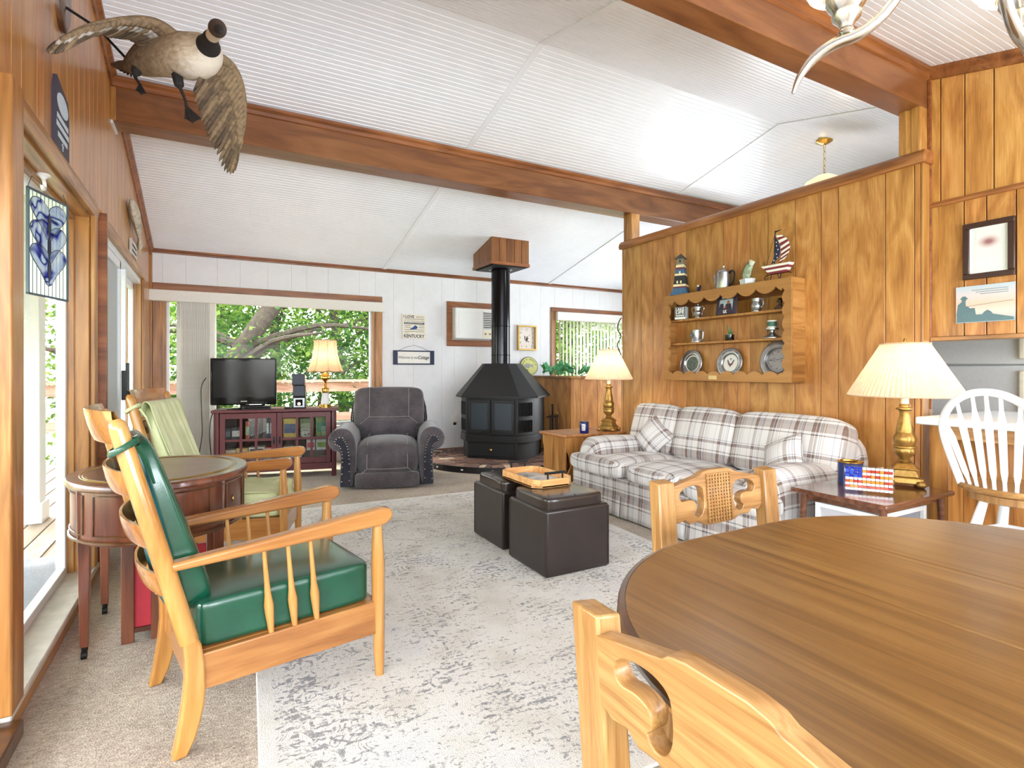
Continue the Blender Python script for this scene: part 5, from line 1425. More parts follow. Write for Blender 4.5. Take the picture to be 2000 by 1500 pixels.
for sx in (-1, 1):     # doors
    x0, x1 = (sx * .012, sx * .295) if sx > 0 else (-.295, -.012)
    dm = MB().box(x0, x1, -.346, -.325, .31, .35).box(x0, x1, -.346, -.325, .675, .71).box(x0, x0 + .03, -.346, -.325, .35, .675).box(x1 - .03, x1, -.346, -.325, .35, .675)
    do = O('door', dm, STOVE, st, bevel=.004)
    O('mesh_screen', MB().box(x0 + .03, x1 - .03, -.334, -.33, .35, .675), flat('fire_screen', (44, 52, 60), .45, noise=.2, nscale=300, bump=.3) if 'fire_screen' not in bpy.data.materials else bpy.data.materials['fire_screen'], do)
    O('handle', MB().tube(smoothpts([(sx * .02, -.352, .335), (sx * .05, -.368, .342), (sx * .10, -.368, .338), (sx * .13, -.352, .33)], 4), .007, 8), STOVE, do)
for sx in (-1, 1):     # side louvres
    p0 = Vector((sx * .33, -.32, 0)); p1 = Vector((sx * .48, -.32 + .1875, 0))
    nrm = Vector((sx * .78, -.62, 0)).normalized()
    for z0, z1 in ((.33, .47), (.52, .68)):
        for k in range(8):
            q = p0.lerp(p1, .15 + .7 * k / 7) + nrm * .006
            O('louvre', MB().bar((q.x, q.y, z0), (q.x, q.y, z1), .006, .012, up=nrm), IRON, body)
hood = O('hood', stackrings([hexring(.375, .165, .375, .735), hexring(.375, .165, .375, .755), hexring(.155, .075, .16, 1.14), hexring(.15, .072, .155, 1.15)]), STOVE, st, smooth=20)
pipe = T('flue_pipe', 'shiny black flue pipe rising from the stove to the ceiling', 'pipe', (3.20, 6.10, HZ + .004 + 1.15))
PT = 2.42
O('shaft', MB().lathe([(.118, 0), (.118, PT - 1.22)], 40), PIPE, pipe)
for z in (.10, .46): O('joint_ring', MB().lathe([(.1185, z), (.1235, z + .004), (.1235, z + .010), (.1185, z + .014)], 40), PIPE, pipe)
O('top_collar', MB().lathe([(.119, PT - 1.25), (.16, PT - 1.235), (.16, PT - 1.22)], 40), PIPE, pipe)
cbx = T('flue_box', 'wooden box with board sides around the flue at the ceiling', 'box', (3.20, 6.10, 2.40))
bw = .26
def boxside(p, q, zb, n, label=None):
    p, q = Vector(p), Vector(q)
    for k in range(n):
        a, b = p.lerp(q, k / n), p.lerp(q, (k + 1) / n)
        g = (b - a).normalized() * .003; a2, b2 = a + g, b - g
        nin = Vector((-(q - p).y, (q - p).x)).normalized() * .014
        f = lambda v: cz(v.y + 6.10) - 2.40
        O('board', MB().hexa([(a2.x, a2.y, zb), (b2.x, b2.y, zb), (b2.x + nin.x, b2.y + nin.y, zb), (a2.x + nin.x, a2.y + nin.y, zb)], [(a2.x, a2.y, f(a2)), (b2.x, b2.y, f(b2)), (b2.x + nin.x, b2.y + nin.y, f(b2 + nin)), (a2.x + nin.x, a2.y + nin.y, f(a2 + nin))]), BOXW, cbx, smooth=0)
zb = .03
boxside((-bw, -bw), (bw, -bw), zb, 5); boxside((bw, -bw), (bw, bw), zb, 4); boxside((bw, bw), (-bw, bw), zb, 5); boxside((-bw, bw), (-bw, -bw), zb, 5)
for b in ((-bw - .008, bw + .008, -bw - .008, -bw), (-bw - .008, bw + .008, bw, bw + .008), (-bw - .008, -bw, -bw, bw), (bw, bw + .008, -bw, bw)): O('bottom_trim', MB().box(*b, .012, .05), TRIM, cbx, bevel=.002)
O('heat_shield', MB().box(-bw + .03, bw - .03, -bw + .03, bw - .03, .0, .03), STOVE, cbx, bevel=.003)
# ---- fire tools
ft = T('fireplace_tools', 'black fireplace tool set standing right of the stove', 'fire tools', (3.86, 5.92, HZ + .004), .2)
O('base', MB().box(-.10, .10, -.07, .07, 0, .02), IRON, ft, bevel=.006)
O('post', MB().tube([(0, 0, .02), (0, 0, .60)], .012, 8).lathe([(.0001, .60), (.017, .607), (.017, .622), (.0001, .635)], 10), IRON, ft)
O('crossbar', MB().tube([(-.10, 0, .47), (.10, 0, .47)], .008, 8), IRON, ft)
O('brush', MB().tube([(-.06, -.02, .10), (-.06, -.02, .50)], .007, 8).tube([(-.06, -.02, .05), (-.06, -.02, .14)], [.028, .02], 10), IRON, ft)
O('shovel', MB().tube([(.065, -.02, .14), (.065, -.02, .50)], .006, 8).hexa([(.03, -.03, .035), (.10, -.03, .035), (.10, -.024, .035), (.03, -.024, .035)], [(.04, -.03, .16), (.09, -.03, .16), (.09, -.024, .16), (.04, -.024, .16)]), IRON, ft)
O('brass_loop', MB().tube([(.065 + .016 * math.cos(a), -.02, .52 + .022 * math.sin(a)) for a in [2 * PI * i / 14 for i in range(14)]], .004, 6, closed=True), BRASS, ft)
O('poker', MB().tube([(0.02, -.05, .05), (0.02, -.035, .50)], .006, 8), IRON, ft)

# ---- panelled planter wall
PX, PYc, PZ = 4.06, 5.79, 1.03
pw = struct(O('wall_planter', MB().box(PX + .012, 6.4, PYc + .012, PYc + .10, 0, PZ).box(PX + .012, PX + .10, PYc + .10, YB, 0, PZ).box(PX + .1, 6.4, PYc + .1, YB, .82, .84), PANEL_GAP), 'low honey panelled planter wall right of the stove')
board_wall(pw, 'y', PX, PX + .012, spread(PYc, YB, .19), (), 0, PZ, PANEL, .005, 'wall_panel')
board_wall(pw, 'x', PYc, PYc + .012, spread(PX + .012, 6.4, .19), (), 0, PZ, PANEL, .005, 'wall_panel')
O('corner_post', MB().box(PX - .008, PX + .05, PYc - .008, PYc, 0, PZ), TRIM_Z, pw, bevel=.003)
O('cap', MB().box(PX - .035, PX + .13, PYc - .035, YB, PZ, PZ + .03), TRIM_Y, pw, bevel=.005); O('cap', MB().box(PX + .13, 6.4, PYc - .035, PYc + .13, PZ, PZ + .03), TRIM, pw, bevel=.005)
# ivy
leafmesh = []
for k in range(2):
    mb = MB(); s = 1
    pts = [(0, 0), (.035, .02), (.05, .055), (.035, .085), (0, .12), (-.035, .085), (-.05, .055), (-.035, .02)]
    V = [(x, y, .010 * math.sin(y * 30) - abs(x) * .25) for x, y in pts] + [(0, .06, .012)]
    mb.add(V, [(i, (i + 1) % 8, 8) for i in range(8)]); me = mb.mesh('leaf'); finish(me, IVY, 180); leafmesh.append(me)
rnd = random.Random(21)
def ivy(label, c, n, spread_, hgt, size):
    t = T('ivy_plant', label, 'plant', c, 0, 'ivy along the planter')
    O('stems', MB().tube(smoothpts([(-spread_, 0, .01), (-spread_ * .3, .02, hgt * .5), (spread_ * .4, -.02, hgt * .35), (spread_, 0, .02)], 6), .004, 6), flat('ivy_stem', (70, 96, 50), .8) if 'ivy_stem' not in bpy.data.materials else bpy.data.materials['ivy_stem'], t)
    for i in range(n):
        o = bpy.data.objects.new('leaf', rnd.choice(leafmesh)); COL.objects.link(o); o.parent = t
        o.location = (rnd.uniform(-spread_, spread_), rnd.uniform(-.05, .05), rnd.uniform(.01, hgt))
        o.rotation_euler = (rnd.uniform(.3, 1.5), rnd.uniform(-.5, .5), rnd.uniform(-1.2, 1.2)); k = size * rnd.uniform(.7, 1.2); o.scale = (k, k, k)
ivy('bright ivy beside the oval fish sign', (4.33, 6.72, PZ + .03), 18, .11, .14, .8)
ivy('bushy ivy on the planter corner', (4.34, 6.30, PZ + .03), 22, .15, .15, .85)
ivy('low dark ivy along the planter cap', (4.55, 5.92, PZ + .03), 24, .24, .09, .7)
ivy('low ivy trailing behind the pleated lamp', (5.0, 5.93, PZ + .03), 20, .24, .09, .7)

# ---- end table between stove and sofa
et = T('end_table', 'honey wood end table with scalloped sides between stove and sofa', 'end table', (3.15, 4.30, 0))
O('top', MB().box(-.36, .36, -.22, .22, .525, .552), CAPW, et, bevel=.008)
side = [(-.30, .0), (-.335, .08), (-.32, .18), (-.275, .26), (-.29, .36), (-.33, .44), (-.335, .525), (.335, .525), (.33, .44), (.29, .36), (.275, .26), (.32, .18), (.335, .08), (.30, 0)]
for y in (-.19, .19): O('side_panel', MB().prism(side, y - .011, y + .011, 'y'), TRIM_Z, et, bevel=.003)
O('front_panel', MB().box(-.33, -.31, -.18, .18, .02, .525), TRIM_Z, et, bevel=.003); O('shelf', MB().box(-.30, .30, -.18, .18, .14, .16), CAPW, et)
cd = T('candle_jar', 'navy candle jar with white print on the end table by the stove', 'candle', (3.06, 4.15, .552))
O('jar', MB().lathe([(.038, 0), (.042, .006), (.042, .105), (.038, .11), (.034, .11), (.034, .02), (.0001, .018)], 28), flat('navy_glass', (22, 32, 92), .2), cd)
O('lid_band', MB().lathe([(.0425, .098), (.0435, .10), (.0435, .109), (.0425, .111)], 28), flat('navy_lid', (14, 20, 60), .35), cd)
for k, tx in enumerate(('HOME', 'SWEET', 'LAKE', 'HOUSE')):
    pass
mb = MB()
for r_ in range(5):
    for k in range(5):
        a = math.radians(205 + k * 9 + (r_ % 2) * 3); z = .028 + r_ * .013
        x, y = .0428 * math.cos(a), .0428 * math.sin(a); tx, ty = -math.sin(a) * .0026, math.cos(a) * .0026
        mb.add([(x - tx, y - ty, z), (x + tx, y + ty, z), (x + tx, y + ty, z + .009), (x - tx, y - ty, z + .009)], [(0, 1, 2, 3)])
O('white_print', mb, PAPER, cd)
# ================================================================== ON THE WALLS
FACE_NX = Matrix(((0, 0, -1), (-1, 0, 0), (0, 1, 0))).to_euler()      # local x right, y up, z out of a wall seen looking +X
FACE_NY = (PI / 2, 0, 0)                                              # the same for the back wall
FACE_PX = Matrix(((0, 0, 1), (1, 0, 0), (0, 1, 0))).to_euler()        # and for the left wall
def wy(u, X=3.77): return ray_y(u, X)
def arc_text(s, r, size, a0, a1, mat, parent, z, name='rim_lettering', flip=False):
    """letters spread along an arc from angle a0 to a1 (degrees), tops outward"""
    mb = MB(); n = len(s)
    for i, ch in enumerate(s):
        if ch == ' ': continue
        a = math.radians(lerp(a0, a1, i / max(1, n - 1)))
        cu = bpy.data.curves.new('c', 'FONT'); cu.body = ch; cu.size = size; cu.align_x = 'CENTER'; cu.align_y = 'CENTER'; cu.resolution_u = 2; cu.offset = .0004
        tmp = bpy.data.objects.new('tmp', cu); me = bpy.data.meshes.new_from_object(tmp)
        M = Matrix.Translation((r * math.cos(a), r * math.sin(a), z)) @ Matrix.Rotation(a - PI / 2 + (PI if flip else 0), 4, 'Z')
        mb.add([M @ v.co for v in me.vertices], [tuple(p.vertices) for p in me.polygons])
        bpy.data.objects.remove(tmp); bpy.data.curves.remove(cu); bpy.data.meshes.remove(me)
    return O(name, mb, mat, parent, smooth=0)

# ---- the pewter shelf
SX, SY0, SY1, SZ0, SZ1 = 3.70, 2.50, 3.78, 1.05, 1.825
sh = T('wall_shelf', 'wooden wall shelf with scalloped front frame above the sofa', 'shelf', (XP, (SY0 + SY1) / 2, SZ0), rot=FACE_NX)
SW, SH, SD = (SY1 - SY0) / 2, SZ1 - SZ0, XP - SX     # local: x -SW..SW, y 0..SH, z 0..SD
def scallop(p, q, inw, n, depth, base):
    """wavy run from p to q offset inward; returns points"""
    p, q, iw = Vector(p), Vector(q), Vector(inw); out = []
    N_ = n * 8
    for k in range(N_ + 1):
        t = k / N_; ph = (t * n) % 1.0
        w = base + depth * abs(math.cos(PI * t * n)) ** .8
        out.append(p.lerp(q, t) + iw * w)
    return out
inner = []
a_, b_ = SW - .0, SH
L = .045
inner += scallop((-a_ + L, .02), (a_ - L, .02), (0, 1), 9, .03, .035)[2:-2]
inner += scallop((a_ - .01, L), (a_ - .01, b_ - L), (-1, 0), 7, .022, .045)[2:-2]
inner += scallop((a_ - L, b_ - .02), (-a_ + L, b_ - .02), (0, -1), 7, .045, .035)[2:-2]
inner += scallop((-a_ + .01, b_ - L), (-a_ + .01, L), (1, 0), 7, .022, .045)[2:-2]
plate2d('front_frame', [(-a_, 0), (a_, 0), (a_, b_), (-a_, b_)], [[(p.x, p.y) for p in inner]], .018, SHELFF, sh, .002, loc=(0, 0, SD - .009))
for s in (-1, 1): O('side', MB().box(s * SW - (.016 if s > 0 else 0), s * SW + (.016 if s < 0 else 0), 0, SH, 0, SD - .018), SHELFW, sh)
O('top', MB().box(-SW + .016, SW - .016, SH - .016, SH, 0, SD - .018), SHELFW, sh); O('bottom', MB().box(-SW + .016, SW - .016, 0, .022, 0, SD - .018), SHELFW, sh)
O('hanging_rail', MB().box(-SW + .016, SW - .016, SH - .105, SH - .016, 0, .016), SHELFIN, sh)
ZS1, ZS2, ZS0 = 1.602, 1.388, SZ0 + .022
for z in (ZS1, ZS2): O('shelf_board', MB().box(-SW + .016, SW - .016, z - SZ0 - .019, z - SZ0, 0, SD - .035), SHELFW, sh, bevel=.004)
for x in (-.40, -.12, .18, .45): O('screw_cap', MB().lathe([(.006, 0), (.006, .003), (.0001, .004)], 8).xform(Matrix.Translation((x, SH - .055, .016))), PEWTER, sh)
O('brass_label', MB().box(-.115, -.03, .014, .046, SD, SD + .0015), flat('label_gold', (214, 190, 130), .4), sh)

def up(name, label, cat, u, z, X=3.775, rz=0.0, group='pewter and keepsakes on the wall shelf'):
    """a keepsake standing at image column u; its local -y looks into the room"""
    return T(name, label, cat, (X, wy(u, X), z), math.radians(-90) + rz, group)
# lighthouse
lh = up('lighthouse', 'striped wooden lighthouse model on top of the wall shelf', 'model', 1330, SZ1, 3.78, math.radians(30))
cols = [('lh_blue', (62, 96, 128)), ('lh_wine', (96, 52, 64)), ('lh_cream', (226, 208, 164)), ('lh_black', (40, 42, 44)), ('lh_grey', (126, 118, 100)), ('lh_roof', (70, 66, 64))]
LM = {n: flat(n, c, .7, noise=.1) for n, c in cols}
def frus(h0, s0, h1, s1): return MB().add([(a * s0, b * s0, h0) for a, b in ((-1, -1), (1, -1), (1, 1), (-1, 1))] + [(a * s1, b * s1, h1) for a, b in ((-1, -1), (1, -1), (1, 1), (-1, 1))], [(3, 2, 1, 0), (4, 5, 6, 7), (0, 1, 5, 4), (1, 2, 6, 5), (2, 3, 7, 6), (3, 0, 4, 7)])
O('step', frus(0, .082, .014, .082), LM['lh_blue'], lh); O('step', frus(.014, .070, .03, .070), LM['lh_blue'], lh)
def lw_(z): return lerp(.062, .034, (z - .03) / .25)
for z0, z1, n in ((.03, .062, 'lh_blue'), (.062, .078, 'lh_wine'), (.078, .098, 'lh_cream'), (.098, .178, 'lh_black'), (.178, .196, 'lh_cream'), (.196, .235, 'lh_blue'), (.235, .255, 'lh_wine'), (.255, .28, 'lh_cream')):
    O('band', frus(z0, lw_(z0), z1, lw_(z1)), LM[n], lh)
O('gallery', frus(.28, .046, .286, .046), LM['lh_grey'], lh); O('lantern_room', frus(.286, .031, .335, .031), LM['lh_grey'], lh); O('roof', frus(.335, .046, .385, .002), LM['lh_roof'], lh)
for x, z in ((-.02, .118), (.012, .118), (0, .205), (0, .312)):
    y = -(lw_(z) if z < .29 else .031) - .0005
    O('window', MB().box(x - .007, x + .007, y - .002, y + .001, z - .012, z + .012), LM['lh_cream'] if z < .29 else LM['lh_black'], lh)
# eagle-like figurine
fg = up('bird_figurine', 'tiny red white and blue bird figurine beside the lighthouse', 'figurine', 1364, SZ1, 3.77)
O('base', MB().lathe([(.018, 0), (.018, .006), (.012, .012)], 12), flat('fig_red', (176, 70, 66), .5), fg)
O('body', MB().tube([(0, 0, .01), (0.004, 0, .03), (.0, 0, .05)], [.010, .016, .010], 8), NAVY, fg); O('head', MB().pillow((-.004, 0, .060), (.018, .018, .018), 2, 6), PAPER, fg); O('wing', MB().bar((.012, 0, .03), (.024, 0, .062), .006, .014), NAVY, fg)
# coffee pot
cp = up('coffee_pot', 'aluminium percolator coffee pot with black handle on the wall shelf', 'coffee pot', 1413, SZ1, 3.775)
O('body', MB().lathe([(.062, 0), (.064, .004), (.059, .10), (.058, .135), (.061, .138)], 32), PEWTER, cp); O('lid', MB().lathe([(.061, .138), (.058, .146), (.040, .160), (.012, .168), (.008, .176)], 32), PEWTER, cp)
O('knob', MB().lathe([(.006, .174), (.014, .184), (.014, .192), (.0001, .202)], 16), NICKEL, cp)
O('spout', MB().tube(smoothpts([(-.056, 0, .03), (-.078, 0, .06), (-.082, 0, .10), (-.096, 0, .125)], 4), [.018, .017, .016, .015, .014, .013, .012, .011, .011, .010, .009, .008, .008], 10), PEWTER, cp)
O('handle', MB().tube(smoothpts([(.058, 0, .125), (.085, 0, .14), (.108, 0, .12), (.100, 0, .07), (.075, 0, .03), (.060, 0, .028)], 4), .008, 8), BLACK, cp)
# bass
bs = up('fish_figurine', 'leaping green bass figurine on a pale splash base', 'figurine', 1461, SZ1, 3.775)
O('splash_base', MB().lathe([(.055, 0), (.052, .02), (.058, .045), (.03, .055), (.0001, .05)], 20, wob=lambda a, i: 1 + .16 * math.sin(a * 5 + i)), flat('splash', (214, 222, 226), .3, noise=.15), bs)
O('body', MB().tube(smoothpts([(-.004, 0, .035), (-.014, 0, .065), (-.010, 0, .10), (.006, 0, .135), (.024, 0, .160)], 4), [.012, .018, .024, .029, .033, .036, .038, .039, .039, .038, .037, .036, .035, .034, .032, .030, .027], 14, flat=((0, 1, 0), .55)), flat('bass_green', (150, 166, 138), .35, noise=.5, nscale=45), bs)
O('back_stripe', MB().tube(smoothpts([(-.022, 0, .045), (-.040, 0, .075), (-.040, 0, .11), (-.022, 0, .150), (.006, 0, .182)], 4), [.004, .008, .010, .012, .013, .014, .014, .014, .013, .013, .012, .011, .010, .009, .008, .006, .004], 10), flat('bass_dark', (62, 84, 70), .4, noise=.4, nscale=60), bs)
for sy in (-1, 1): O('eye', MB().pillow((.018, sy * .015, .168), (.008, .006, .008), 2, 6), BLACKG, bs)
O('mouth', MB().tube([(.020, 0, .155), (.034, 0, .176), (.040, 0, .188)], [.024, .026, .029], 14, caps=False, flat=((0, 1, 0), .6)), flat('bass_pale', (206, 210, 190), .4), bs)
O('dorsal_fin', MB().bar((-.034, 0, .07), (-.020, 0, .125), .003, .026, up=(1, 0, 0)), flat('fin', (96, 112, 90), .5), bs); O('side_fin', MB().bar((.012, -.02, .10), (.045, -.03, .092), .003, .022), flat('fin2', (190, 190, 160), .5), bs)
# sailboat
sb_ = up('toy_sailboat', 'toy sailboat with stars and stripes sails on the wall shelf', 'sailboat', 1519, SZ1, 3.775)
FR, FB = flat('flag_red', (128, 44, 54), .6), flat('flag_blue', (34, 44, 76), .6)
O('stand', MB().tube(smoothpts([(-.10, 0, .012), (-.112, 0, .03), (-.09, 0, .05), (0, 0, .052), (.09, 0, .052), (.11, 0, .04)], 4), .003, 6).tube([(-.05, -.02, .003), (-.05, 0, .052)], .003, 6).tube([(0, .02, .003), (0, 0, .052)], .003, 6).tube([(-.10, -.02, .003), (-.10, .02, .003)], .003, 6).tube([(.03, -.02, .003), (.03, 0, .052)], .003, 6), IRON, sb_)
for i, m_ in enumerate((FR, PAPER, FR, PAPER)):
    z0, z1 = .052 + i * .017, .052 + (i + 1) * .017; x0a, x1a = -.055 - i * .017, .075 + i * .010; x0b, x1b = -.055 - (i + 1) * .017, .075 + (i + 1) * .010
    w0, w1 = .018 + i * .003, .021 + i * .003
    O('hull_plank', MB().hexa([(x0a, -w0, z0), (x1a, -w0, z0), (x1a, w0, z0), (x0a, w0, z0)], [(x0b, -w1, z1), (x1b, -w1, z1), (x1b, w1, z1), (x0b, w1, z1)]), m_, sb_)
O('mast', MB().tube([(-.028, 0, .11), (-.022, 0, .38)], .004, 6), IRON, sb_); O('rigging', MB().tube([(-.10, 0, .12), (-.023, 0, .355)], .0016, 5).tube([(-.12, 0, .16), (-.11, 0, .12)], .0016, 5), IRON, sb_)
O('pennant', MB().bar((-.022, 0, .372), (.035, 0, .38), .002, .012, taper=.2), IRON, sb_)
def sail(poly, z): return MB().prism(poly, z - .002, z + .002, 'y')
O('jib', sail([(-.018, .34), (.004, .30), (.022, .25), (.024, .21), (.010, .17), (-.022, .145), (-.055, .125), (-.03, .17), (-.016, .23), (-.014, .29)], -.006), FB, sb_)
lead = [(-.015, .345), (.004, .305), (.022, .255), (.026, .215), (.028, .18), (.020, .15), (.012, .13)]
lee = [(.03, .34), (.065, .315), (.088, .282), (.098, .245), (.094, .21), (.075, .175), (.02, .128)]
for i in range(6):
    for j, m_ in ((0, PAPER), (1, FR)):
        t0, t1 = (i + j * .5) / 6, (i + j * .5 + .5) / 6
        def at_(ls, t):
            t *= len(ls) - 1; k = min(int(t), len(ls) - 2); return tuple(lerp(ls[k][q], ls[k + 1][q], t - k) for q in (0, 1))
        O('sail_stripe', sail([at_(lead, t0), at_(lee, t0), at_(lee, t1), at_(lead, t1)], .002), m_, sb_, smooth=0)
for x, z in ((-.006, .29), (-.004, .262), (.008, .232), (-.004, .20), (.002, .172), (-.026, .155)):
    O('star', MB().lathe([(.005, 0), (.005, .001)], 5).xform(Matrix.Translation((x, -.0085, z)) @ Matrix.Rotation(PI / 2, 4, 'X')), PAPER, sb_)
# row one
bl = up('word_block', 'small grey block reading LAKE LIFE on the upper shelf', 'block', 1331, ZS1, 3.755, math.radians(16))
O('block', MB().box(-.055, .055, -.025, .025, 0, .112), flat('block_grey', (190, 194, 196), .7, noise=.06), bl, bevel=.002)
O('face', MB().box(-.052, .052, -.0265, -.025, .003, .109), flat('block_face', (84, 92, 100), .7, noise=.1), bl)
text('LAKE', .036, PAPER, bl, (0, -.0272, .090), FACE_NY, bold=.0008, width=.082); text('LIFE', .036, PAPER, bl, (0, -.0272, .062), FACE_NY, bold=.0008, width=.082)
O('white_script', MB().tube([(-.04 + .08 * k / 12, -.027, .034 + .008 * math.sin(k * 2.2)) for k in range(13)], .004, 5), PAPER, bl); O('white_base', MB().box(-.052, .052, -.027, -.0265, .003, .02), PAPER, bl)
su = up('sugar_bowl', 'two handled pewter sugar bowl with spoon on the upper shelf', 'sugar bowl', 1363, ZS1, 3.765)
O('bowl', MB().lathe([(.026, 0), (.027, .006), (.022, .012), (.034, .03), (.036, .046), (.026, .06), (.024, .068), (.031, .085), (.032, .096)], 28), PEWTER, su); O('lid', MB().lathe([(.033, .096), (.03, .104), (.014, .112), (.006, .114), (.008, .122), (.0001, .126)], 24), PEWTER, su)
for s in (-1, 1): O('handle', MB().tube(smoothpts([(s * .030, 0, .088), (s * .055, 0, .098), (s * .068, 0, .08), (s * .055, 0, .05), (s * .046, 0, .03), (s * .056, 0, .018)], 4), .0035, 6), NICKEL, su)
O('spoon', MB().tube([(-.01, 0, .10), (-.028, 0, .128)], .0022, 6), NICKEL, su)
pf = up('framed_photo', 'tilted brick patterned KENTUCKY photo frame on the upper shelf', 'photo', 1417, ZS1, 3.742, math.radians(-4))
pf.rotation_euler = (math.radians(-8), 0, pf.rotation_euler[2])
FRM = flat('frame_brick', (58, 46, 62), .5, noise=.4, nscale=90)
O('frame', MB().box(-.105, .105, -.006, .006, .002, .160), FRM, pf, bevel=.002); O('picture', MB().box(-.07, .07, -.0075, -.006, .04, .128), flat('photo_sky', (176, 196, 204), .3, noise=.1, nscale=12), pf)
for x, w_, h_, c in ((-.045, .03, .055, (36, 44, 60)), (.025, .045, .05, (40, 40, 48))): O('picture_shape', MB().prism([(x - w_, .04), (x + w_, .04), (x + w_ * .6, .04 + h_), (x - w_ * .5, .04 + h_)], -.0082, -.0075, 'y'), flat('ps%d' % c[0], c, .4), pf)
O('picture_shape', MB().lathe([(.016, 0), (.016, .0006)], 14).xform(Matrix.Translation((.025, -.0076, .100)) @ Matrix.Rotation(PI / 2, 4, 'X')), flat('ps_face', (150, 104, 84), .5), pf); O('picture_shape', MB().lathe([(.010, 0), (.010, .0006)], 10).xform(Matrix.Translation((.0, -.0083, .062)) @ Matrix.Rotation(PI / 2, 4, 'X')), flat('ps_red', (196, 30, 60), .5), pf)
text('KENTUCKY', .022, PAPER, pf, (0, -.0072, .144), FACE_NY, bold=.0006, width=.10); text('U', .034, PAPER, pf, (-.010, -.0085, .024), FACE_NY, bold=.0016); text('K', .034, PAPER, pf, (.006, -.0092, .024), FACE_NY, bold=.0016)
mg = up('pewter_mug', 'round bellied pewter mug on the upper shelf', 'mug', 1478, ZS1, 3.77)
O('body', MB().lathe([(.034, 0), (.035, .006), (.031, .012), (.043, .035), (.044, .05), (.034, .075), (.033, .085), (.038, .105), (.036, .105), (.031, .086), (.0001, .02)], 28), PEWTER, mg); O('handle', MB().tube(smoothpts([(.034, 0, .098), (.058, 0, .09), (.058, 0, .05), (.040, 0, .03)], 4), .005, 8), PEWTER, mg)
bu = up('bust', 'small dark bronze bust at the right end of the upper shelf', 'bust', 1524, ZS1, 3.765, .3)
BZ = flat('bronze', (64, 46, 36), .35, metal=.6, noise=.2)
O('shoulders', MB().prism([(-.042, 0), (.036, 0), (.030, .014), (.012, .032), (-.012, .036), (-.034, .018)], -.016, .016, 'y'), BZ, bu, bevel=.006)
O('head', MB().tube([(.0, 0, .03), (0, 0, .044), (-.002, 0, .058), (-.001, 0, .076), (.001, 0, .086)], [.012, .011, .019, .018, .008], 12), BZ, bu); O('nose', MB().bar((-.018, 0, .064), (-.026, 0, .058), .006, .008), BZ, bu)
# row two
tk = up('tankard', 'straight pewter tankard with a seal on the middle shelf', 'tankard', 1360, ZS2, 3.76)
O('body', MB().lathe([(.046, 0), (.047, .006), (.044, .012), (.038, .105), (.040, .110), (.036, .110), (.036, .02), (.0001, .015)], 28), PEWTER, tk)
O('handle', MB().tube(smoothpts([(.039, 0, .098), (.075, 0, .10), (.078, 0, .06), (.070, 0, .02), (.046, 0, .02)], 4), .006, 8), NICKEL, tk)
O('seal', MB().lathe([(.024, 0), (.026, .001), (.024, .002)], 24).xform(Matrix.Translation((-.012, -.0415, .06)) @ Matrix.Rotation(PI / 2, 4, 'X')), flat('seal_dark', (110, 114, 118), .4, metal=.8, noise=.4, nscale=120), tk)
sc_ = up('succulent', 'small spiky succulent in a black pot on the middle shelf', 'plant', 1425, ZS2, 3.76)
O('pot', MB().lathe([(.034, 0), (.036, .004), (.036, .048), (.033, .048), (.032, .04), (.0001, .04)], 24), BLACKG, sc_)
SG = flat('succulent_green', (64, 110, 62), .5, noise=.2)
for dx, dy, h_ in ((-.028, 0, .085), (-.014, -.01, .10), (.004, 0, .05), (.045, 0, .035), (.022, -.01, .06), (-.005, .012, .07)): O('leaf', MB().tube([(0, 0, .038), (dx * .4, dy, .038 + h_ * .5), (dx, dy, .038 + h_)], [.008, .007, .001], 6), SG, sc_)
ch = up('candle_holder', 'pewter candle stand with a label jar on the middle shelf', 'candle holder', 1508, ZS2, 3.765)
O('foot', MB().lathe([(.066, 0), (.066, .004), (.05, .014), (.024, .034), (.016, .044), (.018, .058), (.045, .064), (.046, .076), (.04, .078)], 32), PEWTER, ch)
O('jar', MB().lathe([(.034, .077), (.034, .135), (.031, .135), (.031, .085)], 28), flat('jar_pale', (214, 206, 198), .25), ch); O('label', MB().lathe([(.0345, .088), (.0345, .125)], 28).xform(Matrix.Identity(4)), flat('label_green', (60, 104, 88), .5), ch)
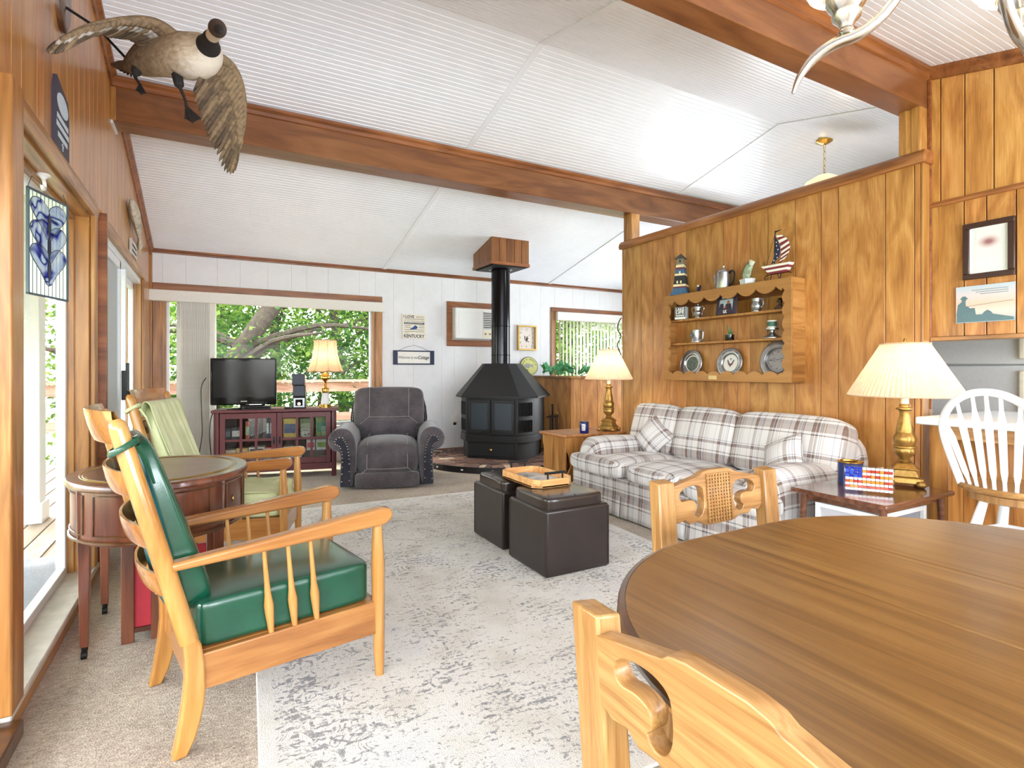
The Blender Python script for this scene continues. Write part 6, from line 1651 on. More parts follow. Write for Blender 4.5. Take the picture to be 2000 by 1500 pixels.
# plates
def plate(label, u, r, kind):
    t = T('pewter_plate', label, 'plate', (3.815, wy(u, 3.80), ZS0 + .004), 0, 'pewter plates on the wall shelf', rot=None)
    e = Matrix.Rotation(math.radians(9), 3, 'Y') @ Matrix(((0, 0, -1), (-1, 0, 0), (0, 1, 0)))
    t.rotation_euler = e.to_euler()
    c = (0, r, 0)
    def L(prof, m_, nm, par=t): return O(nm, MB().lathe(prof, 56, caps=False).xform(Matrix.Translation(c)), m_, par)
    rim = L([(.0001, .0), (r * .62, .0), (r * .68, .012), (r * .98, .018), (r, .017), (r, .012), (r * .68, .006), (r * .6, -.004), (.0001, -.004)], PEWTER, 'dish')
    L([(r * .975, .0185), (r * .985, .021), (r, .0185)], PEWTER, 'rim_bead', rim)
    DK = bpy.data.materials.get('plate_dark') or flat('plate_dark', (66, 70, 78), .4, metal=.7, noise=.1)
    if kind == 1:
        L([(r * .60, .0006), (r * .60, .0016), (r * .55, .0018), (r * .54, .0008)], PAPER, 'white_ring', rim)
        L([(r * .54, .0006), (r * .54, .0010), (.0001, .0012)], flat('plate_scene', (92, 104, 96), .4, noise=.75, nscale=60), 'picture_disc', rim)
        o = arc_text('AMERICA', r * .83, .017, -78, -12, DK, rim, .0165, flip=True); o.location = c
        mb = MB()
        for k in range(22):
            a = math.radians(20 + k * 10); q = r * .83; mb.cbox((c[0] + q * math.cos(a), c[1] + q * math.sin(a), .0158), (.007, .007, .0012))
        O('rim_mark', mb, DK, rim)
    elif kind == 2:
        L([(r * .62, .0006), (r * .62, .0014), (r * .60, .0016)], flat('ring_green', (70, 110, 84), .4), 'green_ring', rim)
        L([(r * .56, .0006), (r * .56, .0014), (.0001, .0016)], flat('plate_cream', (226, 226, 218), .4), 'picture_disc', rim)
        ew = flat('eagle_grey', (104, 96, 110), .5, noise=.3)
        for s in (-1, 1): O('eagle_wing', MB().prism([(s * .006, r - .012), (s * .018, r - .020), (s * .036, r + .022), (s * .028, r + .030), (s * .012, r + .004)], .0018, .0026, 'z'), ew, rim)
        O('eagle_shield', MB().prism([(-.010, r - .004), (.010, r - .004), (.008, r - .026), (0, r - .034), (-.008, r - .026)], .0024, .0032, 'z'), FR, rim)
        O('star_disc', MB().lathe([(.011, .0018), (.011, .0026), (.0001, .0026)], 16, (0, r + .034)), flat('stars_g', (150, 168, 172), .5), rim)
        o = arc_text('THE GREAT SEAL OF', r * .83, .019, 62, -62, DK, rim, .0165); o.location = c
        o = arc_text('UNITED STATES OF AMERICA', r * .83, .018, 285, 88, DK, rim, .0165); o.location = c
    else:
        L([(r * .70, .0165), (r * .72, .0185), (r * .74, .0165)], PEWTER, 'step_ring', rim)
        gd = flat('plate_line', (104, 110, 118), .4, metal=.6)
        O('engraved_ring', MB().tube([(c[0] + r * .55 * math.cos(a), c[1] + r * .55 * math.sin(a), .0012) for a in [2 * PI * i / 48 for i in range(48)]], .0014, 5, closed=True), gd, rim)
        for s in (-1, 1): O('engraved_eagle', MB().tube(smoothpts([(0, r, .0014), (s * .02, r + .010, .0014), (s * .045, r + .012, .0014), (s * .065, r - .002, .0014), (s * .04, r - .002, .0014), (s * .015, r - .012, .0014)], 4), .0016, 5), gd, rim)
        for k in range(8):
            a = 2 * PI * k / 8; O('engraved_star', MB().lathe([(.006, .0006), (.006, .0014), (.0001, .0014)], 5, (r * .45 * math.cos(a), r + r * .45 * math.sin(a))), gd, rim)
    return t
plate('pewter plate with a dark picture centre at the left of the lower shelf', 1347, .125, 1)
plate('pewter plate with a great seal centre in the middle of the lower shelf', 1421.5, .127, 2)
plate('large plain pewter plate with an engraved eagle at the right of the lower shelf', 1513, .145, 3)

# ---- back wall
sg = T('wall_sign', 'square cream I LOVE KENTUCKY sign on the back wall', 'sign', (ypx := None) or (2.385, YB, 1.72), rot=FACE_NY)
O('board', MB().box(-.165, .165, -.165, .165, 0, .022), flat('sign_cream', (232, 226, 208), .7), sg, bevel=.002)
GRY = flat('sign_grey', (150, 140, 128), .7)
text('I LOVE', .052, NAVY, sg, (-.075, .128, .0226), bold=.0012, width=.145); text('KENTUCKY', .036, GRY, sg, (.082, .126, .0226), width=.115, shear=.3)
text('MY OLD KENTUCKY HOME', .026, GRY, sg, (0, .072, .0226), width=.28)
O('dark_band', MB().box(-.14, .14, .030, .054, .022, .0228), NAVY, sg); text('BLUEGRASS COUNTRY', .022, flat('sc2', (226, 220, 204), .7), sg, (0, .042, .0232), width=.25)
ky = [(-.075, -.028), (-.06, -.012), (-.04, -.014), (-.03, .002), (-.008, .008), (.004, .026), (.024, .030), (.036, .022), (.048, .012), (.062, -.002), (.048, -.018), (.026, -.028), (-.02, -.030), (-.05, -.034)]
plate2d('state_shape', [(x * .78, y * .9 - .01) for x, y in ky], [], .0016, flat('ky_blue', (30, 72, 134), .6), sg, loc=(.0, 0, .0228))
for y, s_, w_ in ((.098, 'LOVE', .0),): pass
for y in (.098, .012, -.012, -.042, -.068): O('fine_print', MB().box(-.138, -.05 if abs(y) < .02 else .138, y - .004, y + .004, .022, .0224), GRY, sg)
for y in (.012, -.012): O('fine_print', MB().box(.06, .138, y - .004, y + .004, .022, .0224), GRY, sg)
text('FAMILY', .02, GRY, sg, (-.10, -.088, .0226), width=.07)
text('KENTUCKY', .060, NAVY, sg, (0, -.130, .0226), bold=.0014, width=.285)
wl = T('wall_sign', 'navy framed Welcome to our Cottage sign hanging under the square sign', 'sign', (2.385, YB, 1.305), rot=FACE_NY)
O('frame', MB().box(-.285, -.225, -.095, .095, 0, .018).box(.225, .285, -.095, .095, 0, .018).box(-.225, .225, .078, .095, 0, .018).box(-.225, .225, -.095, -.078, 0, .018), NAVY, wl, bevel=.002)
O('panel', MB().box(-.225, .225, -.078, .078, 0, .012), PAPER, wl)
text('Welcome to our', .052, INK, wl, (-.075, .0, .0126), shear=.35, width=.27); text('Cottage', .066, INK, wl, (.135, .0, .0126), shear=.35, width=.155, bold=.001)
O('hanging_wire', MB().tube([(-.205, .095, .008), (-.10, .14, .006), (0, .165, .004), (.10, .14, .006), (.205, .095, .008)], .002, 5), IRON, wl)
# air conditioner
ac = T('air_conditioner', 'white window air conditioner in a brown wood frame behind the flue', 'air conditioner', (3.23, YB, 1.775), rot=FACE_NY)
for b in ((-.375, .375, .235, .315), (-.375, .375, -.305, -.215), (-.375, -.30, -.215, .235), (.30, .375, -.215, .235)): O('wood_frame', MB().box(b[0], b[1], b[2], b[3], 0, .022), TRIM, ac, bevel=.003)
O('cabinet', MB().box(-.295, .295, -.205, .225, 0, .13), WHITEPL, ac, bevel=.018, seg=3)
for k in range(22):
    y = lerp(-.15, .175, k / 21); O('louvre', MB().box(-.245, .09, y - .0045, y + .0045, .13, .137), WHITEPL, ac)
O('vent_recess', MB().box(.13, .27, -.06, .18, .128, .131), INK, ac)
for k in range(10): O('vent_bar', MB().box(.128, .272, -.055 + k * .025, -.043 + k * .025, .13, .138), WHITEPL, ac)
O('control_panel', MB().box(.12, .275, -.18, -.08, .13, .134), CREAM, ac); O('control_knob', MB().lathe([(.014, .134), (.014, .142), (.0001, .144)], 14, (.16, -.13)).lathe([(.014, .134), (.014, .142), (.0001, .144)], 14, (.23, -.13)), GRY, ac)
# clock
ck2 = T('wall_clock', 'rectangular gold framed clock right of the flue', 'clock', (4.13, YB, 1.615), rot=FACE_NY)
GOLD = flat('gold_frame', (204, 168, 92), .35, metal=.6)
for b in ((-.16, .16, .163, .185), (-.16, .16, -.185, -.163), (-.16, -.138, -.163, .163), (.138, .16, -.163, .163)): O('frame', MB().box(*b, 0, .05), GOLD, ck2, bevel=.003)
O('dial', MB().box(-.138, .138, -.163, .163, .008, .012), flat('dial_pale', (228, 218, 206), .6), ck2)
NUM = flat('numeral', (120, 112, 108), .7)
for s_, x, y in (('12', 0, .125), ('1', .085, .125), ('2', .105, .075), ('3', .108, .0), ('4', .105, -.07), ('5', .085, -.125), ('6', 0, -.125), ('7', -.085, -.125), ('8', -.105, -.07), ('9', -.108, 0), ('10', -.105, .075), ('11', -.085, .125)): text(s_, .040, NUM, ck2, (x, y, .0125))
text('U', .085, INK, ck2, (-.010, -.01, .0125), bold=.002); text('K', .085, INK, ck2, (.014, -.035, .0132), bold=.002)
O('hand', MB().bar((0, 0, .016), (-.045, .035, .016), .004, .002), INK, ck2); O('hand', MB().bar((0, 0, .018), (.05, .05, .018), .003, .002), INK, ck2)
# oval sign
ov = T('wall_sign', 'oval yellow green fish sign reading HAVE A CRAPPIE', 'sign', (4.165, YB - .02, 1.195), rot=(PI / 2 - .12, 0, 0))
O('board', MB().lathe([(1, 0), (1, .012), (.0001, .012)], 48, sx=.152, sy=.138), flat('oval_edge', (40, 52, 40), .6), ov)
O('face', MB().lathe([(.94, .012), (.94, .0135), (.0001, .0135)], 48, sx=.152, sy=.138), flat('oval_face', (206, 206, 128), .6), ov)
mb = MB(); s_ = 'HAVE A CRAPPIE'
o = arc_text(s_, .108, .036, 172, 8, INK, ov, .0142, 'lettering')
for v in o.data.vertices: v.co.x *= 1.04; v.co.y *= .94
plate2d('fish', [tuple(p)[:2] for p in smoothpts([(-.09, -.01, 0), (-.05, .025, 0), (0, .03, 0), (.05, .01, 0), (.085, .025, 0), (.075, -.01, 0), (.085, -.04, 0), (.04, -.02, 0), (0, -.04, 0), (-.05, -.035, 0)], 3, True)], [], .002, flat('fish_grey', (150, 154, 140), .5, noise=.4, nscale=60), ov, loc=(-.01, .01, .0145))
plate2d('weed', [(-.12, -.07), (-.08, -.03), (-.02, -.06), (-.03, -.10), (-.08, -.11)], [], .002, flat('weed_green', (104, 148, 56), .6), ov, loc=(0, 0, .0142))
# phone socket, outlet
ph = T('phone_jack', 'white wall plate with plug and dangling cord left of the flue', 'socket', (3.47, YB, 1.10), rot=FACE_NY)
O('plate', MB().box(-.05, .05, -.085, .085, 0, .008), WHITEPL, ph, bevel=.003); O('plug', MB().box(-.0, .045, -.09, .01, .008, .045), WHITEPL, ph, bevel=.006)
O('cord', MB().tube(smoothpts([(.022, -.09, .03), (.024, -.16, .03), (.02, -.22, .02)], 5), .005, 6), WHITEPL, ph)
ot = T('wall_outlet', 'white outlet with a plugged in adapter beside the stove', 'outlet', (2.97, YB, .42), rot=FACE_NY)
O('plate', MB().box(-.055, .055, -.09, .09, 0, .008), WHITEPL, ot, bevel=.003); O('adapter', MB().box(-.012, .04, .0, .12, .008, .05), WHITEPL, ot, bevel=.008); O('plug', MB().box(-.02, .02, -.045, -.01, .008, .03), BLACK, ot, bevel=.004)
# blinds
vb = T('vertical_blind', 'white vertical blind drawn to the left side of the picture window', 'blind', (0, YB - .06, 0))
O('valance', MB().box(-.585, 1.965, -.05, .02, 1.885, 2.005), OFFW, vb, bevel=.004)
for k in range(17):
    x = lerp(-.26, .02, k / 16)
    O('slat', MB().box(-.044, .044, -.0012, .0012, .02, 1.89), VANE, vb, loc=(x, -.015, 0), rot=(0, 0, math.radians(38)))
vb2 = T('vertical_blind', 'open vertical blind slats across the window right of the clock', 'blind', (0, YB - .05, 0))
O('valance', MB().box(4.645, 6.3, -.03, .04, 1.90, 2.03), OFFW, vb2, bevel=.004)
pv = None
for k in range(24):
    x = 4.70 + k * .067
    if pv is None: pv = O('slat', MB().box(-.042, .042, -.0012, .0012, 1.05, 1.91), VANE, vb2, loc=(x, .0, 0), rot=(0, 0, math.radians(74)))
    else: share(pv, (x, 0, 0), (0, 0, math.radians(74 + (k * 37 % 9) - 4)))
wi = tag(O('iron_scroll', MB().tube(smoothpts([(0, 0, .0), (-.03, 0, .05), (-.055, 0, .11), (-.02, 0, .17), (-.01, 0, .22), (-.05, 0, .28), (-.03, 0, .36), (0, 0, .40)], 6), .006, 6), IRON, loc=(XP + .0, PY1 + .03, 1.30)), 'curly iron wall ornament at the far end of the divider', 'ornament')

# ---- left wall
pl = T('wall_sign', 'tall dark pointed sign with pale lettering above the left window', 'sign', (XL, 3.01, 2.08), rot=FACE_PX)
O('board', MB().prism([(-.125, 0), (.125, 0), (.125, .20), (.10, .26), (-.10, .30), (-.125, .24)], 0, .014, 'z'), flat('sign_navy', (56, 52, 66), .6), pl)
PB = flat('pale_blue_print', (190, 204, 216), .6)
O('oval_print', MB().lathe([(.9, .014), (.9, .0148), (.0001, .0148)], 28, (.0, .0), sx=.11, sy=.05).xform(Matrix.Translation((0, .205, 0))), PB, pl)
for y, w_ in ((.135, .10), (.10, .11), (.06, .085)): O('print_bar', MB().box(-w_, w_, y - .011, y + .011, .014, .0148), PB, pl)
O('anchor_print', MB().box(-.006, .006, .012, .045, .014, .0148).box(-.02, .02, .032, .036, .014, .0148), PB, pl)
fs = T('fish_plaque', 'carved grey fish plaque with a small hanging sign on the left wall', 'plaque', (XL, 5.42, 2.36), rot=FACE_PX)
o = O('fish', MB().tube(smoothpts([(-.30, .10, .03), (-.20, .07, .035), (-.05, .03, .04), (.12, -.03, .04), (.24, -.08, .035), (.34, -.13, .03)], 4), [.006, .02, .035, .05, .062, .07, .075, .078, .078, .076, .072, .066, .058, .05, .04, .03, .025, .028, .034, .045, .05], 12, flat=((0, 0, 1), .45)), flat('fish_wood', (176, 168, 150), .6, noise=.45, nscale=18), fs)
O('tail', MB().prism([(.30, -.10), (.40, -.08), (.38, -.15), (.42, -.22), (.32, -.17)], .02, .034, 'z'), flat('fish_tail', (206, 198, 176), .6), fs); O('fin', MB().prism([(-.15, .10), (.0, .12), (.08, .06), (-.12, .06)], .02, .04, 'z'), flat('fish_fin', (110, 108, 100), .6), fs)
O('hanging_board', MB().box(-.12, .24, -.33, -.16, .004, .02), flat('board_grey', (196, 192, 184), .7, noise=.1), fs)
for y in (-.20, -.245, -.29): O('print_bar', MB().box(-.08, .20, y - .008, y + .008, .02, .0208), INK, fs)
hk = tag(O('window_hook', MB().lathe([(.024, 0), (.026, -.008), (.014, -.014), (.010, -.02)], 16).tube(smoothpts([(0, 0, -.02), (.0, .018, -.034), (0, .014, -.058), (0, -.01, -.064), (0, -.022, -.05)], 4), .007, 8), WHITEPL, loc=(-.615, 2.955, 1.968)), 'white plastic hook under the window head', 'hook')

# ---- stained glass panel
A, B = Vector((-.641, 2.836)), Vector((-.562, 3.096))
ang = math.atan2(B.y - A.y, B.x - A.x); Wg = (B - A).length; Hg = .43
gl = T('stained_glass', 'blue and white stained glass panel hanging in the left window', 'stained glass', (*((A + B) / 2), 1.45), rot=(Matrix.Rotation(ang, 3, 'Z') @ Matrix(((1, 0, 0), (0, 0, -1), (0, 1, 0)))).to_euler())
LEAD = flat('lead_came', (84, 98, 108), .4, metal=.6); w2 = Wg / 2
O('frame', MB().box(-w2, w2, 0, .008, -.004, .006).box(-w2, w2, Hg - .008, Hg, -.004, .006).box(-w2, -w2 + .007, 0, Hg, -.004, .006).box(w2 - .007, w2, 0, Hg, -.004, .006), LEAD, gl)
clr = translucent('clear_glass_strip', (240, 243, 248), (248, 250, 253), .8, 20, .2)
swirl = bpy.data.materials.new('swirl_glass'); swirl.use_nodes = True; nt = swirl.node_tree; bb = nt.nodes['Principled BSDF']
tc = N(nt, 'ShaderNodeTexCoord'); nz = N(nt, 'ShaderNodeTexNoise'); nz.inputs['Scale'].default_value = 7; nz.inputs['Distortion'].default_value = 1.6; nz.inputs['Detail'].default_value = 1; nt.links.new(tc.outputs['Object'], nz.inputs['Vector'])
r_ = ramp(nt, [(0.30, rgba((232, 236, 244))), (.46, rgba((206, 216, 234))), (.53, rgba((70, 80, 190))), (.56, rgba((44, 44, 140))), (.60, rgba((206, 220, 238))), (.75, rgba((238, 242, 248)))]); nt.links.new(nz.outputs[0], r_.inputs[0]); nt.links.new(r_.outputs[0], bb.inputs['Base Color']); bb.inputs['Roughness'].default_value = .12
tl = N(nt, 'ShaderNodeBsdfTranslucent'); mx = N(nt, 'ShaderNodeMixShader'); mx.inputs[0].default_value = .75; nt.links.new(r_.outputs[0], tl.inputs[0]); nt.links.new(bb.outputs[0], mx.inputs[1]); nt.links.new(tl.outputs[0], mx.inputs[2]); nt.links.new(mx.outputs[0], nt.nodes['Material Output'].inputs[0])
for k in range(10):
    x0, x1 = lerp(-w2 + .007, w2 - .007, k / 10), lerp(-w2 + .007, w2 - .007, (k + 1) / 10)
    O('glass_strip', MB().box(x0 + .001, x1 - .001, .008, Hg - .008, -.001, .001), clr, gl)
    if k: O('lead_line', MB().box(x0 - .0012, x0 + .0012, .008, Hg - .008, -.002, .002), LEAD, gl)
def petal(s, y, hgt):
    pts = [(0, y), (s * .055, y + .055), (s * .108, y + .105), (s * .118, y + .135), (s * .10, y + .158), (s * .06, y + .165), (s * .025, y + .15), (0, y + .12)]
    pts = [tuple(p)[:2] for p in smoothpts([(a * 1.02, b, 0) for a, b in pts], 3, True)]
    p = plate2d('glass_petal', pts, [], .003, swirl, gl, loc=(0, 0, .0022)); p['label'] = 'swirled blue and white glass petal'
    O('lead_line', MB().tube([(a, b, .003) for a, b in pts], .0018, 5, closed=True), LEAD, gl)
for y in (.05, .145, .24):
    for s in (-1, 1): petal(s, y, .1)
DKG = flat('dark_blue_glass', (24, 28, 52), .15, noise=.4, nscale=200)
for y in (.07, .165, .26): O('glass_stem', MB().prism([(0, y), (.011, y + .03), (.011, y + .07), (0, y + .10), (-.011, y + .07), (-.011, y + .03)], .0035, .006, 'z'), DKG, gl)
O('hanger', MB().tube([(-w2 + .005, Hg, 0), (-w2 + .03, Hg + .05, 0), (-.015, Hg + .03, .0)], .0012, 5).tube([(w2 - .005, Hg, 0), (w2 - .03, Hg + .04, 0)], .0012, 5), IRON, gl)
# ================================================================== GOOSE
def pix(u, v, d):
    a = (u - 1000.0) / F_PX
    return Vector(((math.sin(YAW) + a * math.cos(YAW)) * d, (math.cos(YAW) - a * math.sin(YAW)) * d, CAM_H - (v - HORIZON) * d / F_PX))
G0 = pix(330, 112, 2.52)
gs = T('mounted_goose', 'mounted Canada goose in flight hanging from the left wall', 'goose', tuple(G0))
def gp(u, v, d): return pix(u, v, d) - G0
FEA = [flat('goose_feather_%d' % i, c, .8, noise=.35, nscale=50, bump=.2) for i, c in enumerate([(104, 86, 66), (128, 108, 82), (82, 68, 54), (164, 158, 148)])]
BODY, nt, b_ = nodemat('goose_body'); b_.inputs['Roughness'].default_value = .95
tc = N(nt, 'ShaderNodeTexCoord'); sx_ = N(nt, 'ShaderNodeSeparateXYZ'); nt.links.new(tc.outputs['Object'], sx_.inputs[0])
mp = N(nt, 'ShaderNodeMapping'); mp.inputs['Scale'].default_value = (1, 1, 2.2); nt.links.new(tc.outputs['Object'], mp.inputs[0])
nz = N(nt, 'ShaderNodeTexNoise'); nz.inputs['Scale'].default_value = 30; nz.inputs['Detail'].default_value = 5; nt.links.new(mp.outputs[0], nz.inputs['Vector'])
fac_ = mathn(nt, 'ADD', mathn(nt, 'ADD', mathn(nt, 'MULTIPLY', sx_.outputs[0], 1.7), mathn(nt, 'MULTIPLY', sx_.outputs[2], -2.2)), mathn(nt, 'ADD', mathn(nt, 'MULTIPLY', nz.outputs[0], .6), .22))
rp = ramp(nt, [(.2, rgba((96, 78, 58))), (.5, rgba((150, 130, 102))), (.75, rgba((196, 182, 154))), (.95, rgba((222, 214, 198)))]); nt.links.new(fac_, rp.inputs[0]); nt.links.new(rp.outputs[0], b_.inputs['Base Color']); bumpnode(nt, b_, nz.outputs[0], .5, .01)
GBL = flat('goose_black', (30, 26, 24), .8, noise=.2, nscale=60)
GCR = flat('goose_cream', (214, 200, 172), .9, noise=.12, nscale=60, bump=.3)
GHD = flat('goose_head', (70, 54, 44), .8, noise=.2, nscale=60)
pts = [gp(246, 132, 2.66), gp(262, 126, 2.63), gp(285, 118, 2.59), gp(312, 110, 2.55), gp(345, 108, 2.50), gp(378, 110, 2.45), gp(398, 103, 2.41), gp(406, 92, 2.37), gp(409, 82, 2.33), gp(412, 74, 2.29), gp(417, 68, 2.25), gp(422, 61, 2.21), gp(425, 55, 2.17), gp(427, 56, 2.13), gp(430, 63, 2.09)]
rad = [.022, .045, .072, .088, .096, .097, .082, .054, .036, .031, .026, .030, .033, .022, .005]
sp = smoothpts(pts, 4); rr = [tuple(p)[0] for p in smoothpts([(r, 0, 0) for r in rad], 4)]
mb = MB().tube(sp, rr, 20)
n = 20
for i in range(len(mb.m)):
    k = (i // n) / 4.0
    mb.m[i] = 0 if k < 7.1 else (1 if k < 9.6 else (2 if k < 11.7 else (3 if k < 13.1 else 1)))
O('body', mb, [BODY, GBL, GCR, GHD], gs, smooth=180)
def ipl(L, t):
    t = max(0, min(1, t)) * (len(L) - 1); k = min(int(t), len(L) - 2); f = t - k
    return tuple(lerp(L[k][q], L[k + 1][q], f) for q in range(len(L[0])))
def feather(mb, root, tip, wdir, w, up, bend=.03):
    d = tip - root; L = d.length; s = (wdir - d.normalized() * wdir.dot(d.normalized())).normalized(); nrm = d.normalized().cross(s)
    if nrm.dot(up) < 0: nrm = -nrm
    V = []; prof = ((0, .35), (.25, .8), (.55, 1.0), (.8, .82), (.94, .45), (1.0, .05))
    for t, k in prof:
        c = root + d * t + nrm * bend * L * math.sin(PI * t)
        V += [c - s * w * k - nrm * .003, c + nrm * .002, c + s * w * k - nrm * .003]
    Fs = []
    for i in range(len(prof) - 1):
        for j in (0, 1): Fs.append((i * 3 + j, i * 3 + j + 1, i * 3 + j + 4, i * 3 + j + 3))
    mb.add(V, Fs)
def wing(label, lead, tips, nf, w0, w1, layers):
    # the arm of the wing carries every feather
    arm = smoothpts([gp(*p) for p in lead], 4)
    ar = O('wing', MB().tube(arm, [lerp(.030, .006, (i / (len(arm) - 1)) ** .8) for i in range(len(arm))], 10), FEA[1], gs, smooth=180)
    ar['label'] = label
    view = -(G0 - Vector((0, 0, CAM_H))).normalized()
    for k in range(nf):
        t = (k + .5) / nf
        r = gp(*ipl(lead, t)); tp = gp(*ipl(tips, t)); r2 = gp(*ipl(lead, min(1, t + .05)))
        wd = (r2 - gp(*ipl(lead, max(0, t - .05))))
        mb = MB(); feather(mb, r, tp + view * .002 * (k % 2), wd, lerp(w0, w1, t), view)
        f = O('flight_feather', mb, FEA[(0, 2, 0, 1)[k % 4]], ar, smooth=180); so = f.modifiers.new('s', 'SOLIDIFY'); so.thickness = .0018
    for frac, off, cnt, mi in layers:
        for k in range(cnt):
            t = (k + .5) / cnt; r = gp(*ipl(lead, t)); tp = r.lerp(gp(*ipl(tips, t)), frac) + view * off
            wd = gp(*ipl(lead, min(1, t + .05))) - gp(*ipl(lead, max(0, t - .05)))
            mb = MB(); feather(mb, r + view * off, tp, wd, lerp(w0, w1, t) * .9, view)
            f = O('covert_feather', mb, FEA[mi if k % 3 else 1], ar, smooth=180); so = f.modifiers.new('s', 'SOLIDIFY'); so.thickness = .0018
lead2 = [(408, 122, 2.42), (430, 116, 2.46), (450, 128, 2.52), (466, 155, 2.58), (475, 190, 2.64), (477, 225, 2.70), (474, 260, 2.75), (468, 290, 2.78)]
tips2 = [(384, 172, 2.48), (377, 182, 2.52), (382, 205, 2.56), (390, 222, 2.60), (394, 243, 2.64), (402, 262, 2.68), (410, 282, 2.72), (422, 296, 2.75), (430, 322, 2.79), (441, 338, 2.82), (452, 341, 2.84), (462, 330, 2.84)]
wing('brown goose wing hanging down over the beam', lead2, tips2, 22, .021, .013, ((.56, .009, 24, 0), (.30, .016, 24, 1)))
lead1 = [(360, 92, 2.44), (338, 68, 2.42), (310, 48, 2.40), (280, 40, 2.37), (245, 40, 2.33), (210, 44, 2.28), (178, 50, 2.23), (150, 60, 2.18), (128, 72, 2.15)]
tips1 = [(300, 100, 2.50), (272, 92, 2.48), (262, 84, 2.45), (247, 77, 2.42), (230, 76, 2.38), (212, 74, 2.34), (194, 68, 2.29), (172, 72, 2.22), (150, 84, 2.17), (124, 100, 2.13), (106, 106, 2.11), (94, 104, 2.10), (90, 98, 2.10)]
wing('brown goose wing stretched toward the left wall', lead1, tips1, 26, .020, .010, ((.58, .009, 24, 3), (.30, .016, 26, 1)))
mb = MB()
for k in range(7):
    t = k / 6; a = gp(262, 126, 2.63); b = gp(lerp(216, 262, t), lerp(124, 152, t), lerp(2.72, 2.70, t))
    mb = MB(); feather(mb, a, b, Vector((0, .5, 1)), .024, Vector((0, -1, 0)), .01); f = O('tail_feather', mb, GBL if k in (2, 3, 4) else FEA[2], gs, smooth=180); so = f.modifiers.new('s', 'SOLIDIFY'); so.thickness = .002
for lab, P in (('leg', [(346, 148, 2.47), (350, 166, 2.45), (352, 172, 2.45), (362, 196, 2.44), (364, 208, 2.44)]), ('leg', [(268, 134, 2.57), (266, 142, 2.56), (264, 150, 2.55), (270, 160, 2.54), (274, 166, 2.53)])):
    q = [gp(*p) for p in P]
    lg = O('leg', MB().tube(smoothpts(q, 3), [.024, .023, .022, .02, .014, .010, .008, .007, .0065, .0065, .0065, .007, .007], 8), GBL, gs)
    f0 = q[-1]; tips = [(362, 232, 2.42), (376, 240, 2.40), (392, 232, 2.42)] if P[0][0] > 300 else [(266, 176, 2.50), (276, 184, 2.48), (284, 182, 2.49)]
    tt = [gp(*t_) for t_ in tips]
    for t_ in tt: O('toe', MB().tube([f0, t_], [.006, .0035], 6), GBL, lg)
    O('web', MB().add([f0, tt[0], tt[1], tt[2]], [(0, 1, 2), (0, 2, 3)]), GBL, lg, smooth=180)
eye = gp(429, 53, 2.12)
O('eye', MB().pillow(tuple(eye), (.009, .009, .009), 2, 6), BLACKG, gs)
pq = T('mounting_plaque', 'dark oval wooden plaque with a rod that holds the goose', 'plaque', (XL, 3.03, 2.82), rot=FACE_PX)
O('board', MB().lathe([(1, 0), (1, .014), (.92, .022), (.0001, .022)], 40, sx=.115, sy=.20), DARKEDGE, pq)
q0 = pix(128, 14, (XL + .02) / (math.sin(YAW) + (128 - 1000.0) / F_PX * math.cos(YAW))); q1 = pix(250, 118, 2.64)
inv = pq.rotation_euler.to_matrix().inverted()
O('rod', MB().tube([inv @ (q0 - Vector(pq.location)), inv @ (q0.lerp(q1, .5) + Vector((0, 0, .03)) - Vector(pq.location)), inv @ (q1 - Vector(pq.location))], .006, 8), IRON, pq)

# ================================================================== DINING
TC = Vector((1.185, .434)); TR, LH = .52, .145
dtb = T('dining_table', 'large oval brown dining table with leaf seams in the foreground', 'table', (TC.x, TC.y, 0))
TZ = .74
def half(sg, r, n=36):
    return [(sg * (LH + .0008) + sg * r * math.cos(-PI / 2 + PI * k / n), r * math.sin(-PI / 2 + PI * k / n)) for k in range(n + 1)]
for sg in (-1, 1): O('top_half', MB().prism(half(sg, TR - .012), TZ - .026, TZ, 'z'), TABLE, dtb, bevel=.002, seg=1)
O('leaf', MB().box(-LH, LH, -TR + .012, TR - .012, TZ - .026, TZ), TABLE, dtb, bevel=.0015, seg=1)
def stadium(r, n=36): return [(p[0], p[1]) for p in half(1, r, n)] + [(p[0], p[1]) for p in reversed([(x, y) for x, y in half(-1, r, n)])]
ring = stadium(TR - .012)
mb = MB(); prof = [(0, TZ - .001), (.010, TZ - .003), (.013, TZ - .010), (.008, TZ - .016), (.014, TZ - .024), (.012, TZ - .034), (0, TZ - .036)]
m_ = len(ring)
V = []
for off, z in prof:
    st_ = stadium(TR - .012 + off); V += [(x, y, z) for x, y in st_]
mb.add(V, [(i * m_ + k, i * m_ + (k + 1) % m_, (i + 1) * m_ + (k + 1) % m_, (i + 1) * m_ + k) for i in range(len(prof) - 1) for k in range(m_)])
O('moulded_edge', mb, DARKEDGE, dtb)
ap = stadium(TR - .11); ap2 = stadium(TR - .13)
mb = MB(); mb.add([(x, y, TZ - .03) for x, y in ap] + [(x, y, TZ - .10) for x, y in ap] + [(x, y, TZ - .10) for x, y in ap2] + [(x, y, TZ - .03) for x, y in ap2], [(i * m_ + k, i * m_ + (k + 1) % m_, ((i + 1) % 4) * m_ + (k + 1) % m_, ((i + 1) % 4) * m_ + k) for i in range(4) for k in range(m_)])
O('apron', mb, DARKEDGE, dtb)
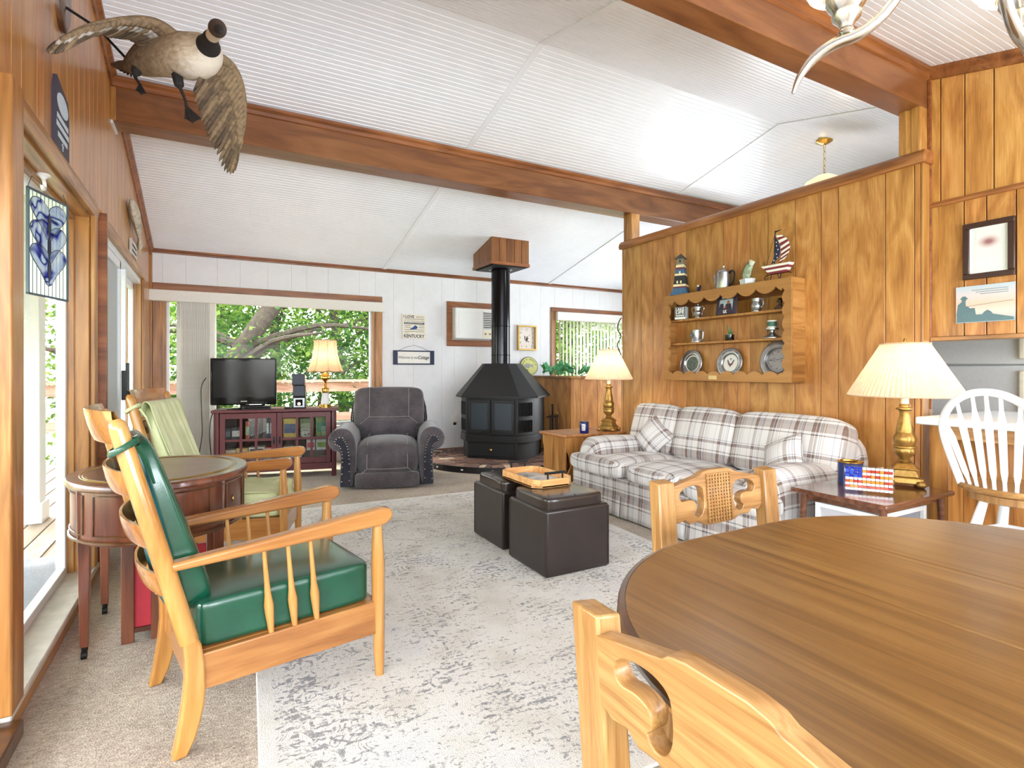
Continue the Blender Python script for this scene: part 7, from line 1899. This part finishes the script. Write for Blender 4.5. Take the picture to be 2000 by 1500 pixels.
for sg in (-1, 1):
    pd = O('pedestal', MB().lathe([(.05, .16), (.06, .20), (.045, .26), (.06, .36), (.075, .46), (.05, .54), (.055, .60), (.08, .64), (.08, TZ - .026)], 24, (sg * .24, 0)), DARKEDGE, dtb)
    for dy in (-1, 1): O('foot', MB().tube(smoothpts([(sg * .24, dy * .02, .20), (sg * .27, dy * .12, .16), (sg * .30, dy * .24, .05), (sg * .31, dy * .30, .018)], 4), [.04, .038, .036, .034, .032, .03, .028, .026, .024, .022, .02, .018, .016], 10), DARKEDGE, pd)

def dining_chair(label, loc, rz):
    t = T('dining_chair', label, 'chair', loc, rz, 'light oak dining chairs')
    hw = .232
    for s in (-1, 1):
        O('back_post', MB().hexa([(s * hw - .033, -.022, .44), (s * hw + .033, -.022, .44), (s * hw + .033, .022, .44), (s * hw - .033, .022, .44)], [(s * hw - .031, -.050, .81), (s * hw + .031, -.050, .81), (s * hw + .031, -.008, .805), (s * hw - .031, -.008, .805)]), OAK, t, bevel=.004)
        O('leg', MB().hexa([(s * hw - .024, -.05, 0), (s * hw + .024, -.05, 0), (s * hw + .024, -.006, 0), (s * hw - .024, -.006, 0)], [(s * hw - .033, -.022, .44), (s * hw + .033, -.022, .44), (s * hw + .033, .022, .44), (s * hw - .033, .022, .44)]), OAK, t, bevel=.004)
        O('leg', MB().box(s * (hw - .01) - .022, s * (hw - .01) + .022, .36, .404, 0, .42), OAK, t, bevel=.004)
        O('side_stretcher', MB().box(s * (hw - .005) - .010, s * (hw - .005) + .010, -.02, .38, .15, .18), OAK_X, t, bevel=.003)
    O('seat', MB().pillow((0, .19, .435), (.47, .46, .05), 8, 10), OAK_X, t)
    O('seat_rail', MB().box(-.20, .20, .375, .395, .36, .415), OAK_X, t); O('seat_rail', MB().box(-.20, .20, -.012, .01, .36, .415), OAK_X, t)
    # crest board
    def S(pts): return [tuple(p)[:2] for p in pts]
    topc = [(.205, .784), (.15, .797), (.10, .807), (.078, .812), (.066, .820), (.04, .825)]
    top_ = topc + [(-x, z) for x, z in reversed(topc)]
    botc = [(-.205, .692), (-.18, .678), (-.15, .684), (-.13, .670), (-.095, .674), (-.07, .662), (-.05, .658)]
    bot_ = botc + [(-x, z) for x, z in reversed(botc)]
    hole = [(.072, .772), (.105, .783), (.150, .776), (.168, .758), (.158, .740), (.128, .742), (.104, .734), (.100, .712), (.110, .700), (.098, .688), (.080, .692), (.068, .715), (.066, .745)]
    hole = S(smoothpts([(a, b, 0) for a, b in hole], 4, True))
    holes = [hole, [(-x, z) for x, z in hole]]
    tilt = math.atan2(.028, .37)
    z0 = .658; yb = -.022 - .028 * (z0 - .44) / .37 + .012
    cr = plate2d('crest_rail', bot_ + top_, holes, .028, OAK_X, t, .003, loc=(0, .0, 0), rot=(0, 0, 0))
    M = Matrix.Translation((0, yb, z0)) @ Matrix.Rotation(PI / 2 + tilt, 4, 'X') @ Matrix.Translation((0, -z0, 0))
    cr.data.transform(M)
    # carved lattice on the front of the crest
    for k in range(9):
        x = lerp(-.05, .05, k / 8); O('carved_rib', MB().box(x - .0035, x + .0035, .664, .814, -.0035, .0025).xform(M @ Matrix.Translation((0, 0, -.0165))), OAK, cr, bevel=.001, seg=1)
    for k in range(15):
        z = lerp(.668, .811, k / 14); O('carved_rib', MB().box(-.055, .055, z - .0028, z + .0028, -.002, .002).xform(M @ Matrix.Translation((0, 0, -.0165))), OAK_X, cr, bevel=.001, seg=1)
    return t
dining_chair('light oak dining chair tucked under the far side of the oval table', (1.392, 1.165, RZ), PI)
dining_chair('light oak dining chair in the foreground with its back to the viewer', (.515, .40, 0), -PI / 2)

# ---- counter and stool
ct = T('breakfast_counter', 'white topped breakfast counter with honey wood panels', 'counter', (0, 0, 0))
CZ = .88
O('top', MB().box(3.50, 4.45, -1.6, 1.61, CZ - .042, CZ), WHITE, ct, bevel=.006)
O('end_stile', MB().box(3.60, 3.63, 1.49, 1.585, 0, CZ - .042), TRIM_Z, ct, bevel=.003); O('end_panel', MB().box(3.63, 3.95, 1.555, 1.585, 0, CZ - .042), TRIM_Z, ct)
O('top_rail', MB().box(3.60, 3.63, -1.6, 1.49, CZ - .12, CZ - .042), TRIM_Y, ct, bevel=.003)
for k in range(8):
    a, b = 1.555 - k * .39, 1.555 - (k + 1) * .39
    O('back_panel', MB().box(3.93, 3.95, b + .003, a - .003, 0, CZ - .042), TRIM_Z, ct)
fr = T('refrigerator', 'white two-door refrigerator beyond the counter', 'refrigerator', (5.35, 1.92, 0))
FRW = flat('fridge_white', (214, 216, 214), .4, noise=.03)
O('cabinet', MB().box(-.33, .35, -.42, .42, .02, 1.72), FRW, fr, bevel=.01); O('freezer_door', MB().box(-.40, -.34, -.42, .42, 1.185, 1.72), FRW, fr, bevel=.012); O('fridge_door', MB().box(-.40, -.34, -.42, .42, .08, 1.175), FRW, fr, bevel=.012)
for z0, z1 in ((1.22, 1.60), (.72, 1.14)): O('handle', MB().box(-.445, -.40, -.335, -.295, z0, z1), CREAM, fr, bevel=.012)
stl = T('bar_stool', 'white arrow-back swivel stool with honey wood seat at the counter', 'stool', (3.20, 1.06, 0), math.radians(-96))
# local: faces +y
O('seat', MB().lathe([(.0001, .590), (.19, .590), (.212, .598), (.216, .610), (.208, .622), (.12, .616), (.0001, .614)], 48), OAK_X, stl)
O('swivel_ring', MB().lathe([(.17, .552), (.178, .556), (.178, .586), (.17, .59)], 40), OAK, stl)
WHT = flat('gloss_white', (222, 224, 226), .28, noise=.01)
for a in (45, 135, 225, 315):
    c, s_ = math.cos(math.radians(a)), math.sin(math.radians(a))
    O('leg', MB().tube([(c * .12, s_ * .12, .555), (c * .17, s_ * .17, .36), (c * .22, s_ * .22, .14), (c * .245, s_ * .245, 0)], [.017, .024, .022, .015], 12), WHT, stl)
for z, r in ((.40, .165), (.22, .205)):
    for a in (45, 135, 225, 315):
        p = [(r * math.cos(math.radians(a)), r * math.sin(math.radians(a)), z), (r * math.cos(math.radians(a + 90)), r * math.sin(math.radians(a + 90)), z)]
        O('stretcher', MB().tube([p[0], tuple((Vector(p[0]) + Vector(p[1])) / 2), p[1]], [.009, .013, .009], 8), WHT, stl)
def bowp(t):   # t 0..1 over the hoop
    a = PI * t; x = -.225 * math.cos(a); zz = math.sin(a)
    base_in = .62; z = .615 + .435 * (zz ** .62 if zz > 0 else 0)
    k = (z - .615) / .435; x *= (.70 + .30 * min(1, k * 1.6))
    return Vector((x, -.15 - .10 * k + .05 * (abs(x) / .225) ** 2 * (1 - k), z))
hoop = [bowp(k / 40) for k in range(41)]
hoop[0].z = hoop[-1].z = .612
O('bow', MB().tube(hoop, .017, 10, flat=((0, 1, 0), .8)), WHT, stl)
for k in range(7):
    tx = -.15 + .05 * k; bx = tx * .72
    base = Vector((bx, -math.sqrt(max(.0, .185 ** 2 - bx ** 2)) * .98, .612))
    # where the spindle meets the hoop
    best = min(hoop[4:-4], key=lambda p: abs(p.x - tx * 1.22)); top = best.copy()
    d = top - base
    sec = [(0, .007), (.10, .007), (.20, .013), (.72, .0155), (.84, .008), (1.0, .007)]
    mb = MB(); V = []
    for f, w_ in sec:
        c = base + d * f; V += [c + Vector((-w_, -.005, 0)), c + Vector((w_, -.005, 0)), c + Vector((w_, .005, 0)), c + Vector((-w_, .005, 0))]
    Fs = [(0, 1, 2, 3), tuple(4 * (len(sec) - 1) + q for q in (3, 2, 1, 0))]
    for i in range(len(sec) - 1):
        for q in range(4): Fs.append((i * 4 + q, i * 4 + (q + 1) % 4, (i + 1) * 4 + (q + 1) % 4, (i + 1) * 4 + q))
    O('arrow_spindle', mb.add(V, Fs), WHT, stl, bevel=.003)

# ---- dark end table, its white frame neighbour, and what stands on it
e2 = T('end_table', 'dark brown polished end table with tapered legs by the sofa arm', 'end table', (3.13, 1.65, 0))
WAL = wood('dark_walnut', (66, 36, 22), (98, 58, 38), (124, 80, 56), 'x', 2.4, .16, 8, .0, coat=.5)
O('top', MB().box(-.335, .335, -.245, .245, .478, .502), WAL, e2, bevel=.006)
O('apron', MB().box(-.27, .27, -.19, .19, .44, .478), WAL, e2)
for sx in (-1, 1):
    for sy in (-1, 1): O('leg', MB().tube([(sx * .30, sy * .215, 0), (sx * .28, sy * .20, .478)], [.010, .019], 10), WAL, e2)
wf = T('storage_bin', 'white framed grey fabric bin under the dark end table', 'bin', (3.10, 1.64, 0))
for sx in (-1, 1):
    for sy in (-1, 1): O('frame_post', MB().box(sx * .21 - .012, sx * .21 + .012, sy * .155 - .012, sy * .155 + .012, 0, .43), WHITE, wf, bevel=.003)
for sy in (-1, 1): O('frame_rail', MB().box(-.21, .21, sy * .155 - .01, sy * .155 + .01, .405, .43), WHITE, wf, bevel=.003)
for sx in (-1, 1): O('frame_rail', MB().box(sx * .21 - .01, sx * .21 + .01, -.155, .155, .405, .43), WHITE, wf, bevel=.003)
GF = fabric('bin_fabric', (168, 166, 172), (190, 188, 194), 200, .95, .2)
O('fabric_side', MB().box(-.198, .198, .148, .152, .02, .405).box(-.205, -.201, -.145, .145, .02, .405).box(.201, .205, -.145, .145, .02, .405).box(-.2, .2, -.15, .15, .02, .03), GF, wf)
tn = T('tin_can', 'navy tin with gold rim on the dark end table', 'tin', (3.20, 1.80, .502))
O('can', MB().lathe([(.062, 0), (.062, .115)], 36), flat('tin_navy', (34, 52, 104), .3, metal=.3, noise=.1), tn); O('rim', MB().lathe([(.062, .115), (.066, .118), (.066, .124), (.060, .126), (.056, .12), (.056, .06), (.0001, .06)], 36), BRASS, tn)
O('bail_handle', MB().tube(smoothpts([(-.06, -.02, .10), (-.02, -.075, .06), (.03, -.07, .05), (.06, -.02, .10)], 5), .002, 6), PAPER, tn)
gf = T('glass_flag', 'fused glass panel patterned like a flag on the dark end table', 'glass ornament', (3.01, 1.60, .502), math.radians(-59))
gw, gh = .225, .14
CL = glassy('clear_block', (.95, .97, .98), .12, .05)
WG = flat('white_glass', (232, 230, 228), .15, noise=.08)
O('slab', MB().box(-gw / 2, gw / 2, -.006, .022, .004, gh), CL, gf, bevel=.008)
mat_r = [flat('amber_red_%d' % i, c, .12, noise=.15) for i, c in enumerate([(190, 74, 44), (214, 128, 44), (168, 50, 44)])]
mat_b = [flat('cobalt_%d' % i, c, .12, noise=.2) for i, c in enumerate([(28, 48, 150), (48, 78, 186)])]
rnd = random.Random(8)
for r in range(9):
    z0 = .012 + r * .0137
    for c in range(11):
        x0 = -gw / 2 + .008 + c * .0190
        blue = r >= 5 and c < 4
        m_ = rnd.choice(mat_b) if blue else (rnd.choice(mat_r) if r % 2 else WG)
        O('glass_tile', MB().box(x0 + .0008, x0 + .0178, -.0115, -.006, z0, z0 + .0122), m_, gf, bevel=.0015, seg=1)

# ---- pictures on the kitchen wall
def kw(u): return ray_y(u, XK)
y0, y1 = kw(1985), kw(1883)
pc_ = T('picture_frame', 'dark framed certificate on the kitchen wall', 'picture', (XK, (y0 + y1) / 2, 1.845), rot=FACE_NX)
hw_, hh_ = (y1 - y0) / 2, .165
for b in ((-hw_, hw_, hh_ - .032, hh_), (-hw_, hw_, -hh_, -hh_ + .032), (-hw_, -hw_ + .032, -hh_ + .032, hh_ - .032), (hw_ - .032, hw_, -hh_ + .032, hh_ - .032)): O('frame', MB().box(*b, 0, .022), flat('frame_espresso', (58, 36, 30), .35, noise=.15) if 'frame_espresso' not in bpy.data.materials else bpy.data.materials['frame_espresso'], pc_, bevel=.004)
O('mat_board', MB().box(-hw_ + .032, hw_ - .032, -hh_ + .032, hh_ - .032, .004, .008), flat('mat_pale', (214, 216, 216), .5, noise=.03, nscale=6), pc_)
nm = bpy.data.materials.new('blurred_print'); nm.use_nodes = True; nt = nm.node_tree; b_ = nt.nodes['Principled BSDF']; tc = N(nt, 'ShaderNodeTexCoord'); gr_ = N(nt, 'ShaderNodeTexGradient', gradient_type='SPHERICAL'); mp = N(nt, 'ShaderNodeMapping'); mp.inputs['Scale'].default_value = (17, 24, 1); nt.links.new(tc.outputs['Object'], mp.inputs[0]); nt.links.new(mp.outputs[0], gr_.inputs[0]); rp = ramp(nt, [(0, rgba((214, 216, 216))), (.35, rgba((206, 188, 184))), (.8, rgba((150, 104, 108)))]); nt.links.new(gr_.outputs[0], rp.inputs[0]); nt.links.new(rp.outputs[0], b_.inputs['Base Color']); b_.inputs['Roughness'].default_value = .4
O('print', MB().box(-.06, .06, -.045, .045, 0, .001), nm, pc_, loc=(0, .045, .0082))
O('fillet', MB().box(-hw_ + .030, hw_ - .030, hh_ - .036, hh_ - .032, .006, .012).box(-hw_ + .030, hw_ - .030, -hh_ + .032, -hh_ + .036, .006, .012).box(-hw_ + .030, -hw_ + .034, -hh_ + .03, hh_ - .03, .006, .012).box(hw_ - .034, hw_ - .030, -hh_ + .03, hh_ - .03, .006, .012), PAPER, pc_)
y0, y1 = kw(1984), kw(1869)
fp = T('fishing_print', 'sunset print of a fisherman silhouette below the dark frame', 'picture', (XK, (y0 + y1) / 2, 1.533), rot=FACE_NX)
fw_, fh_ = (y1 - y0) / 2, .108
nm = bpy.data.materials.new('sunset_print'); nm.use_nodes = True; nt = nm.node_tree; b_ = nt.nodes['Principled BSDF']; tc = N(nt, 'ShaderNodeTexCoord'); sx_ = N(nt, 'ShaderNodeSeparateXYZ'); nt.links.new(tc.outputs['Object'], sx_.inputs[0]); rp = ramp(nt, [(0, rgba((150, 168, 172))), (.3, rgba((214, 196, 186))), (.5, rgba((226, 186, 164))), (.75, rgba((206, 196, 196))), (1, rgba((176, 196, 206)))]); nt.links.new(mathn(nt, 'MULTIPLY_ADD', sx_.outputs[1], 4.6), rp.inputs[0]); rp.inputs[0].links[0].from_node.inputs[2].default_value = .5; nt.links.new(rp.outputs[0], b_.inputs['Base Color']); b_.inputs['Roughness'].default_value = .18
O('board', MB().box(-fw_, fw_, -fh_, fh_, 0, .012), nm, fp)
SIL = flat('silhouette_teal', (88, 116, 124), .4)
plate2d('silhouette', [(-fw_ + .004, -fh_ + .004), (fw_ - .004, -fh_ + .004), (fw_ - .004, -fh_ + .02), (.04, -fh_ + .045), (.03, -fh_ + .06), (.015, -fh_ + .07), (0.0, -fh_ + .06), (-.01, -fh_ + .046), (-.04, -fh_ + .046), (-.045, -fh_ + .085), (-.07, -fh_ + .085), (-.075, -fh_ + .095), (-.088, -fh_ + .10), (-.09, -fh_ + .125), (-.085, -fh_ + .14), (-.075, -fh_ + .142), (-.085, -fh_ + .15), (-.09, -fh_ + .158), (-.105, -fh_ + .158), (-.112, -fh_ + .148), (-.118, -fh_ + .144), (-.108, -fh_ + .138), (-.11, -fh_ + .125), (-.128, -fh_ + .11), (-.135, -fh_ + .05), (-fw_ + .004, -fh_ + .04)], [], .001, SIL, fp, loc=(0, 0, .0126))
O('rod_print', MB().bar((-.08, -fh_ + .098, .0128), (fw_ - .006, -fh_ + .115, .0128), .002, .001, up=(0, 0, 1)), SIL, fp)
for k in range(3): O('quote_line', MB().box(-.06 + k * .02, .11, fh_ - .028 - k * .012, fh_ - .025 - k * .012, .012, .0125), SIL, fp)

# ---- chandelier over the table
cdl = T('chandelier', 'brushed nickel chandelier arms with cream glass bowls above the table', 'chandelier', (1.174, .444, 0))
O('column', MB().lathe([(.0001, 1.90), (.012, 1.905), (.02, 1.93), (.012, 1.95), (.03, 1.99), (.034, 2.02), (.014, 2.06), (.012, 2.20), (.022, 2.23), (.008, 2.26)], 24), NICKEL, cdl)
zc_ = cz(.444)
O('canopy', MB().lathe([(.065, zc_), (.062, zc_ - .02), (.02, zc_ - .035), (.006, zc_ - .045)], 28), NICKEL, cdl)
O('chain', MB().tube([(0, 0, 2.255), (0, 0, zc_ - .04)], .006, 8), NICKEL, cdl)
OPAL = translucent('opal_glass', (250, 236, 214), (252, 240, 222), .5, 10, .25)
for an in (121, 1, 241):
    c, s_ = math.cos(math.radians(an)), math.sin(math.radians(an))
    P = [(.025, 2.01), (.05, 1.98), (.075, 1.93), (.10, 1.865), (.135, 1.815), (.175, 1.79), (.215, 1.783), (.25, 1.765), (.275, 1.735), (.287, 1.705)]
    R = [.006, .007, .008, .009, .010, .0115, .0115, .010, .007, .003]
    pp_ = smoothpts([(c * r, s_ * r, z) for r, z in P], 3); r2 = [tuple(q)[0] for q in smoothpts([(r, 0, 0) for r in R], 3)]
    arm = O('arm', MB().tube(pp_, r2, 10), NICKEL, cdl)
    ctr = (c * .195, s_ * .195)
    O('cup', MB().lathe([(.010, 1.795), (.014, 1.80), (.011, 1.808), (.015, 1.816), (.024, 1.826), (.026, 1.834), (.023, 1.838), (.031, 1.848), (.036, 1.858), (.034, 1.862), (.038, 1.870), (.038, 1.876), (.034, 1.88)], 28, ctr), NICKEL, arm)
    o = O('glass_bowl', MB().lathe([(.030, 1.872), (.046, 1.872), (.066, 1.885), (.078, 1.91), (.080, 1.94), (.074, 1.965), (.078, 1.985)], 32, ctr, caps=False), OPAL, arm); o.data.polygons[-1].use_smooth = True
    l = light('bulb_light', 'POINT', (ctr[0], ctr[1], 1.94), 1.6, (1, .82, .6), size=.025); l.parent = cdl
# ---- pendant behind the divider
pn = T('pendant_lamp', 'brass chain pendant lamp hanging from the ridge behind the divider', 'pendant', (5.2, 3.17, 0))
O('canopy', MB().lathe([(.075, 3.372), (.072, 3.35), (.04, 3.33), (.012, 3.32)], 28), BRASS, pn)
for k in range(9):
    z = 3.315 - k * .034
    lk = [(0, 0)] and [((.010 * math.cos(a) if k % 2 else 0), (0 if k % 2 else .010 * math.cos(a)), z - .012 + .020 * math.sin(a)) for a in [2 * PI * i / 10 for i in range(10)]]
    O('chain_link', MB().tube(lk, .0028, 5, closed=True), BRASS, pn)
O('shade', MB().lathe([(.01, 3.03), (.07, 3.02), (.17, 2.96), (.19, 2.90), (.185, 2.90), (.165, 2.955), (.06, 3.012)], 36), OPAL, pn)
l = light('bulb_light', 'POINT', (0, 0, 2.88), 12, (1, .9, .75), size=.04); l.parent = pn
